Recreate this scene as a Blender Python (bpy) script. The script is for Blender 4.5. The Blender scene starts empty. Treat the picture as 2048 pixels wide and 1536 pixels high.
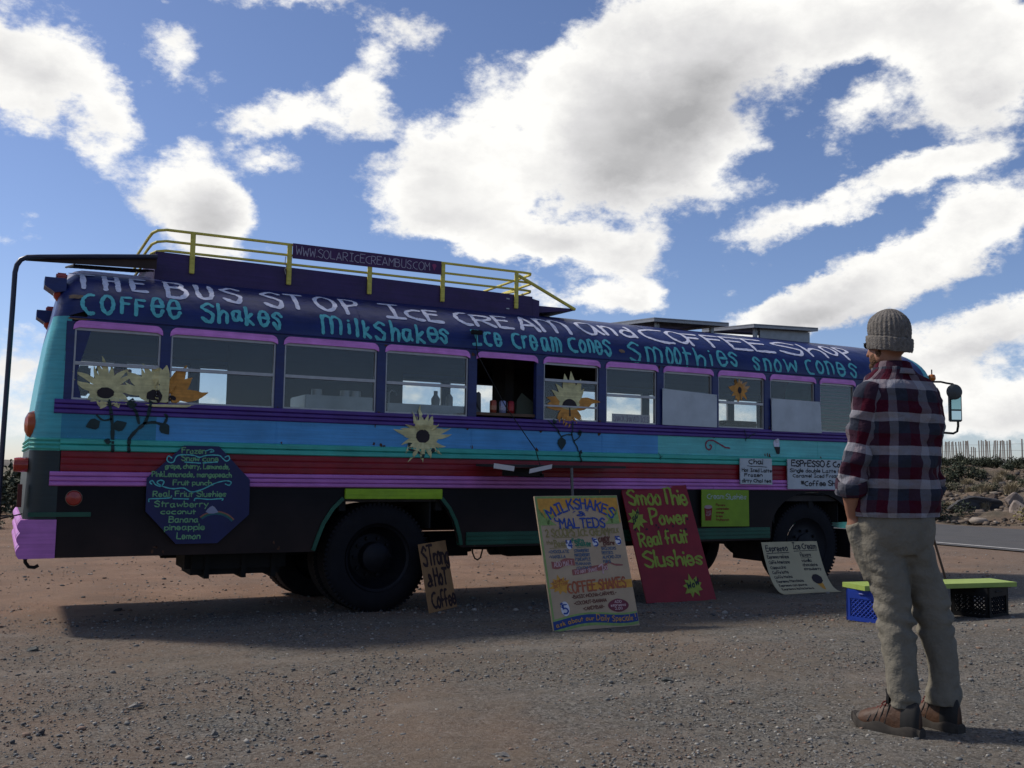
import bpy, bmesh, math, random
import numpy as np
from mathutils import Vector, Matrix, noise
random.seed(7); RNG = np.random.default_rng(11)
SC = bpy.context.scene
COL = SC.collection
PI = math.pi
def R(d): return math.radians(d)

# ------------------------------------------------------------ camera
CAM_Z = 1.22
PITCH, ROLL, YAW = R(5.12), R(0.866), R(27.60)
cam = bpy.data.cameras.new('camera'); cam.sensor_width = 36; cam.lens = 34.29
cam.clip_start = 0.05; cam.clip_end = 5000
camo = bpy.data.objects.new('camera', cam); COL.objects.link(camo); SC.camera = camo
F_ = Vector((math.sin(YAW)*math.cos(PITCH), math.cos(YAW)*math.cos(PITCH), math.sin(PITCH)))
R_ = Vector((math.cos(YAW), -math.sin(YAW), 0)); U_ = R_.cross(F_)
cx = R_*math.cos(ROLL) + U_*math.sin(ROLL); cy = -R_*math.sin(ROLL) + U_*math.cos(ROLL)
camo.matrix_world = Matrix(((cx.x, cy.x, -F_.x, 0), (cx.y, cy.y, -F_.y, 0), (cx.z, cy.z, -F_.z, CAM_Z), (0, 0, 0, 1)))

# ------------------------------------------------------------ view, sun, sky
SC.view_settings.view_transform = 'Standard'; SC.view_settings.look = 'None'
SC.view_settings.exposure = 0.05; SC.view_settings.gamma = 1.0
SUN_AZ, SUN_EL = R(-41), R(45)     # azimuth from +Y towards +X
sd = Vector((math.sin(SUN_AZ)*math.cos(SUN_EL), math.cos(SUN_AZ)*math.cos(SUN_EL), math.sin(SUN_EL)))
sun = bpy.data.lights.new('sun', 'SUN'); sun.energy = 3.7; sun.angle = R(6.0); sun.color = (1.0, 0.93, 0.84)
suno = bpy.data.objects.new('sun', sun); COL.objects.link(suno)
suno.rotation_euler = sd.to_track_quat('Z', 'Y').to_euler(); suno.location = (-8, 12, 14)
CLOUDS = [(-0.9, 20.78, 4.72, 3.75, 10.26, 1.3), (1.59, 19.76, 3.31, 2.68, 9.15, 1.0), (4.57, 18.2, 1.56, 2.78, 7.81, 0.9), (7.5, 22.71, 2.47, 1.44, 7.77, 0.85), (8.82, 15.01, 3.72, 2.8, 5.26, 1.6), (10.49, 14.08, 2.78, 1.91, 4.69, 1.1), (11.94, 19.36, 4.04, 1.51, 23.69, 0.8), (15.91, 20.26, 2.79, 1.91, 4.19, 0.75), (13.15, 17.37, 1.71, 0.81, 4.79, 0.75), (20.51, 24.16, 3.02, 1.75, 2.85, 1.0), (18.96, 21.29, 2.32, 2.18, 39.7, 0.85), (15.12, 25.61, 5.05, 0.8, 4.68, 0.7), (6.99, 24.86, 1.64, 0.49, 8.62, 0.3), (31.17, 19.73, 9.5, 5.52, 21.12, 1.5), (38.6, 23.0, 9.12, 4.97, 8.65, 1.3), (41.51, 25.11, 9.1, 2.97, -6.43, 1.1), (22.79, 17.09, 5.68, 3.33, -8.04, 1.2), (24.64, 14.61, 5.97, 2.27, -8.75, 1.25), (36.54, 17.42, 7.72, 2.74, -2.86, 1.1), (26.76, 13.22, 3.28, 1.72, 0.66, 1.0), (33.61, 12.96, 4.82, 1.88, -1.0, 1.45), (30.63, 13.83, 2.97, 1.29, -0.22, 1.0), (34.65, 10.08, 3.13, 1.33, 7.28, 1.5), (52.5, 20.36, 4.61, 3.18, -8.52, 1.2), (49.24, 24.03, 6.6, 2.41, -8.84, 1.1), (53.84, 23.58, 4.78, 3.26, -10.32, 1.2), (47.55, 19.15, 2.37, 1.71, 40.32, 0.8), (43.11, 14.38, 4.57, 1.28, 11.48, 1.0), (49.07, 15.86, 4.95, 1.13, 12.82, 0.85), (53.64, 16.81, 4.15, 1.04, 11.65, 0.8), (43.34, 8.78, 4.56, 1.98, 18.63, 1.5), (46.61, 10.34, 4.88, 1.83, 19.87, 1.3), (51.05, 12.24, 4.58, 1.94, 25.17, 1.2), (54.76, 13.75, 3.42, 2.87, 26.63, 1.2), (52.68, 7.88, 4.46, 1.46, 13.37, 1.2), (53.8, 4.4, 5.2, 2.5, -1.39, 1.1), (51.4, 5.79, 2.9, 1.61, -1.74, 0.8), (55.54, 8.0, 2.71, 1.81, -3.4, 0.8), (0.26, 4.76, 3.36, 2.48, 3.28, 0.9), (1.6, 1.8, 4.42, 1.58, 1.77, 0.8), (-0.56, 11.11, 1.66, 0.46, 6.57, 0.4), (41.42, 12.78, 1.96, 0.9, -2.39, 0.5), (40.84, 10.69, 1.12, 0.71, -1.69, 0.5), (30.37, 10.37, 2.96, 1.16, 0.1, 0.7), (38.56, 9.17, 1.71, 0.4, -1.01, 0.35), (12.23, 12.27, 4.53, 1.11, 3.66, 0.5), (46.76, 3.13, 9.78, 1.66, -0.43, 0.7), (23.96, 4.71, 8.82, 1.47, 0.8, 0.7), (12.6, 2.4, 8.49, 1.7, 1.35, 0.7), (35.69, 2.81, 7.04, 1.74, 0.3, 0.7), (15.85, 5.07, 3.43, 1.15, 1.78, 0.6)]
GREYS = [(36.54, 19.89, 6.58, 2.98, 6.11, 1.2), (39.76, 21.61, 4.28, 2.61, -4.16, 0.7), (34.18, 16.64, 5.84, 1.67, -1.8, 0.6), (53.73, 19.94, 3.59, 2.2, -8.66, 0.8), (50.43, 18.59, 2.54, 1.02, -6.78, 0.5), (51.0, 9.84, 6.22, 1.08, 23.0, 0.9), (44.7, 8.46, 4.23, 1.12, 18.7, 0.8), (10.21, 14.32, 2.21, 1.36, 4.89, 0.6), (53.28, 2.82, 5.67, 1.59, -0.53, 0.9), (53.14, 6.8, 4.64, 0.8, 8.44, 0.7), (22.26, 14.53, 4.48, 1.42, 1.59, 0.4), (35.67, 12.08, 3.47, 1.14, -1.17, 0.5), (13.44, 24.22, 2.32, 1.01, 5.72, 0.2), (35.39, 9.49, 2.32, 0.72, -0.6, 0.6), (47.46, 13.84, 6.27, 0.68, 13.87, 0.4)]
world = bpy.data.worlds.new('World'); SC.world = world; world.use_nodes = True
def build_world():
    nt = world.node_tree; nt.nodes.clear(); N = nt.nodes.new; L = nt.links.new
    def val(x):
        n = N('ShaderNodeValue'); n.outputs[0].default_value = x; return n.outputs[0]
    def m(op, a, b=None, c=None, clamp=False):
        n = N('ShaderNodeMath'); n.operation = op; n.use_clamp = clamp
        for i, v in enumerate((a, b, c)):
            if v is None: continue
            if isinstance(v, (int, float)): n.inputs[i].default_value = v
            else: L(v, n.inputs[i])
        return n.outputs[0]
    def mr(x, a, b, c, d, smooth=True):
        n = N('ShaderNodeMapRange'); n.interpolation_type = 'SMOOTHSTEP' if smooth else 'LINEAR'; n.clamp = True
        L(x, n.inputs[0])
        for i, v in zip((1, 2, 3, 4), (a, b, c, d)): n.inputs[i].default_value = v
        return n.outputs[0]
    tc = N('ShaderNodeTexCoord'); sep = N('ShaderNodeSeparateXYZ'); L(tc.outputs['Generated'], sep.inputs[0])
    nrm = N('ShaderNodeVectorMath'); nrm.operation = 'NORMALIZE'; L(tc.outputs['Generated'], nrm.inputs[0])
    sep = N('ShaderNodeSeparateXYZ'); L(nrm.outputs[0], sep.inputs[0])
    az = m('MULTIPLY', m('ARCTAN2', sep.outputs[0], sep.outputs[1]), 180/PI)
    el = m('MULTIPLY', m('ARCSINE', sep.outputs[2]), 180/PI)
    comb = N('ShaderNodeCombineXYZ'); L(az, comb.inputs[0]); L(el, comb.inputs[1])
    # ragged edges: warp the sky coordinates with two scales of noise
    def noisev(scale, detail, rough, vec=None, sz=1.6):
        mp = N('ShaderNodeMapping'); mp.inputs['Scale'].default_value = (1, 1, sz)
        L(vec or nrm.outputs[0], mp.inputs[0])
        n = N('ShaderNodeTexNoise'); n.inputs['Scale'].default_value = scale; n.inputs['Detail'].default_value = detail
        n.inputs['Roughness'].default_value = rough; L(mp.outputs[0], n.inputs['Vector']); return n
    w1 = noisev(7, 8, .66)
    sub = N('ShaderNodeVectorMath'); sub.operation = 'SUBTRACT'; L(w1.outputs['Color'], sub.inputs[0]); sub.inputs[1].default_value = (.5, .5, .5)
    scl = N('ShaderNodeVectorMath'); scl.operation = 'SCALE'; L(sub.outputs[0], scl.inputs[0]); scl.inputs['Scale'].default_value = 4.6
    add = N('ShaderNodeVectorMath'); add.operation = 'ADD'; L(comb.outputs[0], add.inputs[0]); L(scl.outputs[0], add.inputs[1])
    P = add.outputs[0]
    def blobs(lst, k=1.0):
        tot = None
        for (a, e, ra, re, ang, amp) in lst:
            mp = N('ShaderNodeMapping'); mp.vector_type = 'TEXTURE'
            mp.inputs['Location'].default_value = (a, e, 0); mp.inputs['Rotation'].default_value = (0, 0, R(ang))
            mp.inputs['Scale'].default_value = (ra*k, re*k, 1e6); L(P, mp.inputs[0])
            g = N('ShaderNodeTexGradient'); g.gradient_type = 'SPHERICAL'; L(mp.outputs[0], g.inputs[0])
            tot = m('MULTIPLY_ADD', g.outputs['Fac'], amp, tot if tot else 0.0)
        return tot
    rr = random.Random(5)
    rest = []
    while len(rest) < 18:                     # the sky outside the picture goes on in the same way
        a = rr.uniform(-180, 180); e = rr.uniform(4, 80)
        if -14 < a < 66 and e < 34: continue
        rest.append((a, e, rr.uniform(8, 22)/max(.35, math.cos(R(e))), rr.uniform(4, 11), rr.uniform(0, 25), rr.uniform(.7, 1.3)))
    dens = blobs(CLOUDS + rest, 1.22)
    fb = noisev(9, 14, .60); fb2 = noisev(34, 10, .62)
    d = m('ADD', dens, m('MULTIPLY', m('SUBTRACT', fb.outputs['Fac'], .5), 1.5))
    d = m('ADD', d, m('MULTIPLY', m('SUBTRACT', fb2.outputs['Fac'], .5), .9))
    fb4 = noisev(19, 12, .66)
    d = m('ADD', d, m('MULTIPLY', m('SUBTRACT', fb4.outputs['Fac'], .5), 1.5))
    alpha = mr(d, .24, .84, 0, 1)
    # cloud brightness: sunlit tops and thin edges white, thick bases grey
    grey = blobs(GREYS, 1.15)
    body = mr(d, .6, 2.0, 0, .30)
    fb3 = noisev(6.5, 10, .55)
    gr = m('ADD', m('MULTIPLY', grey, .50), body)
    gr = m('ADD', gr, m('MULTIPLY', m('SUBTRACT', fb3.outputs['Fac'], .5), 1.35), clamp=True)
    cr = N('ShaderNodeValToRGB'); e_ = cr.color_ramp.elements
    e_[0].position = 0; e_[0].color = (9.9, 9.8, 9.5, 1); e_[1].position = 1; e_[1].color = (4.0, 4.0, 4.1, 1)
    el2 = e_.new(.45); el2.color = (7.0, 6.95, 7.0, 1)
    for x in e_: x.color = [c/12 for c in x.color[:3]] + [1]
    L(gr, cr.inputs[0])
    cm = N('ShaderNodeVectorMath'); cm.operation = 'SCALE'; cm.inputs['Scale'].default_value = 12.0; L(cr.outputs[0], cm.inputs[0])
    sky = N('ShaderNodeTexSky'); sky.sky_type = 'NISHITA'; sky.sun_disc = False
    sky.sun_elevation = SUN_EL; sky.sun_rotation = SUN_AZ; sky.altitude = 1600; sky.air_density = 1.0; sky.dust_density = 1.5; sky.ozone_density = 2.2
    tint = N('ShaderNodeVectorMath'); tint.operation = 'MULTIPLY'; L(sky.outputs[0], tint.inputs[0]); tint.inputs[1].default_value = SKY_TINT
    mix = N('ShaderNodeMix'); mix.data_type = 'RGBA'; L(alpha, mix.inputs[0]); L(tint.outputs[0], mix.inputs[6]); L(cm.outputs[0], mix.inputs[7])
    bg = N('ShaderNodeBackground'); bg.inputs['Strength'].default_value = 0.10; L(mix.outputs[2], bg.inputs[0])
    out = N('ShaderNodeOutputWorld'); L(bg.outputs[0], out.inputs[0])
SKY_TINT = (.98, .98, 1.12)
build_world()

# ------------------------------------------------------------ materials
MATS = {}
GAIN = {'paint_': 1.3, 'lettering_': 1.2, 'board_': 1.35, 'sign_': 1.35, 'ink_': 1.2}
def mat(name, col, rough=.6, var=.12, scale=6, bump=0., bscale=60, metal=0., spec=.4, dirt=0., dirtcol=(.16, .12, .09), coat=0., bdist=.01, dust=0.):
    """paint/plastic/cloth: base colour with mottling, worn dirty patches, fine relief"""
    if name in MATS: return MATS[name]
    for k_, g_ in GAIN.items():
        if name.startswith(k_) and name not in ('paint_black', 'paint_navy'): col = tuple(min(.8, c*g_) for c in col[:3])
    m = bpy.data.materials.new(name); m.use_nodes = True; nt = m.node_tree; N = nt.nodes.new; L = nt.links.new
    b = nt.nodes['Principled BSDF']; b.inputs['Roughness'].default_value = rough; b.inputs['Metallic'].default_value = metal
    b.inputs['Specular IOR Level'].default_value = spec
    if coat: b.inputs['Coat Weight'].default_value = coat
    tc = N('ShaderNodeTexCoord')
    n1 = N('ShaderNodeTexNoise'); n1.inputs['Scale'].default_value = scale; n1.inputs['Detail'].default_value = 8; L(tc.outputs['Object'], n1.inputs['Vector'])
    mr = N('ShaderNodeMapRange'); L(n1.outputs['Fac'], mr.inputs[0]); mr.inputs[1].default_value = .3; mr.inputs[2].default_value = .7
    mr.inputs[3].default_value = 1-var; mr.inputs[4].default_value = 1+var
    mul = N('ShaderNodeVectorMath'); mul.operation = 'SCALE'; mul.inputs[0].default_value = col[:3]; L(mr.outputs[0], mul.inputs['Scale'])
    last = mul.outputs[0]
    brush = name.startswith('paint_')
    if brush:          # brushed by hand: long streaks and thin spots
        mp = N('ShaderNodeMapping'); mp.inputs['Scale'].default_value = (1.2, 5, 34); L(tc.outputs['Object'], mp.inputs[0])
        ns = N('ShaderNodeTexNoise'); ns.inputs['Scale'].default_value = 1.6; ns.inputs['Detail'].default_value = 9; ns.inputs['Roughness'].default_value = .65; L(mp.outputs[0], ns.inputs['Vector'])
        ms = N('ShaderNodeMapRange'); L(ns.outputs['Fac'], ms.inputs[0]); ms.inputs[1].default_value = .3; ms.inputs[2].default_value = .7; ms.inputs[3].default_value = .80; ms.inputs[4].default_value = 1.16
        sc_ = N('ShaderNodeVectorMath'); sc_.operation = 'SCALE'; L(last, sc_.inputs[0]); L(ms.outputs[0], sc_.inputs['Scale']); last = sc_.outputs[0]
        # road dust and scuffs
        nd = N('ShaderNodeTexNoise'); nd.inputs['Scale'].default_value = 2.3; nd.inputs['Detail'].default_value = 14; nd.inputs['Roughness'].default_value = .75; L(tc.outputs['Object'], nd.inputs['Vector'])
        rd = N('ShaderNodeMapRange'); L(nd.outputs['Fac'], rd.inputs[0]); rd.inputs[1].default_value = .52; rd.inputs[2].default_value = .80; rd.inputs[4].default_value = .20
        md = N('ShaderNodeMix'); md.data_type = 'RGBA'; L(rd.outputs[0], md.inputs[0]); L(last, md.inputs[6]); md.inputs[7].default_value = (.10, .085, .075, 1) if col[0]+col[1]+col[2] > .06 else (.020, .014, .012, 1); last = md.outputs[2]
    if dust:           # dust thrown up onto the lowest part of the body
        g_ = N('ShaderNodeNewGeometry'); s_ = N('ShaderNodeSeparateXYZ'); L(g_.outputs['Position'], s_.inputs[0])
        a_ = N('ShaderNodeMapRange'); L(s_.outputs[2], a_.inputs[0]); a_.inputs[1].default_value = 1.0; a_.inputs[2].default_value = .5; a_.inputs[3].default_value = 0; a_.inputs[4].default_value = 1
        n_ = N('ShaderNodeMath'); n_.operation = 'MULTIPLY'; L(a_.outputs[0], n_.inputs[0]); L(n1.outputs['Fac'], n_.inputs[1])
        k_ = N('ShaderNodeMath'); k_.operation = 'MULTIPLY'; L(n_.outputs[0], k_.inputs[0]); k_.inputs[1].default_value = dust
        mu = N('ShaderNodeMix'); mu.data_type = 'RGBA'; L(k_.outputs[0], mu.inputs[0]); L(last, mu.inputs[6]); mu.inputs[7].default_value = (.085, .048, .034, 1); last = mu.outputs[2]
    if dirt:
        n2 = N('ShaderNodeTexNoise'); n2.inputs['Scale'].default_value = scale*.6; n2.inputs['Detail'].default_value = 12; n2.inputs['Roughness'].default_value = .7
        L(tc.outputs['Object'], n2.inputs['Vector'])
        r2 = N('ShaderNodeMapRange'); L(n2.outputs['Fac'], r2.inputs[0]); r2.inputs[1].default_value = .5; r2.inputs[2].default_value = .75; r2.inputs[4].default_value = dirt
        mx = N('ShaderNodeMix'); mx.data_type = 'RGBA'; L(r2.outputs[0], mx.inputs[0]); L(last, mx.inputs[6]); mx.inputs[7].default_value = (*dirtcol, 1)
        last = mx.outputs[2]
    L(last, b.inputs['Base Color'])
    if bump:
        n3 = N('ShaderNodeTexNoise'); n3.inputs['Scale'].default_value = bscale; n3.inputs['Detail'].default_value = 6; L(tc.outputs['Object'], n3.inputs['Vector'])
        bp = N('ShaderNodeBump'); bp.inputs['Strength'].default_value = bump; bp.inputs['Distance'].default_value = bdist
        L(n3.outputs['Fac'], bp.inputs['Height']); L(bp.outputs[0], b.inputs['Normal'])
        if brush:      # old sheet metal is never flat
            n4 = N('ShaderNodeTexNoise'); n4.inputs['Scale'].default_value = 2.6; n4.inputs['Detail'].default_value = 3; L(tc.outputs['Object'], n4.inputs['Vector'])
            b2 = N('ShaderNodeBump'); b2.inputs['Strength'].default_value = .5; b2.inputs['Distance'].default_value = .05; L(n4.outputs['Fac'], b2.inputs['Height']); L(bp.outputs[0], b2.inputs['Normal']); L(b2.outputs[0], b.inputs['Normal'])
    MATS[name] = m; return m
def glassmat(name='window_glass', tint=(.90, .92, .92), refl=1.0):
    if name in MATS: return MATS[name]
    m = bpy.data.materials.new(name); m.use_nodes = True; nt = m.node_tree; nt.nodes.clear(); N = nt.nodes.new; L = nt.links.new
    t = N('ShaderNodeBsdfTransparent'); t.inputs[0].default_value = (*tint, 1)
    g = N('ShaderNodeBsdfGlossy'); g.inputs['Roughness'].default_value = .06; g.inputs['Color'].default_value = (.9, .9, .9, 1)
    fr = N('ShaderNodeLayerWeight'); fr.inputs['Blend'].default_value = .5        # Schlick: 0.045 face on, more when grazing
    pw = N('ShaderNodeMath'); pw.operation = 'POWER'; pw.inputs[1].default_value = 5; L(fr.outputs['Facing'], pw.inputs[0])
    k = N('ShaderNodeMath'); k.operation = 'MULTIPLY_ADD'; k.inputs[1].default_value = .9*refl; k.inputs[2].default_value = .032*refl; L(pw.outputs[0], k.inputs[0])
    d = N('ShaderNodeBsdfDiffuse'); d.inputs[0].default_value = (.35, .32, .28, 1)      # dust on the pane
    tc = N('ShaderNodeTexCoord'); n = N('ShaderNodeTexNoise'); n.inputs['Scale'].default_value = 5; n.inputs['Detail'].default_value = 10; L(tc.outputs['Object'], n.inputs['Vector'])
    mr = N('ShaderNodeMapRange'); L(n.outputs['Fac'], mr.inputs[0]); mr.inputs[1].default_value = .35; mr.inputs[2].default_value = .75; mr.inputs[3].default_value = .004; mr.inputs[4].default_value = .030
    m1 = N('ShaderNodeMixShader'); L(k.outputs[0], m1.inputs[0]); L(t.outputs[0], m1.inputs[1]); L(g.outputs[0], m1.inputs[2])
    m2 = N('ShaderNodeMixShader'); L(mr.outputs[0], m2.inputs[0]); L(m1.outputs[0], m2.inputs[1]); L(d.outputs[0], m2.inputs[2])
    o = N('ShaderNodeOutputMaterial'); L(m2.outputs[0], o.inputs[0]); MATS[name] = m; return m

# ------------------------------------------------------------ mesh helpers
class MB:
    """collects shapes, builds ONE mesh object"""
    def __init__(s): s.v = []; s.f = []; s.mi = []; s.uv = None
    def add(s, vs, fs, mi=0):
        o = len(s.v); s.v += [tuple(p) for p in vs]; s.f += [tuple(i+o for i in f) for f in fs]; s.mi += [mi]*len(fs); return s
    def box(s, x0, x1, y0, y1, z0, z1, mi=0, M=None, bev=0):
        if bev:
            bm = bmesh.new(); bmesh.ops.create_cube(bm, size=1)
            for v in bm.verts: v.co = Vector(((x0+x1)/2+v.co.x*(x1-x0), (y0+y1)/2+v.co.y*(y1-y0), (z0+z1)/2+v.co.z*(z1-z0)))
            bmesh.ops.bevel(bm, geom=bm.edges[:], offset=bev, segments=2, affect='EDGES')
            vs = [v.co.copy() for v in bm.verts]; fs = [[v.index for v in f.verts] for f in bm.faces]; bm.free()
        else:
            vs = [Vector(p) for p in ((x0, y0, z0), (x1, y0, z0), (x1, y1, z0), (x0, y1, z0), (x0, y0, z1), (x1, y0, z1), (x1, y1, z1), (x0, y1, z1))]
            fs = [(0, 3, 2, 1), (4, 5, 6, 7), (0, 1, 5, 4), (1, 2, 6, 5), (2, 3, 7, 6), (3, 0, 4, 7)]
        if M is not None: vs = [M @ v for v in vs]
        return s.add(vs, fs, mi)
    def tube(s, pts, r, n=10, mi=0, cap=True, closed=False):
        pts = [Vector(p) for p in pts]; k = len(pts); rr = r if hasattr(r, '__len__') else [r]*k
        o = []; prev = None
        for i, p in enumerate(pts):
            a = pts[i-1] if i > 0 or closed else pts[0]; b = pts[(i+1) % k] if i < k-1 or closed else pts[-1]
            t = (b-a).normalized()
            if prev is None:
                u = t.cross(Vector((0, 0, 1)));
                if u.length < .1: u = t.cross(Vector((1, 0, 0)))
            else: u = prev - t*prev.dot(t)
            u.normalize(); prev = u; w = t.cross(u)
            o += [p + (u*math.cos(2*PI*j/n) + w*math.sin(2*PI*j/n))*rr[i] for j in range(n)]
        fs = []
        for i in range(k if closed else k-1):
            for j in range(n):
                a = i*n+j; b = i*n+(j+1) % n; c = ((i+1) % k)*n+(j+1) % n; d = ((i+1) % k)*n+j; fs.append((a, b, c, d))
        if cap and not closed: fs += [tuple(range(n-1, -1, -1)), tuple((k-1)*n+j for j in range(n))]
        return s.add(o, fs, mi)
    def lathe(s, prof, c, axis='y', n=48, mi=0, closed=False):
        """prof: (radius, offset along axis)"""
        o = []
        for r, h in prof:
            for j in range(n):
                a = 2*PI*j/n; ca, sa = r*math.cos(a), r*math.sin(a)
                o.append({'y': (c[0]+ca, c[1]+h, c[2]+sa), 'z': (c[0]+ca, c[1]+sa, c[2]+h), 'x': (c[0]+h, c[1]+ca, c[2]+sa)}[axis])
        k = len(prof); fs = []
        for i in range(k if closed else k-1):
            for j in range(n): fs.append((i*n+j, i*n+(j+1) % n, ((i+1) % k)*n+(j+1) % n, ((i+1) % k)*n+j))
        return s.add(o, fs, mi)
    def prism(s, poly, y0, y1, mi=0, plane='xz', M=None):
        n = len(poly); f = {'xz': lambda a, b, h: Vector((a, h, b)), 'xy': lambda a, b, h: Vector((a, b, h)), 'yz': lambda a, b, h: Vector((h, a, b))}[plane]
        vs = [f(a, b, y0) for a, b in poly] + [f(a, b, y1) for a, b in poly]
        if M is not None: vs = [M @ v for v in vs]
        return s.add(vs, [tuple(range(n-1, -1, -1)), tuple(range(n, 2*n))] + [(i, (i+1) % n, n+(i+1) % n, n+i) for i in range(n)], mi)
    def loft(s, rings, mi=0, cap=True):
        n = len(rings[0]); vs = [p for r in rings for p in r]; k = len(rings); fs = []
        for i in range(k-1):
            for j in range(n): fs.append((i*n+j, i*n+(j+1) % n, (i+1)*n+(j+1) % n, (i+1)*n+j))
        if cap: fs += [tuple(range(n-1, -1, -1)), tuple((k-1)*n+j for j in range(n))]
        return s.add(vs, fs, mi)
WORLDM = {}
def wm(o): return WORLDM.get(o.name, Matrix.Identity(4))
def obj(name, mb, mats, parent=None, local=False, smooth=False, label=None):
    me = bpy.data.meshes.new(name)
    if isinstance(mb, MB):
        me.from_pydata(mb.v, [], mb.f)
        if any(mb.mi): me.polygons.foreach_set('material_index', mb.mi)
        if mb.uv: 
            l = me.uv_layers.new(name='UVMap'); vi = np.empty(len(me.loops), dtype=np.int32); me.loops.foreach_get('vertex_index', vi)
            l.data.foreach_set('uv', np.array(mb.uv, dtype=np.float32)[vi].ravel())
    if smooth == 'all' or smooth is True:
        me.polygons.foreach_set('use_smooth', [True]*len(me.polygons))
        if smooth is True:
            me.set_sharp_from_angle(angle=R(38))
    for m in (mats if isinstance(mats, (list, tuple)) else [mats]): me.materials.append(m)
    me.validate(); me.update()
    o = bpy.data.objects.new(name, me); COL.objects.link(o)
    place(o, parent, local)
    if label: o['label'] = label
    return o
def place(o, parent, local=False):
    if parent is not None:
        o.parent = parent
        if local: WORLDM[o.name] = wm(parent)
        else:
            o.matrix_parent_inverse = wm(parent).inverted(); WORLDM[o.name] = Matrix.Identity(4)
    else: WORLDM[o.name] = Matrix.Identity(4)
def empty(name, loc, label, cat, rot=(0, 0, 0), group=None, scale=1.0, M=None):
    o = bpy.data.objects.new(name, None); COL.objects.link(o); o.empty_display_size = .1
    if M is None:
        o.location = loc; o.rotation_euler = rot; o.scale = (scale,)*3
        from mathutils import Euler
        M = Matrix.LocRotScale(Vector(loc), Euler(rot), Vector((scale,)*3))
    else: o.matrix_world = M
    WORLDM[o.name] = M.copy(); tag(o, label, cat, group); return o
def tag(o, label, cat, group=None, kind=None):
    if label: o['label'] = label
    if cat: o['category'] = cat
    if group: o['group'] = group
    if kind: o['kind'] = kind
    return o
def copy_thing(root, M, label=None, group=None):
    r = root.copy(); COL.objects.link(r); r.matrix_world = M; WORLDM[r.name] = M.copy()
    if label: r['label'] = label
    if group: r['group'] = group
    for ch in list(root.children):
        c = ch.copy(); COL.objects.link(c); c.parent = r; c.matrix_parent_inverse = ch.matrix_parent_inverse.copy()
        for g in ch.children:
            d = g.copy(); COL.objects.link(d); d.parent = c; d.matrix_parent_inverse = g.matrix_parent_inverse.copy()
    return r
def arc(cx_, cy_, r, a0, a1, n): return [(cx_+r*math.cos(R(a0+(a1-a0)*i/n)), cy_+r*math.sin(R(a0+(a1-a0)*i/n))) for i in range(n+1)]

# ------------------------------------------------------------ hand lettering: strokes painted with a brush
G = {  # strokes of two-digit points (x 0-9, y: baseline 2, capitals 9, small letters 6, tail 0); ~ = curved
'A': "02 39 62|14 54", 'B': "02 09|~09 39 58 46 06|~06 46 64 42 02", 'C': "~58 38 17 06 04 13 32 52", 'D': "02 09|~09 39 67 64 32 02",
'E': "59 09 02 52|06 46", 'F': "59 09 02|06 46", 'G': "~58 39 18 06 04 12 42 55|35 55", 'H': "09 02|59 52|06 56", 'I': "19 59|39 32|12 52",
'J': "29 69|49 44|~44 32 12 04", 'K': "09 02|59 05|26 52", 'L': "09 02 52", 'M': "02 09 35 69 62", 'N': "02 09 52 59", 'O': "~29 07 04 22 42 64 67 49 29",
'P': "02 09|~09 39 58 46 05", 'Q': "~29 07 04 22 42 64 67 49 29|44 62", 'R': "02 09|~09 39 58 46 05|25 52", 'S': "~58 39 18 07 26 45 54 42 22 03",
'T': "09 69|39 32", 'U': "~09 04 12 42 54 59", 'V': "09 32 69", 'W': "09 12 37 52 69", 'X': "09 62|69 02", 'Y': "09 35 69|35 32", 'Z': "09 59 02 52",
'a': "~46 16 04 12 32 45|46 43 52", 'b': "09 02|~05 26 45 43 22 03", 'c': "~46 26 05 03 22 42", 'd': "49 42|~45 26 04 12 32 43", 'e': "04 44|~44 36 16 04 12 32 43",
'f': "~49 29 17 12|05 35", 'g': "~46 26 04 12 32 44|~46 41 20 01", 'h': "09 02|~04 26 45 42", 'i': "06 02|08", 'j': "~26 21 00|28", 'k': "09 02|36 04 42",
'l': "09 02", 'm': "02 06|~05 16 35 32|~35 46 65 62", 'n': "02 06|~05 26 45 42", 'o': "~26 04 12 32 44 36 26", 'p': "06 00|~05 26 45 43 22 03",
'q': "46 40|~45 26 04 12 32 44", 'r': "02 06|~05 26 36", 's': "~45 26 05 24 33 22 03", 't': "18 12|06 36", 'u': "~06 03 12 32 43|46 42", 'v': "06 22 46",
'w': "06 12 35 52 66", 'x': "06 42|46 02", 'y': "06 23|46 10", 'z': "06 46 02 42", '0': "~29 07 04 22 42 54 57 39 29", '1': "07 29 22", '2': "~08 29 48 46 02|02 52",
'4': "49 42|49 04 54", '5': "49 09 06|~06 36 54 32 02", '9': "~48 29 07 25 47 49|48 42", '$': "~58 39 18 07 26 45 54 42 22 03|39 31", '&': "~52 27 29 48 46 03 12 32 55",
'3': "~08 29 48 36 26|~36 54 32 02", '+': "~59 29 17 36|~36 05 03 22 53", '.': "02", ',': "~12 01", '*': "28 24|06 46|08 44|48 04", '!': "09 05|02", "'": "19 17", '-': "05 35", '/': "02 49", '~': "~05 26 34 55", ':': "05"}
def glyph(ch):
    if ch not in G: return [], 3.0
    st = []; w = 0
    for s in G[ch].split('|'):
        c = s[0] == '~' and len(s) > 1; s = s[1:] if c else s
        p = [(int(a[0]), int(a[1])-2) for a in s.split()]
        w = max(w, max(a for a, b in p)); st.append((c, p))
    return st, w
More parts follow.
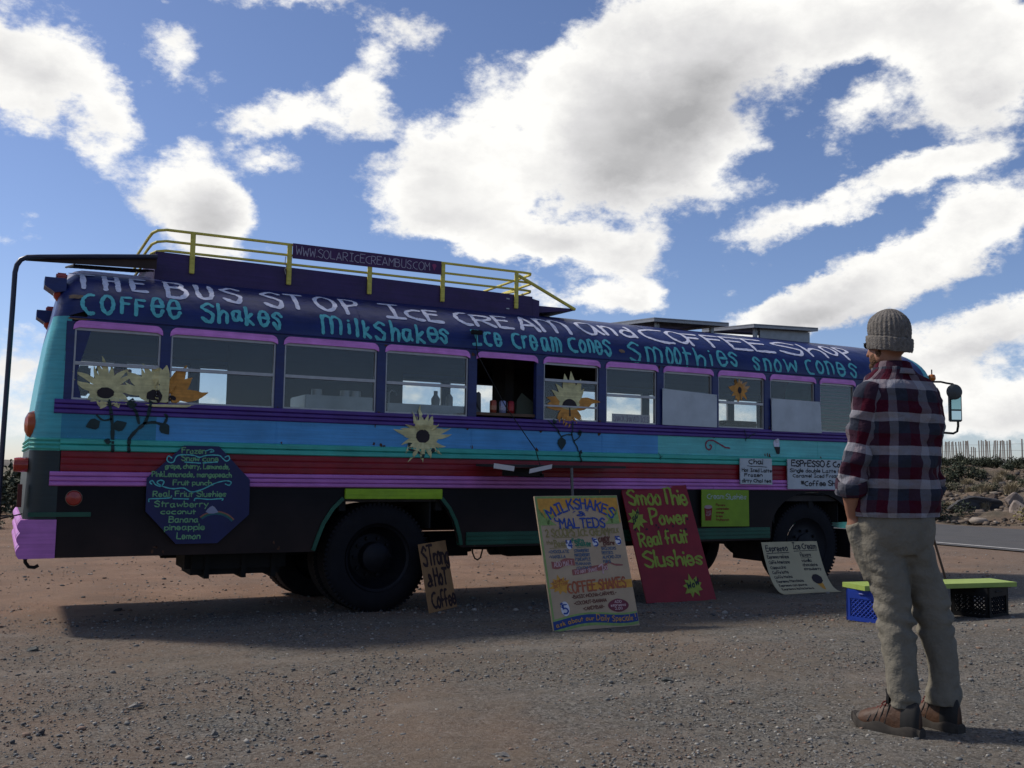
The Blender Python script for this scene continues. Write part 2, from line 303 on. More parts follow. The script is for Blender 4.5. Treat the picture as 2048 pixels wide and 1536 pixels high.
def crom(p, k=5):
    if len(p) < 3: return p
    cl = p[0] == p[-1]; o = []
    for i in range(len(p)-1):
        p0 = p[i-1] if i > 0 else (p[-2] if cl else p[0]); p1, p2 = p[i], p[i+1]; p3 = p[i+2] if i+2 < len(p) else (p[1] if cl else p[-1])
        for t in range(k):
            t /= k
            o.append(tuple(.5*((2*b)+(-a+c)*t+(2*a-5*b+4*c-d)*t*t+(-a+3*b-3*c+d)*t**3) for a, b, c, d in zip(p0, p1, p2, p3)))
    return o + [p[-1]]
def ribbon(mb, pts, w, surf, lift, rnd, mi=0, step=None):
    """brush stroke: a flat strip on the surface surf(u,v,lift), ends rounded, width a little uneven"""
    if len(pts) == 1:
        u, v = pts[0]; k = 8
        vs = [surf(u, v, lift)] + [surf(u+w*.6*math.cos(2*PI*j/k), v+w*.6*math.sin(2*PI*j/k), lift) for j in range(k)]
        mb.add(vs, [(0, 1+j, 1+(j+1) % k) for j in range(k)], mi); return
    step = step or max(w*.8, .006)
    q = [pts[0]]
    for a, b in zip(pts, pts[1:]):
        d = math.hypot(b[0]-a[0], b[1]-a[1]); k = max(1, int(d/step))
        q += [(a[0]+(b[0]-a[0])*i/k, a[1]+(b[1]-a[1])*i/k) for i in range(1, k+1)]
    # extend the ends into round tips
    n = len(q); L_ = []; 
    for i in range(n):
        a = q[max(0, i-1)]; b = q[min(n-1, i+1)]; tx, ty = b[0]-a[0], b[1]-a[1]; l = math.hypot(tx, ty) or 1; tx /= l; ty /= l
        ww = w*.5*(1+rnd.uniform(-.16, .16)+.12*math.sin(i*.9+len(q))); L_.append((q[i][0], q[i][1], tx, ty, ww))
    def tip(c, sgn):
        x, y, tx, ty, ww = c; return [(x+sgn*tx*ww*f, y+sgn*ty*ww*f, tx, ty, ww*g) for f, g in ((.55, .8), (.95, .35))]
    S = list(reversed(tip(L_[0], -1))) + L_ + tip(L_[-1], 1)
    vs = []
    for x, y, tx, ty, ww in S: wl, wr = ww*(1+rnd.uniform(-.12, .12)), ww*(1+rnd.uniform(-.12, .12)); vs += [surf(x-ty*wl, y+tx*wl, lift), surf(x+ty*wr, y-tx*wr, lift)]
    mb.add(vs, [(2*i, 2*i+1, 2*i+3, 2*i+2) for i in range(len(S)-1)], mi)
def write(mb, text, u0, v0, u1, h, surf, w, lift=.003, rnd=None, mi=0, slope=0., curve=None, gap=2.3, wob=.3, narrow=False):
    """text between u0 and u1, baseline v0, capital height h; curve(u)->(dv, angle) bends the baseline"""
    rnd = rnd or random.Random(len(text)*7+3); tot = 0; lay = []
    for ch in text:
        st, gw = glyph(ch); lay.append((ch, st, tot)); tot += (gw if ch != ' ' else 1.5) + gap
    tot -= gap; sx = (u1-u0)/max(tot, 1); sy = h/7; k = 0
    for ch, st, x in lay:
        ox, oy = rnd.uniform(-wob, wob)*.4, rnd.uniform(-wob, wob); sc = 1+rnd.uniform(-.06, .06)*wob/.3; sh = rnd.uniform(-.05, .05)
        for c, p in st:
            p = [(a+rnd.uniform(-wob, wob)*.4, b+rnd.uniform(-wob, wob)*.4) if p[0] != p[-1] or len(p) < 3 else (a, b) for a, b in p]
            if c: p = crom(p)
            pp = []
            for a, b in p:
                uu = u0+(x+ox+a*sc+b*sh)*sx; vv = (oy+b*sc)*sy
                if curve:
                    f = curve(uu); pp.append((uu - vv*math.sin(f[1]), v0+f[0]+vv*math.cos(f[1])))
                else: pp.append((uu, v0+vv+slope*(uu-u0)))
            ribbon(mb, pp, w, surf, lift + .00012*(k % 9), rnd, mi); k += 1
def blob(mb, poly, surf, lift, mi=0, rings=1, c=None):
    """painted patch, star-shaped about its centre"""
    n = len(poly); cx_, cy_ = c or (sum(p[0] for p in poly)/n, sum(p[1] for p in poly)/n)
    vs = [surf(cx_, cy_, lift)]
    for r in range(1, rings+1):
        t = r/rings; vs += [surf(cx_+(x-cx_)*t, cy_+(y-cy_)*t, lift) for x, y in poly]
    fs = [(0, 1+j, 1+(j+1) % n) for j in range(n)]
    for r in range(rings-1):
        for j in range(n): fs.append((1+r*n+j, 1+(r+1)*n+j, 1+(r+1)*n+(j+1) % n, 1+r*n+(j+1) % n))
    mb.add(vs, fs, mi)
def ell(cx_, cy_, rx, ry, n=24, rot=0, jit=0, rnd=random):
    o = []
    for j in range(n):
        a = 2*PI*j/n; k = 1+rnd.uniform(-jit, jit); x, y = rx*k*math.cos(a), ry*k*math.sin(a)
        o.append((cx_+x*math.cos(rot)-y*math.sin(rot), cy_+x*math.sin(rot)+y*math.cos(rot)))
    return o
def burst(cx_, cy_, rx, ry, n, inner=.6, rnd=random, jit=.15, a0=0):
    o = []
    for j in range(2*n):
        a = a0+PI*j/n; k = (1 if j % 2 == 0 else inner)*(1+rnd.uniform(-jit, jit)); o.append((cx_+rx*k*math.cos(a), cy_+ry*k*math.sin(a)))
    return o

# ------------------------------------------------------------ ground
def sst(a, b, x):
    t = np.clip((x-a)/(b-a), 0, 1); return t*t*(3-2*t)
def gz(x, y):
    """height of the ground: falls gently away from the camera, level road on the right, bank behind it"""
    x = np.asarray(x, float); y = np.asarray(y, float)
    b = np.interp(y, [-50, 4.6, 6.2, 8.0, 10.4, 15, 60], [.10, .10, .035, 0, -.10, -.14, -.2])
    k = sst(11.0, 14.5, x); b = b*(1-k) + 0.0*k
    k2 = sst(22.4, 44, x)
    w = .5+.5*np.sin(y*.21+1.0); w2 = np.sin(x*.9+y*.55)*np.sin(y*.8-x*.3)
    hill = 1.50*k2 + .16*w2*k2*(1-k2)*3 + .25*sst(22.4, 26, x)*(.6+.4*w)
    hill = hill - 1.6*sst(47, 75, x)
    return b + hill
def ground():
    def axis(segs):
        o = [segs[0][0]]
        for a, b, st in segs:
            n = max(1, int(round((b-a)/st))); o += [a+(b-a)*(i+1)/n for i in range(n)]
        return np.array(o)
    xs = axis([(-900, -200, 100), (-200, -40, 20), (-40, -6, 2), (-6, -1, .4), (-1, 7, .05), (7, 13, .15), (13, 22, .4), (22, 48, .22), (48, 80, 2), (80, 240, 20), (240, 900, 110)])
    ys = axis([(-900, -100, 100), (-100, -10, 10), (-10, 1.5, 1), (1.5, 8.5, .05), (8.5, 14, .12), (14, 40, .3), (40, 60, 1), (60, 200, 10), (200, 1000, 100)])
    X, Y = np.meshgrid(xs, ys); Z = gz(X, Y)
    rg = np.random.default_rng(3)
    near = (X > -1) & (X < 9) & (Y > 1.5) & (Y < 9); Z = Z + np.where(near, rg.normal(0, .0028, X.shape), 0)
    bank = sst(22.2, 24, X)*(1-sst(44, 50, X)); 
    nz = np.array([noise.fractal(Vector((x*.55, y*.55, 0)), 1.0, 2.0, 5) if b > 0 and 4 < y < 42 else 0.0 for x, y, b in zip(X.ravel(), Y.ravel(), bank.ravel())]).reshape(X.shape)
    Z = Z + bank*.28*nz
    low = np.array([noise.noise(Vector((x*.7, y*.7, 3))) if -8 < x < 14 and 1 < y < 20 else 0.0 for x, y in zip(X.ravel(), Y.ravel())]).reshape(X.shape)
    Z = Z + .012*low*(1-sst(9, 12, X))
    me = bpy.data.meshes.new('ground'); nx, ny = len(xs), len(ys)
    V = np.stack([X.ravel(), Y.ravel(), Z.ravel()], 1)
    i = np.arange(ny-1)[:, None]*nx+np.arange(nx-1)[None, :]; i = i.ravel()
    Fq = np.stack([i, i+1, i+1+nx, i+nx], 1)
    me.vertices.add(len(V)); me.vertices.foreach_set('co', V.ravel()); me.loops.add(Fq.size); me.loops.foreach_set('vertex_index', Fq.ravel().astype(np.int32))
    me.polygons.add(len(Fq)); me.polygons.foreach_set('loop_start', np.arange(0, Fq.size, 4, dtype=np.int32)); me.polygons.foreach_set('use_smooth', [True]*len(Fq))
    me.update(calc_edges=True)
    o = bpy.data.objects.new('ground', me); COL.objects.link(o); o['kind'] = 'structure'
    m = bpy.data.materials.new('gravel_dirt'); m.use_nodes = True; nt = m.node_tree; N = nt.nodes.new; L = nt.links.new; b = nt.nodes['Principled BSDF']
    b.inputs['Roughness'].default_value = .95; b.inputs['Specular IOR Level'].default_value = .15
    geo = N('ShaderNodeNewGeometry'); sep = N('ShaderNodeSeparateXYZ'); L(geo.outputs['Position'], sep.inputs[0])
    def noi(s, d=8, r=.6):
        n = N('ShaderNodeTexNoise'); n.inputs['Scale'].default_value = s; n.inputs['Detail'].default_value = d; n.inputs['Roughness'].default_value = r; L(geo.outputs['Position'], n.inputs['Vector']); return n.outputs['Fac']
    def mr(x, a, b_, c=0, d=1):
        n = N('ShaderNodeMapRange'); L(x, n.inputs[0]); [setattr(n.inputs[i+1], 'default_value', v) for i, v in enumerate((a, b_, c, d))]; return n.outputs[0]
    def mix(f, a, c):
        n = N('ShaderNodeMix'); n.data_type = 'RGBA'; L(f, n.inputs[0])
        for i, v in ((6, a), (7, c)):
            if isinstance(v, tuple): n.inputs[i].default_value = (*v, 1)
            else: L(v, n.inputs[i])
        return n.outputs[2]
    def mth(op, a, b_):
        n = N('ShaderNodeMath'); n.operation = op
        for i, v in enumerate((a, b_)):
            if isinstance(v, (int, float)): n.inputs[i].default_value = v
            else: L(v, n.inputs[i])
        return n.outputs[0]
    vor = N('ShaderNodeTexVoronoi'); vor.inputs['Scale'].default_value = 62; L(geo.outputs['Position'], vor.inputs['Vector'])
    sv = N('ShaderNodeSeparateColor'); L(vor.outputs['Color'], sv.inputs[0])
    vor2 = N('ShaderNodeTexVoronoi'); vor2.inputs['Scale'].default_value = 125; L(geo.outputs['Position'], vor2.inputs['Vector'])
    sv2 = N('ShaderNodeSeparateColor'); L(vor2.outputs['Color'], sv2.inputs[0])
    cellv = mth('ADD', mth('MULTIPLY', sv.outputs[0], .5), mth('MULTIPLY', sv2.outputs[0], .5))
    speck = mix(mr(cellv, .15, .85), (.024, .024, .024), (.152, .144, .128))
    fine = noi(9, 10, .7)
    grav = mix(mr(fine, .42, .78), speck, (.100, .085, .066))
    grav = mix(mr(noi(.9, 5, .6), .45, .7, 0, .6), grav, (.112, .086, .062))
    # red-brown dirt behind the bus and on the left
    dirt = mix(mr(noi(1.3, 10, .65), .3, .7), (.118, .070, .045), (.195, .124, .084))
    dirt = mix(mr(noi(14, 8, .7), .52, .7), dirt, (.10, .068, .05))
    fac = mth('ADD', mr(sep.outputs[1], 7.6, 10.0), mth('MULTIPLY', mth('SUBTRACT', noi(.8, 4, .6), .5), 1.4))
    fx = mr(sep.outputs[0], 9, 14, 1, .55)
    n = N('ShaderNodeMath'); n.operation = 'MULTIPLY'; n.use_clamp = True; L(fac, n.inputs[0]); L(fx, n.inputs[1])
    near_ = mix(n.outputs[0], grav, dirt)
    left = mr(sep.outputs[0], 3.0, -1.0, 0, .75); near_ = mix(mth('MULTIPLY', left, mr(noi(1.7, 6, .65), .35, .6)), near_, (.135, .093, .066))
    # the stony bank with dry grass colours
    bankc = mix(mr(noi(1.1, 10, .7), .36, .62), (.115, .082, .060), (.070, .060, .044))
    bankc = mix(mr(noi(5, 8, .7), .55, .72), bankc, (.15, .122, .095))
    allc = mix(mr(sep.outputs[0], 22.0, 22.8), near_, bankc)
    # dry brush cover far out
    far = mix(mr(noi(.12, 8, .7), .4, .6), (.12, .095, .068), (.06, .062, .04))
    fm = mr(sep.outputs[1], 26, 60); allc = mix(fm, allc, far)
    # faint wheel tracks and damp patches across the lot
    trk = mth('ADD', sep.outputs[1], mth('ADD', mth('MULTIPLY', sep.outputs[0], .16), mth('MULTIPLY', noi(.35, 2, .5), .9)))
    def trackline(c, w):
        a_ = mth('ABSOLUTE', mth('SUBTRACT', trk, c), 0); return mr(a_, w*.4, w, 1, 0)
    tw = mth('MAXIMUM', mth('MAXIMUM', trackline(5.1, .17), trackline(6.75, .17)), mth('MAXIMUM', trackline(3.9, .14), trackline(8.4, .16)))
    tm = mth('MULTIPLY', mth('MULTIPLY', tw, mr(noi(2.2, 6, .7), .4, .6)), mr(sep.outputs[0], 9, 13, .35, 0))
    allc = mix(tm, allc, (.17, .150, .128))
    pt = mth('MULTIPLY', mr(noi(.55, 7, .65), .55, .68), .35); allc = mix(pt, allc, (.058, .050, .044))
    gn = N('ShaderNodeVectorMath'); gn.operation = 'SCALE'; L(allc, gn.inputs[0]); gn.inputs['Scale'].default_value = 1.48
    L(gn.outputs[0], b.inputs['Base Color'])
    bp = N('ShaderNodeBump'); bp.inputs['Strength'].default_value = .9; bp.inputs['Distance'].default_value = .012
    vd = mth('MULTIPLY', cellv, 1.0)
    L(mth('ADD', vd, mth('ADD', mth('MULTIPLY', fine, 1.6), mth('MULTIPLY', noi(120, 4, .7), .8))), bp.inputs['Height']); L(bp.outputs[0], b.inputs['Normal'])
    me.materials.append(m)
ground()

def rockmesh(n, seed, size_fn, pos_fn, nm, mats, mat_w):
    """thousands of little stones as ONE mesh (gravel nobody could count)"""
    rg = np.random.default_rng(seed)
    t = (1+5**.5)/2
    base = np.array([(-1, t, 0), (1, t, 0), (-1, -t, 0), (1, -t, 0), (0, -1, t), (0, 1, t), (0, -1, -t), (0, 1, -t), (t, 0, -1), (t, 0, 1), (-t, 0, -1), (-t, 0, 1)], float); base /= np.linalg.norm(base[0])
    fc = np.array([(0, 11, 5), (0, 5, 1), (0, 1, 7), (0, 7, 10), (0, 10, 11), (1, 5, 9), (5, 11, 4), (11, 10, 2), (10, 7, 6), (7, 1, 8), (3, 9, 4), (3, 4, 2), (3, 2, 6), (3, 6, 8), (3, 8, 9), (4, 9, 5), (2, 4, 11), (6, 2, 10), (8, 6, 7), (9, 8, 1)])
    P = pos_fn(rg, n); S = size_fn(rg, n)
    V = base[None]*(1+rg.uniform(-.28, .28, (n, 12, 1)))
    V = V*np.stack([rg.uniform(.7, 1.3, n), rg.uniform(.7, 1.3, n), rg.uniform(.4, .8, n)], 1)[:, None]
    a = rg.uniform(0, 2*PI, n); c, s = np.cos(a), np.sin(a)
    X = V[..., 0]*c[:, None]-V[..., 1]*s[:, None]; Y = V[..., 0]*s[:, None]+V[..., 1]*c[:, None]
    V = np.stack([X, Y, V[..., 2]], -1)*S[:, None, None]; z = gz(P[:, 0], P[:, 1])
    V[..., 0] += P[:, 0, None]; V[..., 1] += P[:, 1, None]; V[..., 2] += (z+S*.18)[:, None]
    Fq = (fc[None]+np.arange(n)[:, None, None]*12).reshape(-1, 3).astype(np.int32)
    me = bpy.data.meshes.new(nm); me.vertices.add(n*12); me.vertices.foreach_set('co', V.ravel()); me.loops.add(Fq.size); me.loops.foreach_set('vertex_index', Fq.ravel())
    me.polygons.add(len(Fq)); me.polygons.foreach_set('loop_start', np.arange(0, Fq.size, 3, dtype=np.int32))
    me.polygons.foreach_set('material_index', np.repeat(rg.choice(len(mats), n, p=mat_w), 20).astype(np.int32))
    for m in mats: me.materials.append(m)
    me.update(calc_edges=True); o = bpy.data.objects.new(nm, me); COL.objects.link(o); o['kind'] = 'stuff'; return o
st_mats = [mat('stone_grey', (.15, .15, .142), .9, .25, 30), mat('stone_dark', (.06, .062, .064), .85, .2, 30), mat('stone_pale', (.28, .265, .235), .9, .2, 30), mat('stone_red', (.18, .12, .088), .9, .2, 30)]
def pos_near(rg, n):
    a = R(-6)+R(66)*rg.random(n); d = 2.7+(rg.random(n)**1.7)*7.5
    return np.stack([np.sin(a)*d, np.cos(a)*d], 1)
g1 = rockmesh(52000, 1, lambda rg, n: np.clip(rg.lognormal(math.log(.0040), .45, n), .002, .018), pos_near, 'gravel', st_mats, [.52, .17, .16, .15]); tag(g1, 'loose grey gravel spread over the ground in front of the bus', 'gravel')
def pos_far(rg, n):
    a = R(-8)+R(68)*rg.random(n); d = 8.5+(rg.random(n)**1.6)*16
    x, y = np.sin(a)*d, np.cos(a)*d; k = x > 14.2; x[k] = 14.2*rg.random(k.sum()); return np.stack([x, y], 1)
g2 = rockmesh(7000, 2, lambda rg, n: np.clip(rg.lognormal(math.log(.008), .5, n), .003, .03), pos_far, 'pebbles', st_mats, [.25, .2, .15, .4]); tag(g2, 'small reddish pebbles scattered on the dirt behind the bus', 'pebbles')
def pos_bank(rg, n):
    return np.stack([23+rg.random(n)**1.3*18, 8+rg.random(n)*30], 1)
bank_m = [mat('bank_stone', (.115, .088, .066), .95, .3, 3), mat('bank_stone_dark', (.05, .045, .042), .9, .3, 3), mat('bank_stone_pale', (.22, .185, .15), .9, .25, 3)]
g3 = rockmesh(9000, 4, lambda rg, n: np.clip(rg.lognormal(math.log(.045), .6, n), .015, .22), pos_bank, 'rubble', bank_m, [.64, .24, .12]); tag(g3, 'broken rock rubble covering the bank beyond the road', 'rubble')

# road
def sheet(name, pts_l, pts_r, dz, m, kind='structure'):
    mb = MB(); vs = []
    for (a, b), (c, d) in zip(pts_l, pts_r): vs += [(a, b, float(gz(a, b))*0+dz), (c, d, dz)]
    mb.add(vs, [(2*i, 2*i+1, 2*i+3, 2*i+2) for i in range(len(pts_l)-1)]); o = obj(name, mb, m); o['kind'] = kind; return o
asph = mat('asphalt', (.060, .058, .057), .9, .16, 2.0, bump=.6, bscale=90, dirt=.35, dirtcol=(.085, .07, .06))
ys_ = list(range(-60, 121, 3))
def rx(y, off): return 15.2+off+.0*y+.0008*(y-12)**2*(.3 if y < 12 else .15)
sheet('road', [(rx(y, 0), y) for y in ys_], [(rx(y, 6.6), y) for y in ys_], .020, asph)
lm = mat('road_paint', (.42, .41, .39), .8, .15, 8, dirt=.6, dirtcol=(.12, .11, .10))
t_ = sheet('road_edge_line', [(rx(y, .32), y) for y in ys_], [(rx(y, .44), y) for y in ys_], .025, lm)

# ------------------------------------------------------------ the bus
D = 8.09; BW = 2.40; YC = D+BW/2; YF = D+BW; Z0 = 2.35; RB = .54; RA = BW/2; XF = 10.12
def xrear(z): return float(np.interp(z, [.5, .85, 1.5, 2.0, 2.35, 2.95], [.17, .18, .205, .26, .31, .42]))
def roofpt(s):
    """arc length s above Z0 -> (y, z, ny, nz)"""
    return np.interp(s, ROOF_S, ROOF_Y), np.interp(s, ROOF_S, ROOF_Z)
_t = np.linspace(0, PI, 400); ROOF_Y = YC-RA*np.cos(_t); ROOF_Z = Z0+RB*np.sin(_t)
ROOF_S = np.concatenate([[0], np.cumsum(np.hypot(np.diff(ROOF_Y), np.diff(ROOF_Z)))])
RAILS = [(1.605, 1.715, 3, .020), (1.325, 1.42, 2, .022), (1.17, 1.325, 3, .006), (1.06, 1.17, 3, .022)]
def ribprof(z):
    for z0, z1, n, d in RAILS:
        if z0 <= z <= z1:
            t = (z-z0)/(z1-z0)*n; f = t-math.floor(t)
            return -d*min(1, 4.5*min(f, 1-f)+.25)
    return 0
def surf(x, s, lift=.003):
    """point on the near side of the bus: s = height up to the gutter, then distance along the roof"""
    if s <= Z0: 
        return Vector((x, D+ribprof(s)-lift, s))
    y, z = roofpt(s-Z0); y2, z2 = roofpt(s-Z0+.01); ty, tz = y2-y, z2-z; l = math.hypot(ty, tz) or 1
    return Vector((x, y-tz/l*lift, z+ty/l*lift))
WIN = [(.46, 1.085), (1.165, 2.00), (2.075, 2.89), (2.975, 3.775), (3.865, 4.49), (4.575, 5.195), (5.285, 5.895), (5.985, 6.61), (6.695, 7.325), (7.415, 8.065), (8.15, 8.68)]
WZ0, WZ1 = 1.715, 2.27
def gsurf(x, s, lift=.003):
    """like surf, but painted onto the panes where there is a window"""
    if WZ0+.012 < s < WZ1:
        for i, (a, b) in enumerate(WIN):
            if a+.012 < x < b-.012: return Vector((x, D+.030-lift, s))
    return surf(x, s, lift)

navy = mat('paint_navy', (.010, .020, .110), .38, .18, 5, bump=.15, bscale=50, dirt=.12, dirtcol=(.05, .055, .09))
teal = mat('paint_teal', (.045, .28, .31), .42, .12, 4, bump=.12, bscale=40, dirt=.10, dirtcol=(.05, .10, .10))
aqua = mat('paint_aqua', (.085, .37, .36), .45, .12, 4, bump=.12, bscale=40)
skyb = mat('paint_sky_blue', (.050, .225, .455), .45, .12, 4, bump=.12, bscale=40)
deepteal = mat('paint_deep_teal', (.018, .17, .26), .45, .12, 4, bump=.12, bscale=40)
mint = mat('paint_mint', (.034, .30, .245), .45, .12, 6, bump=.1, bscale=60)
purple = mat('paint_purple', (.055, .022, .155), .45, .15, 6, bump=.1, bscale=60)
dpurple = mat('paint_dark_purple', (.030, .014, .070), .55, .2, 5, bump=.15, bscale=50)
redp = mat('paint_dark_red', (.16, .004, .010), .45, .2, 6, bump=.1, bscale=60)
pink = mat('paint_pink', (.36, .125, .36), .5, .12, 6, bump=.15, bscale=60)
trimpink = mat('paint_trim_pink', (.50, .18, .50), .5, .15, 9, bump=.15, bscale=60)
black = mat('paint_black', (.0045, .0038, .0060), .55, .3, 3, spec=.18, dirt=.12, dirtcol=(.022, .012, .010), dust=.55)
blackgreen = mat('paint_black_green', (.008, .016, .017), .45, .2, 3)
green = mat('paint_green', (.006, .062, .036), .5, .2, 5)
lime = mat('paint_lime', (.20, .33, .010), .55, .12, 12, bump=.15, bscale=60)
rubber = mat('tyre_rubber', (.006, .006, .0085), .8, .3, 8, bump=.2, bscale=80, spec=.25, dirt=.15, dirtcol=(.025, .02, .02))
rimm = mat('wheel_steel', (.006, .0065, .010), .6, .3, 10, spec=.25, dirt=.2, dirtcol=(.02, .018, .018))
under = mat('underbody', (.010, .010, .010), .9, .3, 6)
alu = mat('window_aluminium', (.34, .33, .33), .4, .1, 20, metal=.6)
yellow = mat('paint_yellow', (.46, .40, .07), .5, .15, 12, bump=.1)
inter = mat('interior_dark', (.035, .030, .028), .9, .3, 4)
interb = mat('interior_brown', (.12, .075, .05), .9, .3, 6)
steel = mat('stainless_steel', (.30, .31, .32), .35, .1, 12, metal=.5)
wpaint = mat('lettering_white', (.50, .51, .60), .6, .18, 25, bump=.2)
tpaint = mat('lettering_teal', (.085, .38, .40), .6, .18, 25, bump=.2)
cream = mat('paint_cream', (.46, .42, .21), .65, .2, 18, bump=.3, bscale=80)
orange = mat('paint_orange', (.42, .19, .035), .65, .25, 18, bump=.3, bscale=80)
brownk = mat('paint_brown_black', (.012, .006, .008), .6, .3, 12)
vine = mat('paint_vine', (.006, .022, .022), .6, .3, 12)
glass = glassmat()
glass2 = glassmat('dusty_glass', (.75, .77, .77), 1.6)
redlens = mat('red_lens', (.30, .02, .012), .25, .15, 20, spec=.6)
amber = mat('amber_lens', (.45, .13, .01), .25, .15, 20, spec=.6)

bus = empty('bus', (5, YC, 0), 'old school bus painted in navy, teal, red and pink stripes with ice cream lettering', 'bus')
# lower side: black skirt with wheel arches
ARCH = [(2.39, 3.72), (7.40, 8.62)]
def zbot(x):
    if 2.39 <= x <= 2.64: return float(np.interp(x, [2.39, 2.47, 2.55, 2.64], [.53, .76, .89, .965]))
    if 2.64 < x < 3.50: return .965
    if 3.50 <= x <= 3.72: return float(np.interp(x, [3.50, 3.58, 3.66, 3.70, 3.72], [.965, .88, .75, .60, .55]))
    if 7.40 <= x <= 8.62:
        t = (x-8.01)/.61; return .55+.49*math.sqrt(max(0, 1-t*t))**.8
    return .525 if x < 3 else .53
def skirt(y, s, nm, front=True):
    mb = MB(); xs = sorted(set([.40, .9] + list(np.round(np.arange(2.30, 3.80, .02), 3)) + [2.39, 3.72, 4.5, 5.4, 6.3] + list(np.round(np.arange(7.36, 8.66, .02), 3)) + [8.86]))
    vs = []
    for x in xs: vs += [(x, y, zbot(x)), (x, y, 1.06), (x, y+s*.03, zbot(x)), (x, y+s*.03, 1.06)]
    fs = []
    for i in range(len(xs)-1):
        a = 4*i; b = a+4; fs += [(a, b, b+1, a+1), (a+2, a+3, b+3, b+2), (a, a+2, b+2, b)]
    mb.add(vs, fs); return obj(nm, mb, black, bus)
skirt(D, 1, 'skirt_panel'); skirt(YF, -1, 'skirt_panel')
def strip(z0, z1, x0, x1, y=D, s=1, prof=True, thick=.03, off=0):
    """corrugated band: the rub rail's cross-section swept along the bus"""
    zs = np.linspace(z0+1e-4, z1-1e-4, 25 if prof else 2); mb = MB(); vs = []
    for x in (x0, x1):
        for z in zs: vs.append((x, y+s*((ribprof(z) if prof else 0)+off), z))
        vs += [(x, y+s*thick, z1), (x, y+s*thick, z0)]
    n = len(zs)+2; fs = [(i, n+i, n+(i+1) % n, (i+1) % n) for i in range(n)] + [tuple(range(n)), tuple(range(2*n-1, n-1, -1))]
    return mb.add(vs, fs)
obj('rub_rail', strip(1.605, 1.715, .345, 8.86), purple, bus, label='purple ribbed rail under the windows')
obj('rub_rail', strip(1.325, 1.42, .40, 8.86), mint, bus, label='mint green ribbed rail')
obj('rub_rail', strip(1.17, 1.325, .41, 8.86), redp, bus, label='dark red ribbed band')
obj('rub_rail', strip(1.06, 1.17, .34, 8.86), pink, bus, label='pink ribbed rail')
obj('side_panel', strip(1.42, 1.605, .40, 1.08, prof=False), deepteal, bus, label='deep teal panel at the rear')
obj('side_panel', strip(1.42, 1.605, 1.08, 5.91, prof=False), skyb, bus, label='sky blue panel')
obj('side_panel', strip(1.42, 1.605, 5.91, 8.86, prof=False), aqua, bus, label='aqua panel towards the front')
mbf = strip(1.06, 1.715, .40, 8.86, y=YF, s=-1, prof=False); obj('side_panel', mbf, skyb, bus)
# panel seams: shallow lap joints every two windows
for x in (2.03, 3.82, 5.24, 6.65, 8.1):
    obj('seam_strip', MB().box(x-.004, x+.004, D-.003, D+.01, 1.425, 1.60), skyb if x < 5.9 else aqua, bus)
# rivets along the panel edges
mb = MB()
for z, x0, x1 in ((1.434, .45, 8.8), (1.592, .45, 8.8), (1.045, .45, 2.6), (1.045, 3.6, 7.3), (2.300, .45, 8.8)):
    for x in np.arange(x0, x1, .085):
        r = .0045; mb.add([(x+r*math.cos(a), D-.0005, z+r*math.sin(a)) for a in (0, 1.57, 3.14, 4.71)]+[(x, D-.0035, z)], [(0, 1, 4), (1, 2, 4), (2, 3, 4), (3, 0, 4)], 0 if z < 1.1 else (1 if z < 2 else 2))
o = obj('rivets', mb, [black, skyb, navy], bus); o['kind'] = 'stuff'
# rust bleeding round seams and corners
rst = mat('rust_stain', (.085, .038, .020), .9, .4, 30); rr1 = random.Random(8); mb = MB()
for k in range(46):
    x = rr1.choice([.42, 1.125, 2.04, 2.93, 3.82, 4.53, 5.24, 5.94, 6.65, 7.37, 8.1])+rr1.uniform(-.05, .05); z = rr1.choice([1.43, 1.60, 1.05, 1.725, 2.30, .56, .60]) + rr1.uniform(-.01, .012)
    if z < .7 and (2.3 < x < 3.8 or x > 7.3): continue
    blob(mb, ell(x, z, rr1.uniform(.004, .016), rr1.uniform(.006, .022), 9, 0, .4, rr1), surf, .0018, 0, 1)
o = obj('rust_spots', mb, rst, bus); o['kind'] = 'stuff'
# green step rail low down
mb = MB()
for k in range(3): mb.box(3.78, 7.38, D-.016, D-.001, .552+k*.038, .582+k*.038, bev=.004)
mb.box(3.78, 7.38, D-.006, D-.001, .549, .665); obj('lower_rail', mb, green, bus)
mb = MB().box(.21, .64, D-.012, D-.001, .83, .865, bev=.003); obj('lower_rail', mb, green, bus)
# wheel arch: lime plate and green lips
obj('arch_plate', MB().box(2.63, 3.53, D-.030, D-.002, .965, 1.052, bev=.004), lime, bus, label='lime green plate above the rear wheel')
def lip(pts, nm='arch_lip'):
    mb = MB(); vs = []
    for i, (x, z) in enumerate(pts):
        a = pts[max(0, i-1)]; b = pts[min(len(pts)-1, i+1)]; tx, tz = b[0]-a[0], b[1]-a[1]; l = math.hypot(tx, tz); nx_, nz_ = -tz/l*.032, tx/l*.032
        vs += [(x, D-.014, z), (x+nx_, D-.014, z+nz_), (x+nx_, D+.05, z+nz_), (x, D+.05, z)]
    fs = [(4*i+j, 4*i+(j+1) % 4, 4*i+4+(j+1) % 4, 4*i+4+j) for i in range(len(pts)-1) for j in range(4)] + [(0, 1, 2, 3), tuple(4*(len(pts)-1)+j for j in (3, 2, 1, 0))]
    mb.add(vs, fs); return obj(nm, mb, green, bus)
lip([(2.385, .53), (2.415, .62), (2.465, .75), (2.54, .87), (2.63, .96)])
lip([(3.52, .962), (3.60, .87), (3.66, .76), (3.70, .64), (3.715, .55)])
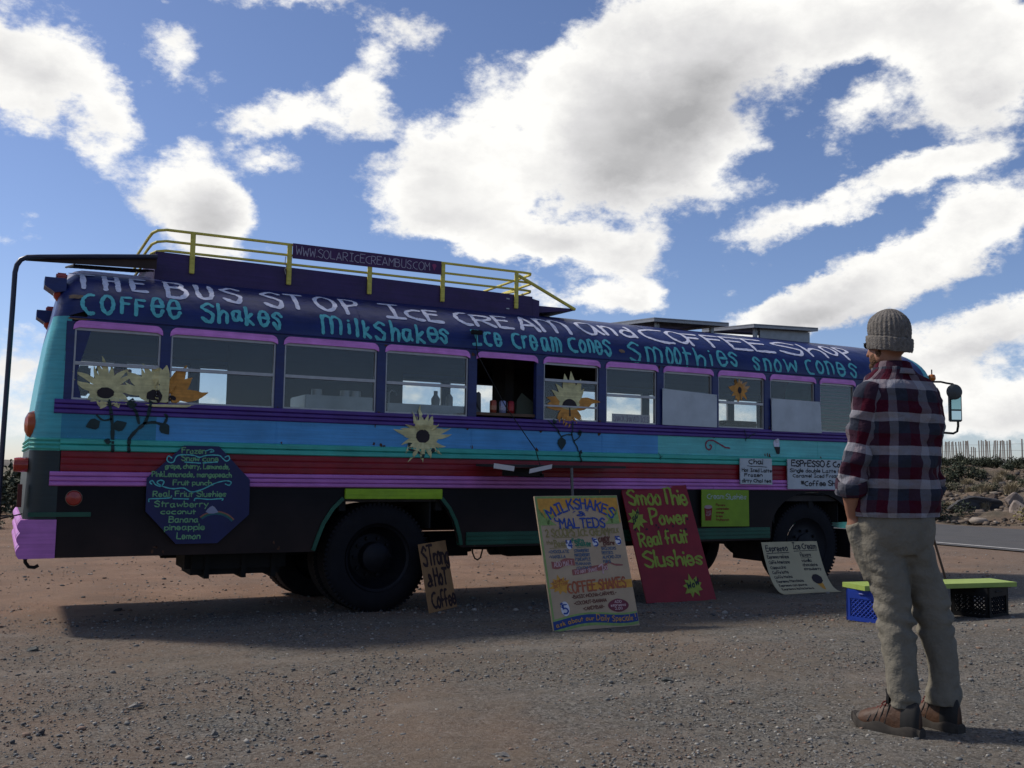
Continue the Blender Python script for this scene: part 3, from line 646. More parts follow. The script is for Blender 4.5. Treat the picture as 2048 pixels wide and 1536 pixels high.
# window zone: pillars, header, trims
def solidbox(nm, x0, x1, z0, z1, m, y0=D, y1=D+.055, lab=None): return obj(nm, MB().box(x0, x1, y0, y1, z0, z1, bev=.003), m, bus, label=lab)
edges = [.40]+[e for w in WIN for e in w]+[8.86]
for i in range(0, len(edges), 2): solidbox('window_pillar', edges[i], edges[i+1], WZ0, 2.315, navy)
for a, b in WIN: solidbox('window_header', a, b, WZ1, 2.315, navy, D+.004)
FW = [(.55+.7114*k-.0, .55+.7114*k+.617) for k in range(13)]
fw0 = 5.344 - .7114*7
FW = [(fw0+.7114*k, fw0+.7114*k+.62) for k in range(13)]
fe = [.40]+[e for w in FW for e in w]+[XF-.5]
for i in range(0, len(fe), 2): obj('window_pillar', MB().box(fe[i], fe[i+1], YF-.055, YF, 1.715, 2.32), navy, bus)
for a, b in FW: 
    obj('window_header', MB().box(a, b, YF-.055, YF, 2.26, 2.32), navy, bus)
    mb = MB()
    for z in (1.715, 2.24): mb.box(a, b, YF-.045, YF-.02, z, z+.022)
    for x in (a, b-.015): mb.box(x, x+.015, YF-.045, YF-.02, 1.715, 2.26)
    w = obj('window', mb, alu, bus); obj('pane', MB().box(a+.015, b-.015, YF-.035, YF-.031, 1.737, 2.24), glass, w)
for i, (a, b) in enumerate(WIN):          # pink drip moulding over each window, ends rounded down
    r = .055; top = 2.322; lo = 2.262
    poly = [(a-.012, lo-.012), (a-.012, top-r)] + [(a-.012+r-r*math.cos(R(t)), top-r+r*math.sin(R(t))) for t in (20, 45, 70, 90)] + [(b+.012-r+r*math.sin(R(t)), top-r+r*math.cos(R(t))) for t in (0, 20, 45, 70)] + [(b+.012, top-r), (b+.012, lo-.012), (b-.03, lo+.006), ((a+b)/2, lo+.008), (a+.03, lo+.006)]
    obj('window_trim', MB().prism(poly, D-.012, D-.0005), trimpink, bus)
RAILZ = [1.995, 1.99, 1.99, 1.985, None, 2.10, 1.99, 1.99, 1.985, 1.99, None]
for i, (a, b) in enumerate(WIN):
    if i == 4:        # the serving hatch stands open
        continue
    mb = MB(); t = .013; y0, y1 = D+.012, D+.045
    mb.box(a, a+t, y0, y1, WZ0, WZ1); mb.box(b-t, b, y0, y1, WZ0, WZ1); mb.box(a+t, b-t, y0, y1, WZ0, WZ0+.014); mb.box(a+t, b-t, y0, y1, WZ1-.022, WZ1)
    if RAILZ[i]: mb.box(a+t, b-t, D+.008, D+.038, RAILZ[i]-.013, RAILZ[i]+.013)
    if i == 5: mb.box(a+t, b-t, D+.014, D+.04, 1.845, 1.862)
    w = obj('window', mb, alu, bus)
    g = glass if i not in (10,) else glass2
    if RAILZ[i]:
        if i != 5: obj('pane', MB().box(a+t, b-t, D+.026, D+.030, RAILZ[i]+.013, WZ1-.022), g, w)
        obj('pane', MB().box(a+t, b-t, D+.031, D+.035, WZ0+.014, RAILZ[i]-.013), g, w)
    else: obj('pane', MB().box(a+t, b-t, D+.026, D+.030, WZ0+.014, WZ1-.022), g, w)
# W1: navy paint runs onto the pane in a curve
mb = MB(); poly = [(.472, 1.73), (.472, 2.25), (.575, 2.25), (.545, 2.13), (.515, 2.02), (.492, 1.93), (.497, 1.84), (.515, 1.78), (.53, 1.73)]
mb.prism(poly, D+.018, D+.0245); obj('pane_paint', mb, navy, bus)
# evenly spaced grey slats behind the last window
mb = MB()
for k in range(13): mb.box(8.16, 8.67, D+.075, D+.095, 1.74+k*.041, 1.762+k*.041)
obj('pane_slats', mb, mat('pane_slats_grey', (.10, .11, .12), .7), bus)

# shell: roof and rounded rear end
def section(d, z0, half=False, n=28):
    """outline of the body seen from behind, inset by d: near side up, over the roof, down the far side"""
    p = []
    zz = [z for z in (.53, .82, 1.06, 1.17, 1.325, 1.42, 1.6, 1.715, 2.0, 2.2, Z0) if z >= z0-1e-6]
    if not zz or zz[0] > z0: zz = [z0]+zz
    for z in zz: p.append((D+d, z))
    for k in range(1, n): t = PI*k/n; p.append((YC-(RA-d)*math.cos(t), Z0+(RB-d)*math.sin(t)))
    for z in reversed(zz): p.append((YF-d, z))
    return p
def shell(nm, xs, z0, m, cap=True):
    """xs: list of (x offset, inset)"""
    mb = MB(); secs = []
    for x, d in xs: secs.append((x, section(d, z0)))
    n = len(secs[0][1]); vs = [(x if not callable(x) else x(z), y, z) for x, s_ in secs for y, z in s_]
    fs = [(i*n+j, i*n+j+1, (i+1)*n+j+1, (i+1)*n+j) for i in range(len(secs)-1) for j in range(n-1)]
    mi = []
    mb.add(vs, fs)
    if cap:
        c = [(x if not callable(x) else x(z), y, z) for x, (y, z) in ((xs[0][0], q) for q in secs[0][1])]
        h = n//2; mb.add(c, [(j, n-1-j, n-2-j, j+1) for j in range(h-1)] + ([] if n % 2 == 0 else [(h-1, n-h, h)]))
    return mb
def matband(mb, mats_by_z):
    for i, f in enumerate(mb.f):
        z = sum(mb.v[k][2] for k in f)/len(f)
        for q, (a, b) in enumerate(mats_by_z):
            if a <= z < b: mb.mi[i] = q
rc = [(lambda z, o=o: xrear(z)+o, d) for o, d in [(0, .13), (.012, .085), (.035, .05), (.075, .02), (.13, .003), (.24, 0)]]
mb = shell('rear', rc, .53, None); matband(mb, [(0, 1.325), (1.325, 1.42), (1.42, 2.36), (2.36, 5)])
# bring the last column square to the side panels
for i, v in enumerate(mb.v):
    if v[2] <= 2.36 and v[0] > xrear(v[2])+.2: mb.v[i] = (.405, v[1], v[2])
obj('rear_body', mb, [blackgreen, mint, teal, navy], bus, smooth=True)
# mint mouldings round the rear corner
mb = MB()
for z in (1.345, 1.378, 1.41):
    for s_, yy in ((1, D), (-1, YF)):
        mb.tube([(.405, yy-s_*.004, z), (xrear(z)+.13, yy-s_*.004, z), (xrear(z)+.06, yy+s_*.022, z), (xrear(z)+.02, yy+s_*.06, z), (xrear(z)-.004, yy+s_*.13, z), (xrear(z)-.006, YC, z)], .012, 6)
obj('rear_moulding', mb, mint, bus, smooth=True)
rs = [(lambda z: xrear(z)+.23, 0)]+[(x, 0) for x in (.9, 1.8, 2.7, 3.6, 4.5, 5.4, 6.3, 7.2, 8.1, 9.0, 9.35)]
mb = shell('roof', rs, 2.315, None, cap=False); mb2 = MB()
obj('roof', mb, navy, bus, smooth='all')
# inside lining so that the roof reads dark from below
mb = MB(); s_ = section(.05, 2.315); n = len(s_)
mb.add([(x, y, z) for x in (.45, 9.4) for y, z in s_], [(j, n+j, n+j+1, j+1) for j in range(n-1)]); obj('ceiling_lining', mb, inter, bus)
# roof seams and rivet bands
mb = MB()
for x in (1.12, 2.75, 4.55, 6.0, 7.4, 8.75):
    for s0 in np.linspace(0, ROOF_S[-1]*.62, 34)[:-1]:
        s1 = s0+ROOF_S[-1]*.62/33; a = surf(x, Z0+s0, .0025); b = surf(x+.018, Z0+s0, .0025); c = surf(x+.018, Z0+s1, .0025); d_ = surf(x, Z0+s1, .0025); mb.add([a, b, c, d_], [(0, 1, 2, 3)])
obj('roof_seam', mb, navy, bus)
obj('gutter', MB().tube([(.42, D-.006, 2.343), (9.3, D-.006, 2.343)], .007, 6), navy, bus)
# front end
fc = [(9.35, 0), (9.88, .008), (9.99, .03), (10.05, .08), (10.08, .17), (10.085, .30)]
mb = MB(); secs = [(x, section(d, .53)) for x, d in fc]; n = len(secs[0][1])
mb.add([(x, y, z) for x, s_ in secs for y, z in s_], [(i*n+j, i*n+j+1, (i+1)*n+j+1, (i+1)*n+j) for i in range(len(secs)-1) for j in range(n-1)])
x, s_ = secs[-1]; h = n//2; mb.add([(x, y, z) for y, z in s_], [(j, n-1-j, n-2-j, j+1) for j in range(h-1)])
for i, f in enumerate(mb.f):
    z = sum(mb.v[k][2] for k in f)/4; xx = sum(mb.v[k][0] for k in f)/4
    mb.mi[i] = 0 if xx > 9.7 else 1
obj('front_body', mb, [teal, navy], bus, smooth=True)
obj('windscreen', MB().box(10.087, 10.092, D+.4, YF-.4, 1.55, 2.3), glass2, bus)
# door ahead of the front wheel
mb = MB().box(8.86, 9.36, D+.01, D+.05, .45, 2.32, bev=.004); dr = obj('door', mb, navy, bus)
for x in (8.90, 9.13): obj('pane', MB().box(x, x+.19, D+.004, D+.009, .7, 2.2), glass2, dr)

# roof lettering
rl = random.Random(4)
def roofword(words, v0, h, w, m, lab, gap=2.4):
    mb = MB()
    for t, u0, u1, dv in words: write(mb, t, u0, v0+dv, u1, h, surf, w, .003, rl, gap=gap, wob=.22)
    obj('lettering', mb, m, bus, label=lab)
# every letter in its own box: (letter, left, right, bottom, top), measured along the bus and round the roof
TITLE = [('T', 0.397, 0.622, 2.621, 2.972), ('H', 0.653, 0.787, 2.626, 2.951), ('E', 0.857, 0.995, 2.648, 2.936), ('B', 1.119, 1.319, 2.614, 3.0), ('U', 1.363, 1.518, 2.64, 2.951), ('S', 1.566, 1.755, 2.625, 2.947), ('S', 1.908, 2.103, 2.587, 2.98), ('T', 2.116, 2.3, 2.607, 2.933), ('O', 2.371, 2.582, 2.632, 2.973), ('P', 2.625, 2.803, 2.593, 2.955), ('I', 2.957, 3.215, 2.572, 2.927), ('C', 3.203, 3.401, 2.607, 2.81), ('E', 3.4, 3.578, 2.601, 2.846), ('C', 3.71, 3.886, 2.574, 2.875), ('R', 3.883, 4.13, 2.567, 2.839), ('E', 4.129, 4.323, 2.601, 2.878), ('A', 4.366, 4.612, 2.58, 2.944), ('m', 4.597, 4.974, 2.589, 2.922), ('a', 5.076, 5.381, 2.65, 2.988), ('n', 5.37, 5.535, 2.656, 2.896), ('d', 5.571, 5.774, 2.656, 3.02), ('C', 5.84, 6.244, 2.607, 2.993), ('O', 6.205, 6.478, 2.637, 2.97), ('F', 6.418, 6.667, 2.596, 2.903), ('F', 6.696, 6.989, 2.598, 2.931), ('E', 6.971, 7.296, 2.571, 2.989), ('E', 7.284, 7.622, 2.577, 3.082), ('S', 7.665, 8.091, 2.545, 3.166), ('h', 8.12, 8.42, 2.58, 3.12), ('O', 8.45, 8.66, 2.676, 3.2), ('P', 8.70, 8.90, 2.567, 3.171)]
ROW2 = [('C', 0.488, 0.595, 2.375, 2.559), ('O', 0.627, 0.737, 2.388, 2.562), ('F', 0.772, 0.865, 2.4, 2.564), ('F', 0.876, 0.966, 2.394, 2.551), ('e', 0.994, 1.107, 2.405, 2.58), ('e', 1.12, 1.234, 2.402, 2.574), ('S', 1.377, 1.498, 2.389, 2.579), ('h', 1.512, 1.607, 2.387, 2.588), ('a', 1.624, 1.723, 2.418, 2.519), ('k', 1.735, 1.819, 2.39, 2.575), ('e', 1.841, 1.945, 2.397, 2.538), ('s', 1.96, 2.056, 2.374, 2.543), ('m', 2.375, 2.579, 2.371, 2.561), ('i', 2.611, 2.653, 2.388, 2.528), ('l', 2.691, 2.718, 2.367, 2.551), ('k', 2.755, 2.836, 2.36, 2.539), ('S', 2.854, 2.972, 2.347, 2.54), ('h', 3.012, 3.102, 2.349, 2.568), ('a', 3.113, 3.232, 2.366, 2.477), ('k', 3.252, 3.351, 2.351, 2.542), ('e', 3.355, 3.48, 2.379, 2.52), ('s', 3.481, 3.585, 2.369, 2.52), ('I', 3.787, 3.913, 2.378, 2.542), ('c', 3.935, 4.022, 2.38, 2.53), ('e', 4.037, 4.127, 2.387, 2.522), ('c', 4.23, 4.332, 2.381, 2.544), ('r', 4.34, 4.41, 2.388, 2.524), ('e', 4.417, 4.512, 2.38, 2.533), ('a', 4.54, 4.646, 2.386, 2.517), ('m', 4.654, 4.778, 2.375, 2.536), ('c', 4.854, 4.96, 2.39, 2.552), ('o', 4.966, 5.064, 2.395, 2.532), ('n', 5.078, 5.154, 2.397, 2.553), ('e', 5.16, 5.249, 2.388, 2.541), ('s', 5.26, 5.371, 2.368, 2.577), ('S', 5.55, 5.71, 2.337, 2.567), ('m', 5.759, 5.98, 2.338, 2.521), ('o', 6.012, 6.116, 2.345, 2.534), ('o', 6.115, 6.218, 2.35, 2.54), ('t', 6.231, 6.361, 2.333, 2.558), ('h', 6.395, 6.532, 2.334, 2.564), ('i', 6.587, 6.628, 2.364, 2.543), ('e', 6.684, 6.836, 2.371, 2.547), ('s', 6.853, 6.987, 2.368, 2.552), ('s', 7.172, 7.289, 2.343, 2.513), ('n', 7.33, 7.436, 2.348, 2.505), ('o', 7.466, 7.589, 2.351, 2.5), ('w', 7.621, 7.838, 2.357, 2.513), ('c', 7.945, 8.071, 2.351, 2.538), ('o', 8.095, 8.229, 2.377, 2.533), ('n', 8.259, 8.379, 2.375, 2.543), ('e', 8.415, 8.562, 2.367, 2.534), ('s', 8.615, 8.763, 2.348, 2.54)]
def roofletters(lst, w, m, lab):
    mb = MB()
    for k, (ch, a, b, lo, hi) in enumerate(lst):
        st, gw = glyph(ch); ys = [q[1] for c, p in st for q in p]; y0, y1 = min(ys), max(ys); hi = min(hi, 2.94) if hi > 2.65 else hi; lo = lo if hi < 2.65 else max(lo, 2.605); g_ = (b-a)*.07; a += g_+w*.3; b -= g_+w*.3; lo += w*.3; hi -= w*.3
        for c, p in st:
            p = [(x+rl.uniform(-.1, .1), y+rl.uniform(-.1, .1)) if p[0] != p[-1] or len(p) < 3 else (x, y) for x, y in p]
            if c: p = crom(p)
            ribbon(mb, [(a+(b-a)*(x/gw if gw else .5), lo+(hi-lo)*(y-y0)/(y1-y0)) for x, y in p], w*(.8 if ch == 'i' and len(p) == 1 else 1), surf, .003+.00015*(k % 3), rl, 0)
    obj('lettering', mb, m, bus, label=lab)
roofletters(TITLE, .040, wpaint, 'white brush lettering THE BUS STOP ICE CREAM and COFFEE SHOP')
roofletters(ROW2, .029, tpaint, 'teal brush lettering listing coffee shakes, milkshakes, cones and smoothies')

# painted sunflowers
fl = random.Random(9)
def petals(cx_, cz, r_in, r_out, a0, a1, n, mb, mi, lift, w=.22, jit=.18, squash=1.0):
    for k in range(n):
        a = R(a0+(a1-a0)*(k+.5)/n + fl.uniform(-5, 5)); l = r_out*(1+fl.uniform(-jit, jit)); ww = w*l*fl.uniform(.8, 1.2); bend = fl.uniform(-.25, .25)
        pts = [];
        prof = [(0.0, .55), (.35, 1.0), (.6, .85), (.8, .5), (.93, .22), (1.0, .06)]
        L_, R2 = [], []
        for t, f in prof:
            rr_ = r_in*.5+(l-r_in*.5)*t; aa = a+bend*t*t; x, z = cx_+rr_*math.cos(aa), cz+rr_*math.sin(aa)*squash
            nx_, nz_ = -math.sin(aa), math.cos(aa); L_.append((x+nx_*ww*f*.5, z+nz_*ww*f*.5)); R2.append((x-nx_*ww*f*.5, z-nz_*ww*f*.5))
        vs = []; m_ = 3
        for (p, q) in zip(L_, R2): vs += [gsurf(p[0], p[1], lift+.0001*k), gsurf((p[0]+q[0])/2, (p[1]+q[1])/2, lift+.0001*k), gsurf(q[0], q[1], lift+.0001*k)]
        mb.add(vs, [(3*i+j, 3*i+j+1, 3*i+j+4, 3*i+j+3) for i in range(len(prof)-1) for j in range(2)], mi)
def disc(cx_, cz, rx_, rz_, mb, mi, lift, jit=.05): blob(mb, ell(cx_, cz, rx_, rz_, 28, 0, jit, fl), gsurf, lift, mi, rings=3)
def leaf(x, z, a, l, w, mb, mi=2):
    a = R(a); p = [(0, 0), (.25, .5), (.5, .55), (.8, .25), (1, 0), (.8, -.25), (.5, -.5), (.25, -.42)]
    blob(mb, [(x+l*(t*math.cos(a)-s*w*math.sin(a)), z+l*(t*math.sin(a)+s*w*math.cos(a))) for t, s in p], gsurf, .0075, mi, rings=2)
def stem(pts, w, mb, mi=2): ribbon(mb, crom(pts, 8), w, gsurf, .0065, fl, mi, step=.012)
fm = [cream, orange, vine, brownk]
def flower_obj(mb, lab): obj('sunflower_painting', mb, fm, bus, label=lab)
mb = MB()   # rear left: pale flower
petals(.70, 1.79, .09, .25, -5, 185, 11, mb, 0, .0035, .19); petals(.70, 1.77, .09, .17, 185, 355, 7, mb, 0, .003, .4, squash=.75)
disc(.70, 1.785, .115, .075, mb, 0, .0048); disc(.70, 1.775, .062, .045, mb, 3, .0090)
stem([(.715, 1.74), (.745, 1.62), (.762, 1.48), (.768, 1.33)], .024, mb); leaf(.765, 1.50, 28, .11, .75, mb); leaf(.67, 1.555, 205, .11, .75, mb); stem([(.75, 1.575), (.69, 1.565), (.645, 1.60)], .013, mb); leaf(.755, 1.40, 170, .055, .8, mb)
flower_obj(mb, 'large cream sunflower, leftmost, with vine stem')
mb = MB()
petals(1.045, 1.79, .09, .24, 40, 195, 9, mb, 0, .0039, .21); disc(1.04, 1.79, .10, .075, mb, 0, .0050); disc(1.055, 1.765, .058, .055, mb, 3, .0098)
petals(1.10, 1.85, .02, .17, 60, 120, 3, mb, 0, .0052, .5, 0); blob(mb, [(1.092, 1.72), (1.16, 1.72), (1.163, 1.90), (1.15, 1.98), (1.13, 1.92), (1.11, 1.95), (1.092, 1.90)], gsurf, .0056, 0, 3)
blob(mb, [(.98, 1.70), (1.36, 1.712), (1.30, 1.688), (1.05, 1.682)], gsurf, .0042, 0, 3)
stem([(1.03, 1.72), (1.01, 1.60), (.985, 1.545), (.93, 1.49), (.885, 1.42), (.885, 1.33)], .024, mb); stem([(.99, 1.55), (1.06, 1.562), (1.13, 1.55), (1.155, 1.60), (1.14, 1.625)], .020, mb); stem([(.95, 1.55), (.93, 1.62), (.895, 1.68)], .022, mb)
leaf(.885, 1.66, 80, .09, .8, mb); leaf(1.11, 1.55, -50, .105, .75, mb)
flower_obj(mb, 'cream sunflower beside the leftmost one, half on the window pillar')
mb = MB(); petals(1.19, 1.775, .04, .26, -12, 88, 7, mb, 1, .0039, .30); disc(1.215, 1.79, .055, .07, mb, 1, .005); disc(1.19, 1.755, .032, .026, mb, 3, .0090); flower_obj(mb, 'orange half sunflower on the second window')
mb = MB(); petals(3.335, 1.525, .1, .235, 0, 360, 26, mb, 0, .004, .17, .22); disc(3.335, 1.525, .145, .135, mb, 0, .0074, .12); disc(3.335, 1.52, .066, .062, mb, 3, .0098)
stem([(3.34, 1.37), (3.335, 1.33)], .028, mb); stem([(3.20, 1.40), (3.26, 1.385), (3.33, 1.36)], .018, mb); leaf(3.24, 1.42, 140, .06, .8, mb); leaf(3.42, 1.37, 70, .06, .6, mb); flower_obj(mb, 'round cream sunflower on the blue panel')
mb = MB(); petals(4.875, 1.85, .08, .30, 32, 148, 6, mb, 0, .0039, .26); petals(4.875, 1.86, .08, .29, -8, 30, 3, mb, 1, .0036, .30); petals(4.875, 1.86, .08, .29, 150, 190, 3, mb, 1, .0036, .30)
petals(4.875, 1.86, .06, .19, 215, 330, 9, mb, 1, .0034, .22); disc(4.875, 1.88, .115, .055, mb, 0, .0046); blob(mb, [(4.785+.09+.085*math.cos(R(t)), 1.845+.085*math.sin(R(t))) for t in range(0, 181, 12)], gsurf, .0080, 3, 2)
stem([(4.878, 1.84), (4.885, 1.70), (4.885, 1.60), (4.91, 1.52), (4.95, 1.46), (4.97, 1.38), (4.99, 1.32)], .014, mb); stem([(4.61, 1.71), (4.70, 1.64), (4.77, 1.56)], .012, mb); stem([(4.77, 1.56), (4.83, 1.58), (4.885, 1.58)], .012, mb); stem([(4.91, 1.52), (4.97, 1.56), (4.985, 1.60)], .010, mb)
leaf(4.77, 1.56, -88, .13, .7, mb); leaf(4.99, 1.575, 120, .07, .6, mb); leaf(4.66, 1.70, 0, .05, .9, mb); leaf(4.97, 1.40, 50, .05, .5, mb); flower_obj(mb, 'half cream half orange sunflower on the sixth window with thin vine')
mb = MB(); petals(7.0, 2.125, .03, .135, 0, 360, 13, mb, 1, .0036, .34); disc(7.0, 2.125, .075, .08, mb, 1, .005); disc(7.0, 2.125, .026, .036, mb, 3, .0090); stem([(7.005, 2.09), (7.01, 2.02)], .008, mb)
stem([(7.02, 1.70), (7.05, 1.62), (7.055, 1.585)], .010, mb); stem([(7.055, 1.60), (7.11, 1.64), (7.17, 1.665)], .010, mb); flower_obj(mb, 'small orange sunflower on the ninth window')
mb = MB()   # dark red swirl
sp = [(6.515+.055+(.060-.0085*t)*math.cos(t*.9+2.2)*1.0, 1.515+(.060-.0085*t)*math.sin(t*.9+2.2)) for t in np.arange(0, 6.6, .35)]
sp = list(reversed(sp)); sp = sp + [(6.56, 1.575), (6.62, 1.575), (6.70, 1.54), (6.78, 1.505), (6.84, 1.50)]
ribbon(mb, sp, .016, surf, .004, fl, 0, .01); obj('swirl_painting', mb, mat('paint_maroon', (.16, .025, .05), .6), bus)
mb = MB(); blob(mb, ell(7.49, 1.565, .045, .055, 16, 0, .06, fl), surf, .004, 0); blob(mb, [(7.455, 1.53), (7.54, 1.53), (7.535, 1.46), (7.515, 1.45), (7.49, 1.455)], surf, .0045, 1)
obj('ice_cream_painting', mb, [wpaint, brownk], bus)
mb = MB(); ribbon(mb, [(5.915, 1.43), (5.925, 1.36)], .006, surf, .004, fl); ribbon(mb, [(5.92, 1.38), (5.95, 1.40)], .006, surf, .004, fl); obj('vine_painting', mb, vine, bus)
# bare scuffed metal showing on the rear corner
mb = MB(); blob(mb, ell(.455, 2.52, .05, .022, 14, .2, .25, fl), surf, .0035, 0); blob(mb, ell(5.47, 2.44, .04, .02, 12, -.2, .3, fl), surf, .0035, 0); blob(mb, [(.405, 2.33), (.46, 2.325), (.60, 2.335), (.58, 2.345), (.42, 2.345)], surf, .0035, 0)
obj('paint_chips', mb, mat('chipped_paint', (.20, .13, .08), .8, .3, 30), bus)

# rear bumper, lights
mb = MB(); prof = [(.405, .525)] + [(.165-.022*abs(math.sin(PI*t*3)), .525+.285*t) for t in np.linspace(0, 1, 25)] + [(.405, .81)]
mb.prism(prof, D-.014, YF+.014); obj('rear_bumper', mb, pink, bus, smooth=True, label='pink corrugated rear bumper')
obj('tow_hook', MB().tube([(.21, D+.12, .53), (.215, D+.12, .49), (.24, D+.12, .455), (.28, D+.12, .45), (.305, D+.12, .465)], .013, 8), under, bus, smooth=True)
obj('corner_plate', MB().box(.135, .165, D+.06, D+.1, .90, 1.07), mat('rust_red', (.09, .02, .015), .8), bus)
for yy in (D+.28, YF-.28):
    for z, s_ in ((2.635, 1.0),):
        mb = MB(); x0 = xrear(z); mb.prism([(x0+.03, z-.07*s_), (x0+.03, z+.03*s_), (x0-.125*s_, z+.03*s_), (x0-.125*s_, z-.035*s_), (x0-.05, z-.085*s_)], yy-.11, yy+.11)
        h = obj('warning_light', mb, navy, bus); obj('lens', MB().lathe([(0, -.03), (.05, -.025), (.08, 0), (.085, .02)], (x0-.03, yy, z-.06*s_), 'x', 20), redlens if z > 2.5 else amber, h, smooth=True)
    obj('marker_light', MB().box(xrear(2.70)-.06, xrear(2.70)+.02, yy-.12, yy+.0, 2.665, 2.705, bev=.01), redlens, bus)
    if yy > YC: continue
    mb = MB().lathe([(0, -.06), (.05, -.055), (.09, -.035), (.105, 0), (.105, .03)], (xrear(1.52)+.005, yy-.1*(1 if yy < YC else -1), 1.52), 'x', 24); obj('tail_light', mb, mat('orange_lens', (.35, .07, .02), .3), bus, smooth=True)
    mb = MB().lathe([(0, -.05), (.05, -.045), (.055, -.02), (.055, .05), (.02, .06), (.02, .1)], (.145, yy-.12*(1 if yy < YC else -1), 1.215), 'x', 20); obj('brake_light', mb, [redlens], bus, smooth=True)
mb = MB().lathe([(.055, 0), (.055, -.008), (.048, -.016), (.0, -.022)], (.515, D, .97), 'y', 24); obj('reflector', mb, redlens, bus, smooth=True, label='round red reflector on the black skirt')
mb = MB().lathe([(.06, -.001), (.06, -.006), (.055, -.008)], (.515, D, .97), 'y', 24); obj('reflector_rim', mb, mat('rim_brown', (.15, .09, .06), .5), bus)

# wheels
TR = .475
def tyre_mb(c, s, dual=False):
    mb = MB(); W = .26
    prof = [(.285, .02), (.30, 0), (.36, -.012), (.42, -.004), (.452, .012), (.470, .035), (TR, .05)]
    for k in range(5): y = .055+k*.034; prof += [(TR, y), (TR, y+.022), (TR-.014, y+.024), (TR-.014, y+.032)]
    prof += [(TR, .225), (.470, .24), (.42, .27), (.30, .26), (.285, .24)]
    mb.lathe([(r, s*h) for r, h in prof], c, 'y', 72)
    for j in range(72):     # shoulder lugs
        a = 2*PI*j/72; M = Matrix.Translation(c) @ Matrix.Rotation(-a, 4, 'Y')
        mb.box(.452, TR+.001, s*.010 if s > 0 else s*.045, s*.045 if s > 0 else s*.010, -.010, .010, M=M)
    return mb
def rim_mb(c, s, deep):
    mb = MB(); d = deep
    prof = [(.292, .0), (.285, .012), (.27, .02), (.262, d*.6), (.20, d), (.15, d-.015), (.13, d-.02), (.125, d*.2), (.10, d*.1), (.05, d*.05-.01), (0, d*.05-.012)]
    mb.lathe([(r, s*h) for r, h in prof], c, 'y', 48)
    return mb
def wheel(x, y, s, deep, nm='wheel'):
    c = (x, y, TR+float(gz(x, y+.1*s))-.012)
    w = obj(nm, MB().tube([(x, y+s*.12, c[2]), (x, y+s*.26, c[2])], .1, 16), under, bus)
    obj('tyre', tyre_mb(c, s), rubber, w, smooth=True); obj('rim', rim_mb(c, s, deep), rimm, w, smooth=True)
    mb = MB()
    for k in range(10):
        a = 2*PI*k/10; mb.lathe([(.017, deep-.005), (.017, deep-.04), (0, deep-.042)], (c[0]+.165*math.cos(a), c[1]-(0 if s > 0 else 0), c[2]+.165*math.sin(a)), 'y', 6) if s > 0 else None
    if s > 0: obj('wheel_nuts', mb, rimm, w)
wheel(2.965, D+.05, 1, .17); wheel(2.965, D+.36, 1, .05); wheel(2.965, YF-.05, -1, .17); wheel(2.965, YF-.36, -1, .05)
wheel(7.97, D+.06, 1, .05); wheel(7.97, YF-.06, -1, .05)
# chassis
mb = MB()
for y in (D+.75, YF-.83): mb.box(.35, 9.6, y, y+.08, .66, .86)
for x in np.arange(.8, 9.5, .9): mb.box(x, x+.06, D+.05, YF-.05, .86, .94)
obj('chassis', mb, under, bus)
obj('floor', MB().box(.3, 9.7, D+.035, YF-.035, .94, 1.0), inter, bus)
for x in (2.965, 7.97): obj('axle', MB().tube([(x, D+.3, .47), (x, YF-.3, .42)], .07, 12).lathe([(0, -.16), (.13, -.12), (.18, 0), (.13, .12), (0, .16)], (x, YC, .44), 'y', 20), under, bus, smooth=True)
for x in (3.45, 2.45, 7.5, 8.45):
    obj('wheel_well', MB().box(x-.008, x+.008, D+.06, D+.5, .70, .95), under, bus)
mb = MB().box(1.40, 2.24, D+.32, D+.85, .325, .66, bev=.05); tk = obj('fuel_tank', mb, under, bus)
for x in (1.55, 1.85, 2.1): obj('tank_strap', MB().box(x, x+.04, D+.30, D+.87, .30, .67), under, tk)
obj('exhaust_pipe', MB().tube([(1.3, D+1.0, .46), (2.2, D+1.05, .44), (3.2, D+1.1, .48), (4.6, D+1.0, .46), (6.5, D+1.0, .46)], .045, 10).lathe([(.03, 0), (.11, .03), (.11, .75), (.03, .78)], (4.5, D+1.0, .47), 'x', 16), under, bus, smooth=True)
obj('drive_shaft', MB().tube([(3.0, YC, .45), (4.6, YC, .50), (7.0, YC, .62)], .05, 12), under, bus, smooth=True)
mb = MB().box(3.62, 4.12, D+.55, D+.95, .40, .62, bev=.04); obj('battery_box', mb, under, bus)
mb = MB().lathe([(0, 0), (.14, .02), (.155, .08), (.155, .62), (.14, .68), (0, .7)], (4.52, D+.75, .52), 'x', 20); obj('air_tank', mb, under, bus, smooth=True)
obj('hanging_strap', MB().tube([(4.06, D+.45, .56), (4.065, D+.45, .44), (4.09, D+.45, .385), (4.12, D+.45, .37), (4.15, D+.45, .39), (4.17, D+.45, .46), (4.17, D+.45, .56)], .008, 8), under, bus, smooth=True)
for x in (7.3, 8.62): obj('mud_flap', MB().box(x, x+.01, D+.05, D+.5, .30, .62), rubber, bus)

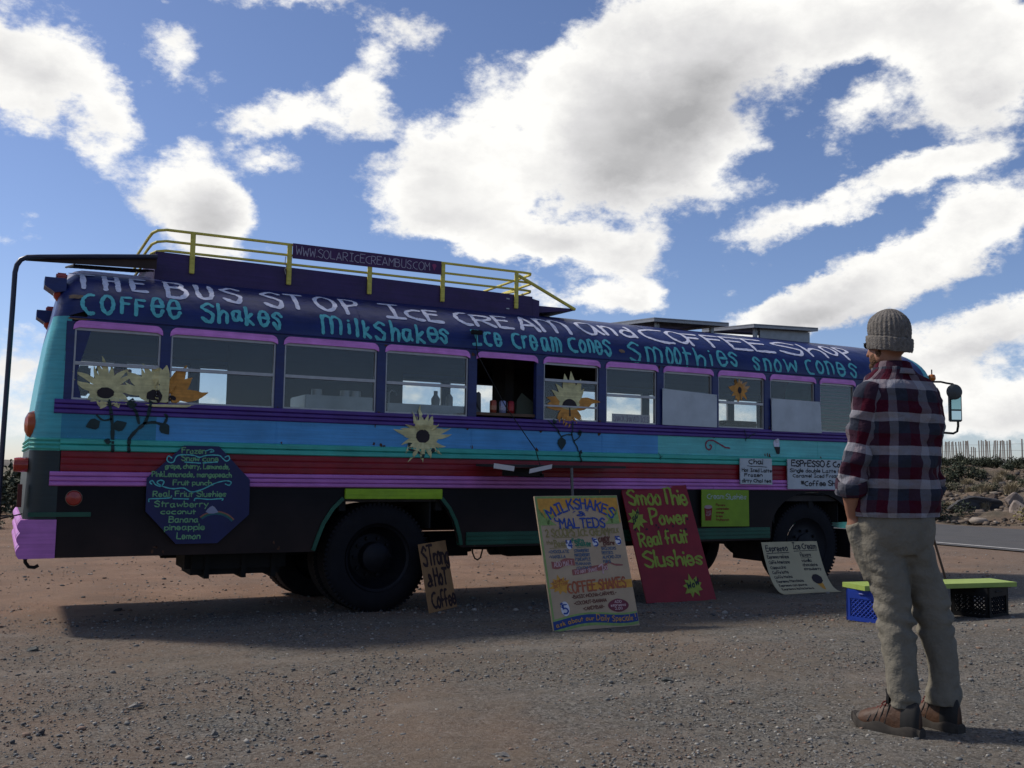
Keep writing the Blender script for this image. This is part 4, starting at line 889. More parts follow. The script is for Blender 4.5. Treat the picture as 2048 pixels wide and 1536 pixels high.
# inside: counters and kit seen through the panes
obj('counter', MB().box(.6, 1.9, D+1.2, D+1.6, 1.0, 1.80), interb, bus)
obj('partition', MB().box(1.83, 2.30, D+1.09, D+1.12, 1.0, 2.35), inter, bus)
obj('partition', MB().box(2.30, 4.02, YF-.12, YF-.09, 1.0, 2.35), inter, bus)
obj('cold_cabinet', MB().box(2.45, 3.17, D+.68, D+1.2, 1.0, 1.895, bev=.01), steel, bus)
for x in (2.62, 2.9, 3.0): obj('steel_pan', MB().lathe([(.0, 0), (.05, 0), (.05, .07), (0, .07)], (x, D+.9, 1.895), 'z', 14), steel, bus, smooth=True)
obj('sink', MB().box(3.25, 4.10, D+.68, D+1.25, 1.0, 1.855, bev=.01), steel, bus)
obj('tap', MB().tube([(3.38, D+1.0, 1.85), (3.38, D+1.0, 1.97), (3.40, D+.98, 2.0), (3.44, D+.96, 1.985), (3.445, D+.95, 1.95)], .009, 8), steel, bus, smooth=True)
bg_ = mat('bottle_grey', (.25, .25, .26), .3); obj('syrup_bottle', MB().lathe([(0, 0), (.04, 0), (.045, .08), (.02, .12), (.02, .16), (0, .16)], (3.86, D+.95, 1.855), 'z', 14), bg_, bus, smooth=True)
obj('syrup_bottle', MB().lathe([(0, 0), (.035, 0), (.035, .1), (.015, .13), (0, .13)], (3.99, D+.9, 1.855), 'z', 14), bg_, bus, smooth=True)
obj('grinder', MB().box(.57, .68, D+1.3, D+1.5, 1.84, 2.10, bev=.02), mat('grinder_grey', (.06, .07, .07), .4), bus)
obj('red_tin', MB().box(.84, 1.01, D+1.2, D+1.4, 1.84, 2.08, bev=.006), mat('tin_red', (.25, .03, .03), .5), bus)
obj('red_tin_label', MB().box(.91, .98, D+1.195, D+1.199, 1.95, 2.05), mat('tin_white', (.5, .5, .5), .5), bus)
obj('blender_jar', MB().lathe([(0, 0), (.05, 0), (.06, .2), (0, .2)], (1.06, D+1.3, 1.84), 'z', 14), mat('jar_dark', (.04, .045, .05), .3), bus, smooth=True)
obj('hose', MB().tube([(.72, D+1.3, 1.84), (.72, D+1.3, 2.05), (.75, D+1.3, 2.12), (.79, D+1.3, 2.08), (.79, D+1.3, 1.9)], .012, 8), under, bus, smooth=True)
obj('dashboard', MB().box(7.0, 8.3, D+1.0, D+1.7, 1.0, 1.79).box(7.65, 8.2, D+1.05, D+1.6, 1.79, 1.87, bev=.03), inter, bus)
obj('serving_counter', MB().box(3.83, 4.53, D+.02, D+.45, 1.735, 1.762), interb, bus, label='brown wooden counter inside the open hatch')
obj('partition', MB().box(5.02, 5.9, YF-.5, YF-.47, 1.75, 2.35), inter, bus)
obj('partition', MB().box(4.62, 4.72, D+.9, D+1.2, 1.0, 2.4), inter, bus)
mb = MB(); mb.box(3.3, 9.3, YF-.1, YF-.085, 1.80, 1.82); obj('window_bar', mb, alu, bus)

# ------------------------------------------------------------ roof rack, rear rack, solar panels
YR = 8.62
def board_box(x0, x1, y, zt0, zt1, zb): 
    return [(x0, zb), (x1, zb), (x1, zt1), (x0, zt0)]
obj('rack_board', MB().prism(board_box(1.077, 4.72, YR, 3.031, 2.995, 2.76), YR-.012, YR+.012), dpurple, bus, label='long dark purple board along the roof')
obj('rack_board', MB().prism([(4.72, 2.76), (4.80, 2.76), (4.80, 2.96), (4.72, 2.975)], YR-.014, YR+.014), dpurple, bus)
obj('rack_board', MB().prism(board_box(1.077, 4.72, YR, 3.031, 2.995, 2.80), 9.96, 9.98), dpurple, bus)
obj('rack_board', MB().box(1.077, 1.10, YR+.02, 9.96, 2.80, 3.03), dpurple, bus)
obj('rack_board', MB().box(4.72, 4.75, YR+.02, 9.96, 2.80, 2.975), dpurple, bus)
mb = MB(); mb.add([(4.79, YR+.02, 2.84), (5.23, YR-.02, 2.90), (5.23, 9.95, 2.92), (4.79, 9.95, 2.90), (4.79, YR+.02, 2.915), (5.23, YR-.02, 2.913), (5.23, 9.95, 2.95), (4.79, 9.95, 2.975)], [(0, 3, 2, 1), (4, 5, 6, 7), (0, 1, 5, 4), (1, 2, 6, 5), (2, 3, 7, 6), (3, 0, 4, 7)])
obj('wind_deflector', mb, dpurple, bus)
obj('rack_deck', MB().box(1.10, 4.72, YR+.02, 9.96, 2.94, 2.955), dpurple, bus)
def zt(x): return 3.223+.002*x
for k, (zz, r) in enumerate(((0, .013), (-.0975, .012), (-.18, .012))):
    pts = []
    for x, y, z in ((1.047, 9.95, -.03), (1.047, YR+.25, -.03), (1.057, YR+.08, -.02), (1.088, YR+.0, -.012), (1.16, YR-.012, 0), (1.65, YR-.014, 0), (2.67, YR-.014, 0), (3.7, YR-.014, 0), (4.62, YR-.014, 0), (4.70, YR+.0, 0), (4.73, YR+.06, 0), (4.73, YR+.3, 0), (4.73, 9.95, 0)): pts.append((x, y, zt(x)+zz+z))
    obj('rack_rail', MB().tube(pts, r, 8), yellow, bus, smooth=True)
    obj('rack_rail', MB().tube([(1.047, 9.95, zt(1)+zz-.03), (4.73, 9.95, zt(4)+zz)], r, 8), yellow, bus, smooth=True)
for x, zb in ((1.375, 2.867), (2.214, 2.857), (2.973, 2.846), (3.716, 2.846), (4.525, 2.853)):
    top = 3.216 if x != 2.973 else 3.108
    obj('rack_post', MB().box(x-.021, x+.021, YR-.040, YR-.018, zb, top, bev=.004), yellow, bus)
    obj('rack_post', MB().box(x-.021, x+.021, 9.98, 10.0, zb, 3.216), yellow, bus)
obj('rack_brace', MB().tube([(4.55, YR-.03, 3.19), (5.215, YR-.03, 2.905)], .018, 8), yellow, bus, smooth=True)
for dy in (.35, .8): obj('rack_brace', MB().tube([(4.54, YR-.0, 3.035), (4.74, YR+dy, 3.14)], .012, 8), yellow, bus, smooth=True)
obj('rack_hook', MB().tube([(2.18, YR-.03, 3.11), (2.175, YR-.03, 3.05), (2.19, YR-.03, 3.02), (2.175, YR-.03, 2.99), (2.185, YR-.03, 2.95)], .004, 6), alu, bus)
for z in (2.945, 2.845): obj('rack_hinge', MB().box(4.42, 4.455, YR-.018, YR-.012, z-.005, z+.008), alu, bus)
# the pipe frame hung off the back, carrying a plank and an expanded-metal panel
pipe = mat('pipe_dark_blue', (.022, .026, .05), .4, .2, 10)
plank = mat('plank_brown', (.035, .022, .018), .8, .3, 8)
YP = 8.42
pz = [(.012, YP, .80), (.020, YP, 1.6), (.028, YP, 2.4), (.030, YP, 2.70), (.040, YP, 2.760), (.065, YP, 2.805), (.11, YP, 2.832), (.2, YP, 2.845), (.6, YP, 2.895), (1.07, YP, 2.948)]
ex = lambda dy, dz=0: [(x, y+dy, z+dz) for x, y, z in pz]
obj('rear_frame_pipe', MB().tube(ex(0), .019, 12), pipe, bus, smooth=True, label='dark pipe bent from the rear up over the roof')
obj('rear_frame_pipe', MB().tube(ex(1.5)[8:], .019, 12), pipe, bus, smooth=True)
obj('rear_frame_foot', MB().box(-.015, .035, YP-.03, YP+.06, .775, .90, bev=.005), under, bus)
obj('rear_frame_foot', MB().tube([(.02, YP, .80), (.25, D+.25, .86)], .006, 6), under, bus)
mb = MB(); mb.add([(.10, YP+.02, 2.805), (1.07, YP+.02, 2.845), (1.07, YP+.20, 2.90), (.10, YP+.20, 2.85), (.10, YP+.02, 2.838), (1.07, YP+.02, 2.94), (1.07, YP+.20, 2.945), (.10, YP+.20, 2.86)], [(0, 3, 2, 1), (4, 5, 6, 7), (0, 1, 5, 4), (1, 2, 6, 5), (2, 3, 7, 6), (3, 0, 4, 7)])
obj('rear_plank', mb, plank, bus)
mb = MB(); nn = 0
x0, x1, y0, y1 = .46, 1.10, YP+.24, 10.0; stp = .045
def mz(x, y): return 2.852+.03*(x-.46)+.166*(y-YP-.24)
k = x0-(y1-y0)*.45
while k < x1:
    for sgn in (1, -1):
        a = (k, y0) if sgn > 0 else (k, y1); b = (k+(y1-y0)*.45, y1) if sgn > 0 else (k+(y1-y0)*.45, y0)
        t0, t1 = 0., 1.; dx = b[0]-a[0]
        t0 = max(t0, (x0-a[0])/dx); t1 = min(t1, (x1-a[0])/dx)
        if t1 > t0+.01:
            p = (a[0]+dx*t0, a[1]+(b[1]-a[1])*t0); q_ = (a[0]+dx*t1, a[1]+(b[1]-a[1])*t1); mb.tube([(p[0], p[1], mz(*p)), (q_[0], q_[1], mz(*q_))], .0045, 4, cap=False)
    k += stp
mb.tube([(x0, y0, mz(x0, y0)), (x0, y1, mz(x0, y1))], .010, 6); mb.tube([(x0, y0, mz(x0, y0)), (x1, y0, mz(x1, y0))], .008, 6)
obj('mesh_panel', mb, under, bus, label='expanded metal mesh panel behind the roof')
# solar panels
pv = mat('solar_cells', (.010, .012, .03), .15, .1, 30, spec=.6); pvf = mat('panel_frame_grey', (.25, .25, .25), .4, .1, 20, metal=.5); pvb = mat('panel_back', (.17, .16, .15), .7)
for x0, x1, za, zb_ in ((6.36, 7.42, 2.935, 2.965), (7.80, 8.82, 2.985, 3.02)):
    mb = MB(); ya, yb = 8.78, 9.75
    M = Matrix.Translation((x0, ya, za)) @ Matrix.Rotation(R(3.4), 4, 'X') @ Matrix.Rotation(-math.atan((zb_-za)/(x1-x0)), 4, 'Y'); W_, L__ = x1-x0, yb-ya
    mb.box(0, W_, 0, L__, -.004, .004, 0, M=M)
    p = obj('solar_panel', mb, pvb, bus, label='raised grey framed solar panel, '+('further back' if x0 < 7 else 'nearer the front'))
    obj('cells', MB().box(.02, W_-.02, .02, L__-.02, .006, .010, M=M), pv, p)
    mb = MB()
    for a in ((0, W_, 0, .03), (0, W_, L__-.03, L__), (0, .03, .03, L__-.03), (W_-.03, W_, .03, L__-.03)): mb.box(a[0], a[1], a[2], a[3], -.03, .014, M=M)
    obj('panel_frame', mb, pvf, p)
    mb = MB()
    for dx in (.12, W_-.16):
        for yy in (ya+.12, yb-.1): mb.box(x0+dx, x0+dx+.04, yy, yy+.04, 2.60, za-.0+.02*(dx > .5))
    if x0 > 7: mb.box(x0+.18, x1-.04, ya+.10, ya+.13, 2.60, za)
    obj('panel_leg', mb, pvf, p)
# front marker lamp and the mirror arm
mb = MB().lathe([(0, .055), (.035, .045), (.045, .02), (.045, -.01), (.03, -.03)], (10.06, D+.06, 2.43), 'z', 16); obj('marker_lamp', mb, amber, bus, smooth=True)
obj('marker_pin', MB().tube([(10.06, D+.06, 2.48), (10.06, D+.06, 2.54)], .008, 6), under, bus)
my = 7.99
mir = obj('mirror_arm', MB().tube([(9.95, D+.06, 2.385), (10.02, my, 2.375), (10.12, my, 2.365), (10.23, my, 2.36), (10.29, my, 2.335), (10.31, my, 2.27)], .012, 8)
          .tube([(9.95, D+.06, 1.76), (10.05, my, 1.762), (10.22, my, 1.758), (10.29, my, 1.785), (10.31, my, 1.85), (10.31, my, 1.92)], .014, 8).tube([(10.31, my, 2.3), (10.31, my, 1.88)], .010, 8), under, bus, smooth=True)
mm = mat('mirror_glass', (.55, .62, .60), .04, .02, 3, metal=1.0)
hb = mat('mirror_back', (.05, .055, .055), .5)
Mr = Matrix.Translation((10.235, my-.03, 0)) @ Matrix.Rotation(R(-26), 4, 'Z')
obj('mirror_housing', MB().box(-.075, .075, -.012, .045, 1.90, 2.30, M=Mr, bev=.010), hb, mir)
mb = MB().box(-.058, .058, -.016, -.0125, 2.05, 2.215, M=Mr); obj('mirror_face', mb, mat('mirror_glass_bright', (.42, .60, .52), .08, .05, 3, metal=.6), mir)
obj('mirror_face', MB().box(-.058, .058, -.016, -.0125, 1.925, 2.03, M=Mr), mm, mir)
Mc = Matrix.Translation((10.16, my-.07, 2.255)) @ Matrix.Rotation(R(-30), 4, 'Z') @ Matrix.Rotation(R(12), 4, 'Y')
mb = MB().lathe([(0, .03), (.05, .024), (.085, .008), (.094, -.006), (.094, -.014), (.086, -.02), (.045, -.034), (0, -.04)], (0, 0, 0), 'y', 28); mb.v = [tuple(Mc @ Vector(v)) for v in mb.v]
obj('convex_mirror', mb, hb, mir, smooth=True)
# bracket over the hatch with a cable down to the shelf
obj('cable_bracket', MB().box(3.79, 3.90, D-.035, D+.0, 2.475, 2.515, bev=.005), under, bus)
obj('support_cable', MB().tube([(3.83, D-.03, 2.48), (3.835, D-.04, 2.35), (3.86, D-.02, 2.28), (4.10, D-.12, 1.82), (4.32, 7.78, 1.42), (4.335, 7.72, 1.275)], .0045, 6), under, bus)
shm = mat('shelf_dark', (.022, .020, .02), .8, .3, 6)
mb = MB(); mb.add([(3.80, 7.50, 1.252), (5.20, 7.62, 1.262), (5.30, 8.05, 1.266), (3.85, 8.05, 1.262), (3.80, 7.50, 1.276), (5.20, 7.62, 1.284), (5.30, 8.05, 1.288), (3.85, 8.05, 1.284)], [(0, 3, 2, 1), (4, 5, 6, 7), (0, 1, 5, 4), (1, 2, 6, 5), (2, 3, 7, 6), (3, 0, 4, 7)])
sh = obj('serving_shelf', mb, shm, bus, label='dark fold-out shelf below the serving hatch')
obj('shelf_brace', MB().box(3.92, 4.30, 7.62, 7.66, 1.18, 1.25).box(4.28, 4.32, 7.62, 8.04, 1.17, 1.20), under, bus)
obj('shelf_leg', MB().tube([(4.57, 7.56, 1.26), (4.63, 7.56, .02)], .014, 10), mat('pipe_grey', (.10, .105, .11), .4, metal=.4), bus, smooth=True)
whitep = mat('paper_white', (.60, .60, .62), .8, .06, 12)
for a, b, c in (((3.72, 7.43, 1.245), (3.90, 7.40, 1.222), .042), ((4.06, 7.42, 1.205), (4.30, 7.45, 1.250), .038)):
    a, b = Vector(a), Vector(b); n = Vector((0, -.0015, 0)); mb = MB(); u = Vector((0, -.012, c)); mb.add([a, b, b+u, a+u, a-n*2, b-n*2, b+u-n*2, a+u-n*2], [(0, 1, 2, 3), (7, 6, 5, 4), (0, 4, 5, 1), (1, 5, 6, 2), (2, 6, 7, 3), (3, 7, 4, 0)])
    o = obj('paper_slip', mb, whitep); tag(o, 'white paper strip hanging off the shelf edge, '+('shorter and level, on the left' if a.x < 4 else 'longer and tilted, on the right'), 'paper', 'paper strips under the serving shelf')

# ------------------------------------------------------------ drinks cans and things on the hatch counter
def can(x, c, lab, band=(.45, .45, .45)):
    t = empty('drink_can', (x, D+.10, 1.763), lab, 'drink can', group='drinks cans on the hatch counter')
    obj('can_body', MB().lathe([(0, 0), (.026, 0), (.033, .010), (.033, .105), (.027, .120), (0, .118)], (0, 0, 0), 'z', 20), mat('can_'+lab.split()[0], c, .3, .1, 30, metal=.3), t, local=True, smooth=True)
    obj('can_print', MB().lathe([(.0333, .03), (.0333, .07)], (0, 0, 0), 'z', 20), mat('canband_'+lab.split()[0], band, .4, .3, 60), t, local=True, smooth=True)
can(4.085, (.30, .06, .03), 'orange-red drinks can, leftmost on the hatch counter', (.36, .16, .09)); can(4.185, (.25, .27, .42), 'pale blue silver drinks can between the two red ones', (.32, .33, .42)); can(4.272, (.26, .008, .012), 'bright red drinks can, rightmost on the hatch counter', (.32, .02, .02))
o = obj('card_holder', MB().add([(4.33, D+.10, 1.763), (4.50, D+.08, 1.763), (4.535, D+.12, 1.88), (4.42, D+.16, 1.975), (4.36, D+.14, 1.90), (4.34, D+.30, 1.763), (4.50, D+.30, 1.763)], [(0, 1, 2, 3, 4), (0, 4, 5), (1, 6, 2), (3, 2, 6, 5), (3, 5, 4), (0, 5, 6, 1)]), mat('card_green', (.045, .052, .032), .8)); tag(o, 'dull green folded card standing at the right of the open hatch', 'card')
o = obj('paper_bag', MB().add([(3.875, D+.10, 1.763), (3.96, D+.10, 1.763), (3.965, D+.12, 1.94), (3.945, D+.12, 1.96), (3.90, D+.14, 1.93), (3.875, D+.2, 1.92), (3.875, D+.22, 1.763), (3.96, D+.22, 1.763)], [(0, 1, 2, 3, 4, 5), (1, 7, 2), (2, 7, 6, 5, 3), (0, 5, 6), (0, 6, 7, 1)]), mat('bag_grey', (.10, .10, .105), .8, .2, 20)); tag(o, 'crumpled grey bag at the left of the open hatch', 'bag')

# ------------------------------------------------------------ signs fixed to the bus
def board(name, poly, m, label, cat, y=D-.035, th=.012, group=None):
    t = empty(name, (poly[0][0], y, poly[0][1]), label, cat, group=group)
    obj('board', MB().prism(poly, y-th, y), m, t); return t, (lambda u, v, l=.002: Vector((u, y-th-l, v)))
octm = mat('sign_navy', (.005, .008, .055), .5, .12, 8)
oc = [(1.29, 1.385), (1.56, 1.385), (1.815, 1.12), (1.818, .84), (1.575, .615), (1.26, .615), (1.025, .87), (1.022, 1.125)]
t, s1 = board('octagon_menu', oc, octm, 'dark blue octagonal menu listing frozen snowcone and slushie flavours', 'menu board')
gl = mat('lettering_green', (.12, .29, .14), .7, .2, 30); tl = mat('lettering_pale_teal', (.08, .38, .38), .7, .2, 30)
mb = MB(); wr = random.Random(2); W1 = .0085
for tx, a, z, b, h in (('Frozen', 1.275, 1.325, 1.455, .044), ('Snow cone', 1.275, 1.265, 1.555, .045), ('grape, cherry, Lemonade,', 1.155, 1.205, 1.645, .036), ('PinkLemonade, mangopeach', 1.06, 1.14, 1.665, .038), ('Fruit punch.', 1.22, 1.075, 1.52, .038), ('Real, Friut Slushies', 1.075, .985, 1.63, .042), ('Strawberry', 1.09, .905, 1.49, .045), ('coconut', 1.14, .85, 1.40, .036), ('Banana', 1.20, .785, 1.42, .043), ('pineapple', 1.17, .725, 1.47, .043), ('Lemon', 1.265, .655, 1.44, .046)):
    write(mb, tx, a, z, b, h, s1, W1, .002, wr, gap=1.8)
obj('lettering', mb, gl, t)
mb = MB()
def rb(pts, w=.009): ribbon(mb, crom(pts, 8), w, s1, .0024, wr, 0, .008)
rb([(1.20, 1.285), (1.175, 1.30), (1.165, 1.27), (1.185, 1.25), (1.215, 1.255), (1.23, 1.29), (1.26, 1.31), (1.36, 1.31), (1.41, 1.295), (1.47, 1.312), (1.56, 1.312), (1.59, 1.29), (1.62, 1.268), (1.645, 1.285), (1.635, 1.31), (1.61, 1.30)])
rb([(1.30, 1.255), (1.42, 1.248)]); rb([(1.44, 1.25), (1.55, 1.26)])
rb([(1.06, 1.08), (1.045, 1.095), (1.065, 1.105), (1.09, 1.075), (1.13, 1.065), (1.15, 1.10), (1.12, 1.11), (1.10, 1.09), (1.15, 1.06), (1.22, 1.045), (1.30, 1.05), (1.36, 1.02), (1.44, 1.04), (1.54, 1.09), (1.62, 1.11), (1.665, 1.10), (1.65, 1.075), (1.62, 1.085)])
rb([(1.045, .945), (1.05, .965), (1.12, .968), (1.20, .975), (1.21, .99)]); rb([(1.225, .968), (1.34, .965)]); rb([(1.385, .955), (1.40, .97), (1.50, .962), (1.60, .968), (1.60, .955)])
rb([(1.455, 1.345), (1.50, 1.36), (1.52, 1.345), (1.49, 1.335), (1.505, 1.35)], .007)
obj('flourish', mb, tl, t)
mb = MB()
for k, r in enumerate((.175, .165, .155)): ribbon(mb, [(1.555+r*math.cos(R(a))*1.05, .69+r*math.sin(R(a))) for a in range(130, 38, -6)], .010, s1, .002+.0003*k, wr, k)
blob(mb, [(1.475, .865), (1.49, .885), (1.505, .90), (1.525, .912), (1.545, .90), (1.56, .88), (1.575, .86), (1.54, .85), (1.50, .85)], s1, .0032, 3)
obj('rainbow_painting', mb, [mat('rb_orange', (.26, .10, .07), .7), mat('rb_green', (.04, .13, .07), .7), mat('rb_blue', (.02, .09, .13), .7), mat('cloud_paint', (.24, .26, .36), .7)], t)
signw = mat('sign_white', (.33, .36, .38), .6, .08, 8, dirt=.2, dirtcol=(.16, .16, .16)); ink = mat('ink_black', (.010, .010, .014), .6)
t, s1 = board('chai_sign', [(6.945, 1.125), (7.385, 1.120), (7.38, 1.398), (6.94, 1.395)], signw, 'small white board lettered Chai hot iced latte', 'sign')
mb = MB(); 
for tx, a, z, b, h, w in (('Chai', 7.06, 1.34, 7.25, .048, .011), ('Hot Iced Latte', 6.965, 1.255, 7.375, .034, .0085), ('Frozen', 7.0, 1.205, 7.24, .034, .0085), ('dirty Chai tea', 6.965, 1.145, 7.37, .034, .0085)): write(mb, tx, a, z, b, h, s1, w, .002, wr, gap=1.7)
ribbon(mb, crom([(7.04, 1.318), (7.1, 1.312), (7.2, 1.312), (7.31, 1.306)]), .007, s1, .002, wr); obj('lettering', mb, ink, t)
t, s1 = board('espresso_coffee_sign', [(7.61, 1.075), (8.62, 1.07), (8.62, 1.405), (7.605, 1.40)], signw, 'long white board lettered Espresso and Coffee over the front wheel', 'sign')
mb = MB()
for tx, a, z, b, h, w in (('ESPrESSO + Coffee', 7.66, 1.325, 8.60, .062, .014), ('Single double Latte Mocha', 7.64, 1.260, 8.58, .038, .0085), ('Caramel Iced Frozenfruit', 7.68, 1.205, 8.56, .036, .0085), ('*Coffee Shakes', 7.80, 1.115, 8.52, .054, .012)): write(mb, tx, a, z, b, h, s1, w, .002, wr, gap=1.7)
obj('lettering', mb, ink, t)
t, s1 = board('slushie_sign', [(6.43, .685), (7.06, .68), (7.055, 1.060), (6.43, 1.065)], mat('sign_lime', (.13, .215, .008), .6, .1, 10), 'lime green board lettered Cream Slushies with a drawn red cup', 'sign')
mb = MB(); write(mb, 'Cream', 6.50, .970, 6.72, .052, s1, .008, .002, wr, gap=1.4); write(mb, 'Slushies', 6.745, .965, 7.02, .055, s1, .008, .002, wr, gap=1.4); obj('lettering', mb, mat('ink_pale', (.30, .36, .32), .7), t)
mb = MB()
for k, tx in enumerate(('Flavors', 'watermelon', 'orange', 'Grape', 'fruitpunch')): write(mb, tx, 6.615, .895-.038*k, 6.615+.017*len(tx), .022, s1, .005, .002, wr, gap=1.6)
blob(mb, [(6.475, .745), (6.55, .745), (6.565, .875), (6.46, .875)], s1, .002, 0); obj('lettering', mb, mat('ink_red', (.15, .012, .008), .7), t)
mb = MB(); write(mb, 'ICE', 6.485, .825, 6.545, .02, s1, .004, .0035, wr); write(mb, 'CUP', 6.485, .795, 6.545, .02, s1, .004, .0035, wr); blob(mb, ell(6.512, .885, .052, .02, 14), s1, .003); obj('cup_painting', mb, mat('ink_cup', (.33, .22, .24), .7), t)
t, s1 = board('blank_panel', [(5.95, 1.715), (6.65, 1.712), (6.65, 2.055), (5.95, 2.085)], signw, 'blank white panel covering the eighth window', 'panel', y=D-.018, th=.008, group='blank white panels over bus windows')
obj('screws', MB().lathe([(.006, 0), (.005, -.004), (0, -.005)], (5.965, D-.026, 2.07), 'y', 8).lathe([(.006, 0), (.005, -.004), (0, -.005)], (6.635, D-.026, 2.04), 'y', 8), alu, t)
t, s1 = board('blank_panel', [(7.41, 1.70), (8.14, 1.70), (8.115, 2.048), (7.405, 2.055)], signw, 'blank white panel covering the tenth window, nearer the front', 'panel', y=D-.018, th=.008, group='blank white panels over bus windows')
obj('screws', MB().lathe([(.006, 0), (.005, -.004), (0, -.005)], (7.42, D-.026, 2.04), 'y', 8).lathe([(.006, 0), (.005, -.004), (0, -.005)], (8.10, D-.026, 2.035), 'y', 8), alu, t)
t, s1 = board('window_note', [(5.40, 1.722), (5.86, 1.722), (5.86, 1.812), (5.40, 1.812)], mat('note_white', (.38, .34, .38), .7), 'narrow white note with purple writing at the bottom of the seventh window', 'note', y=D+.075, th=.003)
mb = MB(); write(mb, 'SNACK SHAVED ICES', 5.42, 1.738, 5.84, .055, s1, .006, .001, wr, gap=1.5); obj('lettering', mb, mat('ink_purple', (.10, .03, .13), .7), t)
# web address board on the roof rail
dpl = mat('sign_purple', (.040, .012, .060), .6, .15, 8)
yb = YR-.036
t = empty('web_address_sign', (2.24, yb, 3.10), 'narrow purple board on the roof rail lettered with the web address', 'sign')
obj('board', MB().prism([(2.239, 3.100), (3.692, 3.106), (3.692, 3.237), (2.239, 3.237)], yb-.01, yb+.002), dpl, t); s1 = lambda u, v, l=.002: Vector((u, yb-.01-l, v))
mb = MB(); write(mb, 'WWW.SOLARICECREAMBUS.COM', 2.268, 3.133, 3.57, .075, s1, .0065, .002, wr, gap=1.6); obj('lettering', mb, mat('chalk_white', (.36, .34, .42), .8), t)
mb = MB(); blob(mb, [(3.617, 3.135), (3.634, 3.175), (3.60, 3.175)], s1, .002); blob(mb, ell(3.617, 3.185, .022, .018, 14), s1, .0025); obj('cone_painting', mb, mat('chalk_pink', (.30, .06, .16), .8), t)

# ------------------------------------------------------------ free-standing signs
def lean_sign(name, x, y, z, yaw, lean, roll, poly, th, m, label, edge=None):
    M = Matrix.Translation((x, y, z)) @ Matrix.Rotation(yaw, 4, 'Z') @ Matrix.Rotation(-lean, 4, 'X') @ Matrix.Rotation(-roll, 4, 'Y')
    t = empty(name, None, label, 'sign', M=M)
    obj('board', MB().prism(poly, 0, th), m, t, local=True); return t, (lambda u, v, l=.002: Vector((u, -l, v)))
tan = mat('board_tan', (.29, .215, .14), .75, .12, 6, dirt=.15, dirtcol=(.2, .16, .12)); W, H = .763, 1.053
t, s1 = lean_sign('milkshake_sign', 3.744, 6.426, .028, -.032, .315, .012, [(0, 0), (W, 0), (W, H), (0, H)], .015, tan, 'tall tan hand-painted sign lettered Milkshakes and Malteds leaning on the shelf leg')
dr = random.Random(6)
C = {k: mat('ink_'+k, v, .7, .15, 30) for k, v in {'blue': (.018, .045, .20), 'gold': (.42, .21, .030), 'leaf': (.17, .25, .075), 'olive': (.19, .155, .055), 'dkgreen': (.035, .13, .075), 'brown': (.10, .035, .022), 'rust': (.26, .07, .03), 'maroon': (.12, .022, .035), 'palepink': (.40, .26, .26), 'white': (.48, .48, .52), 'navy': (.015, .035, .15), 'banner': (.22, .07, .06), 'slate': (.06, .09, .14), 'amberd': (.50, .24, .03)}.items()}
def part(nm, m, fn, lab=None):
    mb = MB(); fn(mb); return obj(nm, mb, m, t, local=True, label=lab)
# borders and sun panel
def f(mb):
    for a in ((.004, .02, .012, H-.006), ): mb.add([s1(.004, .012, .0006), s1(.020, .012, .0006), s1(.020, H-.004, .0006), s1(.004, H-.004, .0006)], [(0, 1, 2, 3)])
    mb.add([s1(.02, H-.020, .0006), s1(W-.004, H-.020, .0006), s1(W-.004, H-.004, .0006), s1(.02, H-.004, .0006)], [(0, 1, 2, 3)])
    for sx in (0, 1):
        X = (lambda u: u) if not sx else (lambda u: W-u)
        blob(mb, [(X(.02), .815), (X(.16), .815), (X(.13), .84), (X(.07), .86), (X(.05), .92), (X(.035), .9), (X(.02), .95)], s1, .0022)
        for a, l in ((100, .11), (70, .10), (50, .075), (130, .06)): ribbon(mb, [(X(.09), .83), (X(.09+l*.5*math.cos(R(a))), .83+l*.5*math.sin(R(a))+.01), (X(.09+l*math.cos(R(a))), .83+l*math.sin(R(a)))], .018, s1, .0026, dr)
part('border_painting', C['leaf'], f)
def f(mb):
    mb.add([s1(.021, .825, .0010), s1(.12, .825, .0010), s1(.12, H-.021, .0010), s1(.021, H-.021, .0010)], [(0, 1, 2, 3)]); mb.add([s1(W-.12, .825, .0010), s1(W-.008, .825, .0010), s1(W-.008, H-.021, .0010), s1(W-.12, H-.021, .0010)], [(0, 1, 2, 3)])
    pts = [(.12+(W-.24)*i/24, .86+.125*math.sin(PI*i/24)) for i in range(25)]
    vs = []
    for a, b in pts: vs += [s1(a, b, .0010), s1(a, H-.021, .0010)]
    mb.add(vs, [(2*i, 2*i+2, 2*i+3, 2*i+1) for i in range(24)])
    mb.add([s1(.36, .295, .001), s1(W-.002, .300, .001), s1(W-.002, .365, .001), s1(.36, .35, .001)], [(0, 1, 2, 3)])
    blob(mb, burst(.115, .345, .105, .075, 11, .62, dr), s1, .0014)
part('sunburst_painting', C['gold'], f)
cv = lambda u: (-.085*((u-.40)/.29)**2, -1.0*((u-.40)/.29)*.50)
part('lettering', C['blue'], lambda mb: (write(mb, 'MILKSHAKES', .115, .945, .685, .080, s1, .015, .003, dr, curve=cv, gap=1.9, wob=.15), write(mb, '&', .36, .888, .43, .034, s1, .010, .003, dr), write(mb, 'MALTEDS', .19, .790, .60, .074, s1, .014, .003, dr, gap=1.9, wob=.15),
    ribbon(mb, [(.325, .915), (.345, .925)], .006, s1, .003, dr), ribbon(mb, [(.445, .93), (.465, .925)], .006, s1, .003, dr), ribbon(mb, [(.175, .845), (.155, .85), (.15, .87)], .012, s1, .003, dr)), 'blue arched lettering Milkshakes & Malteds')
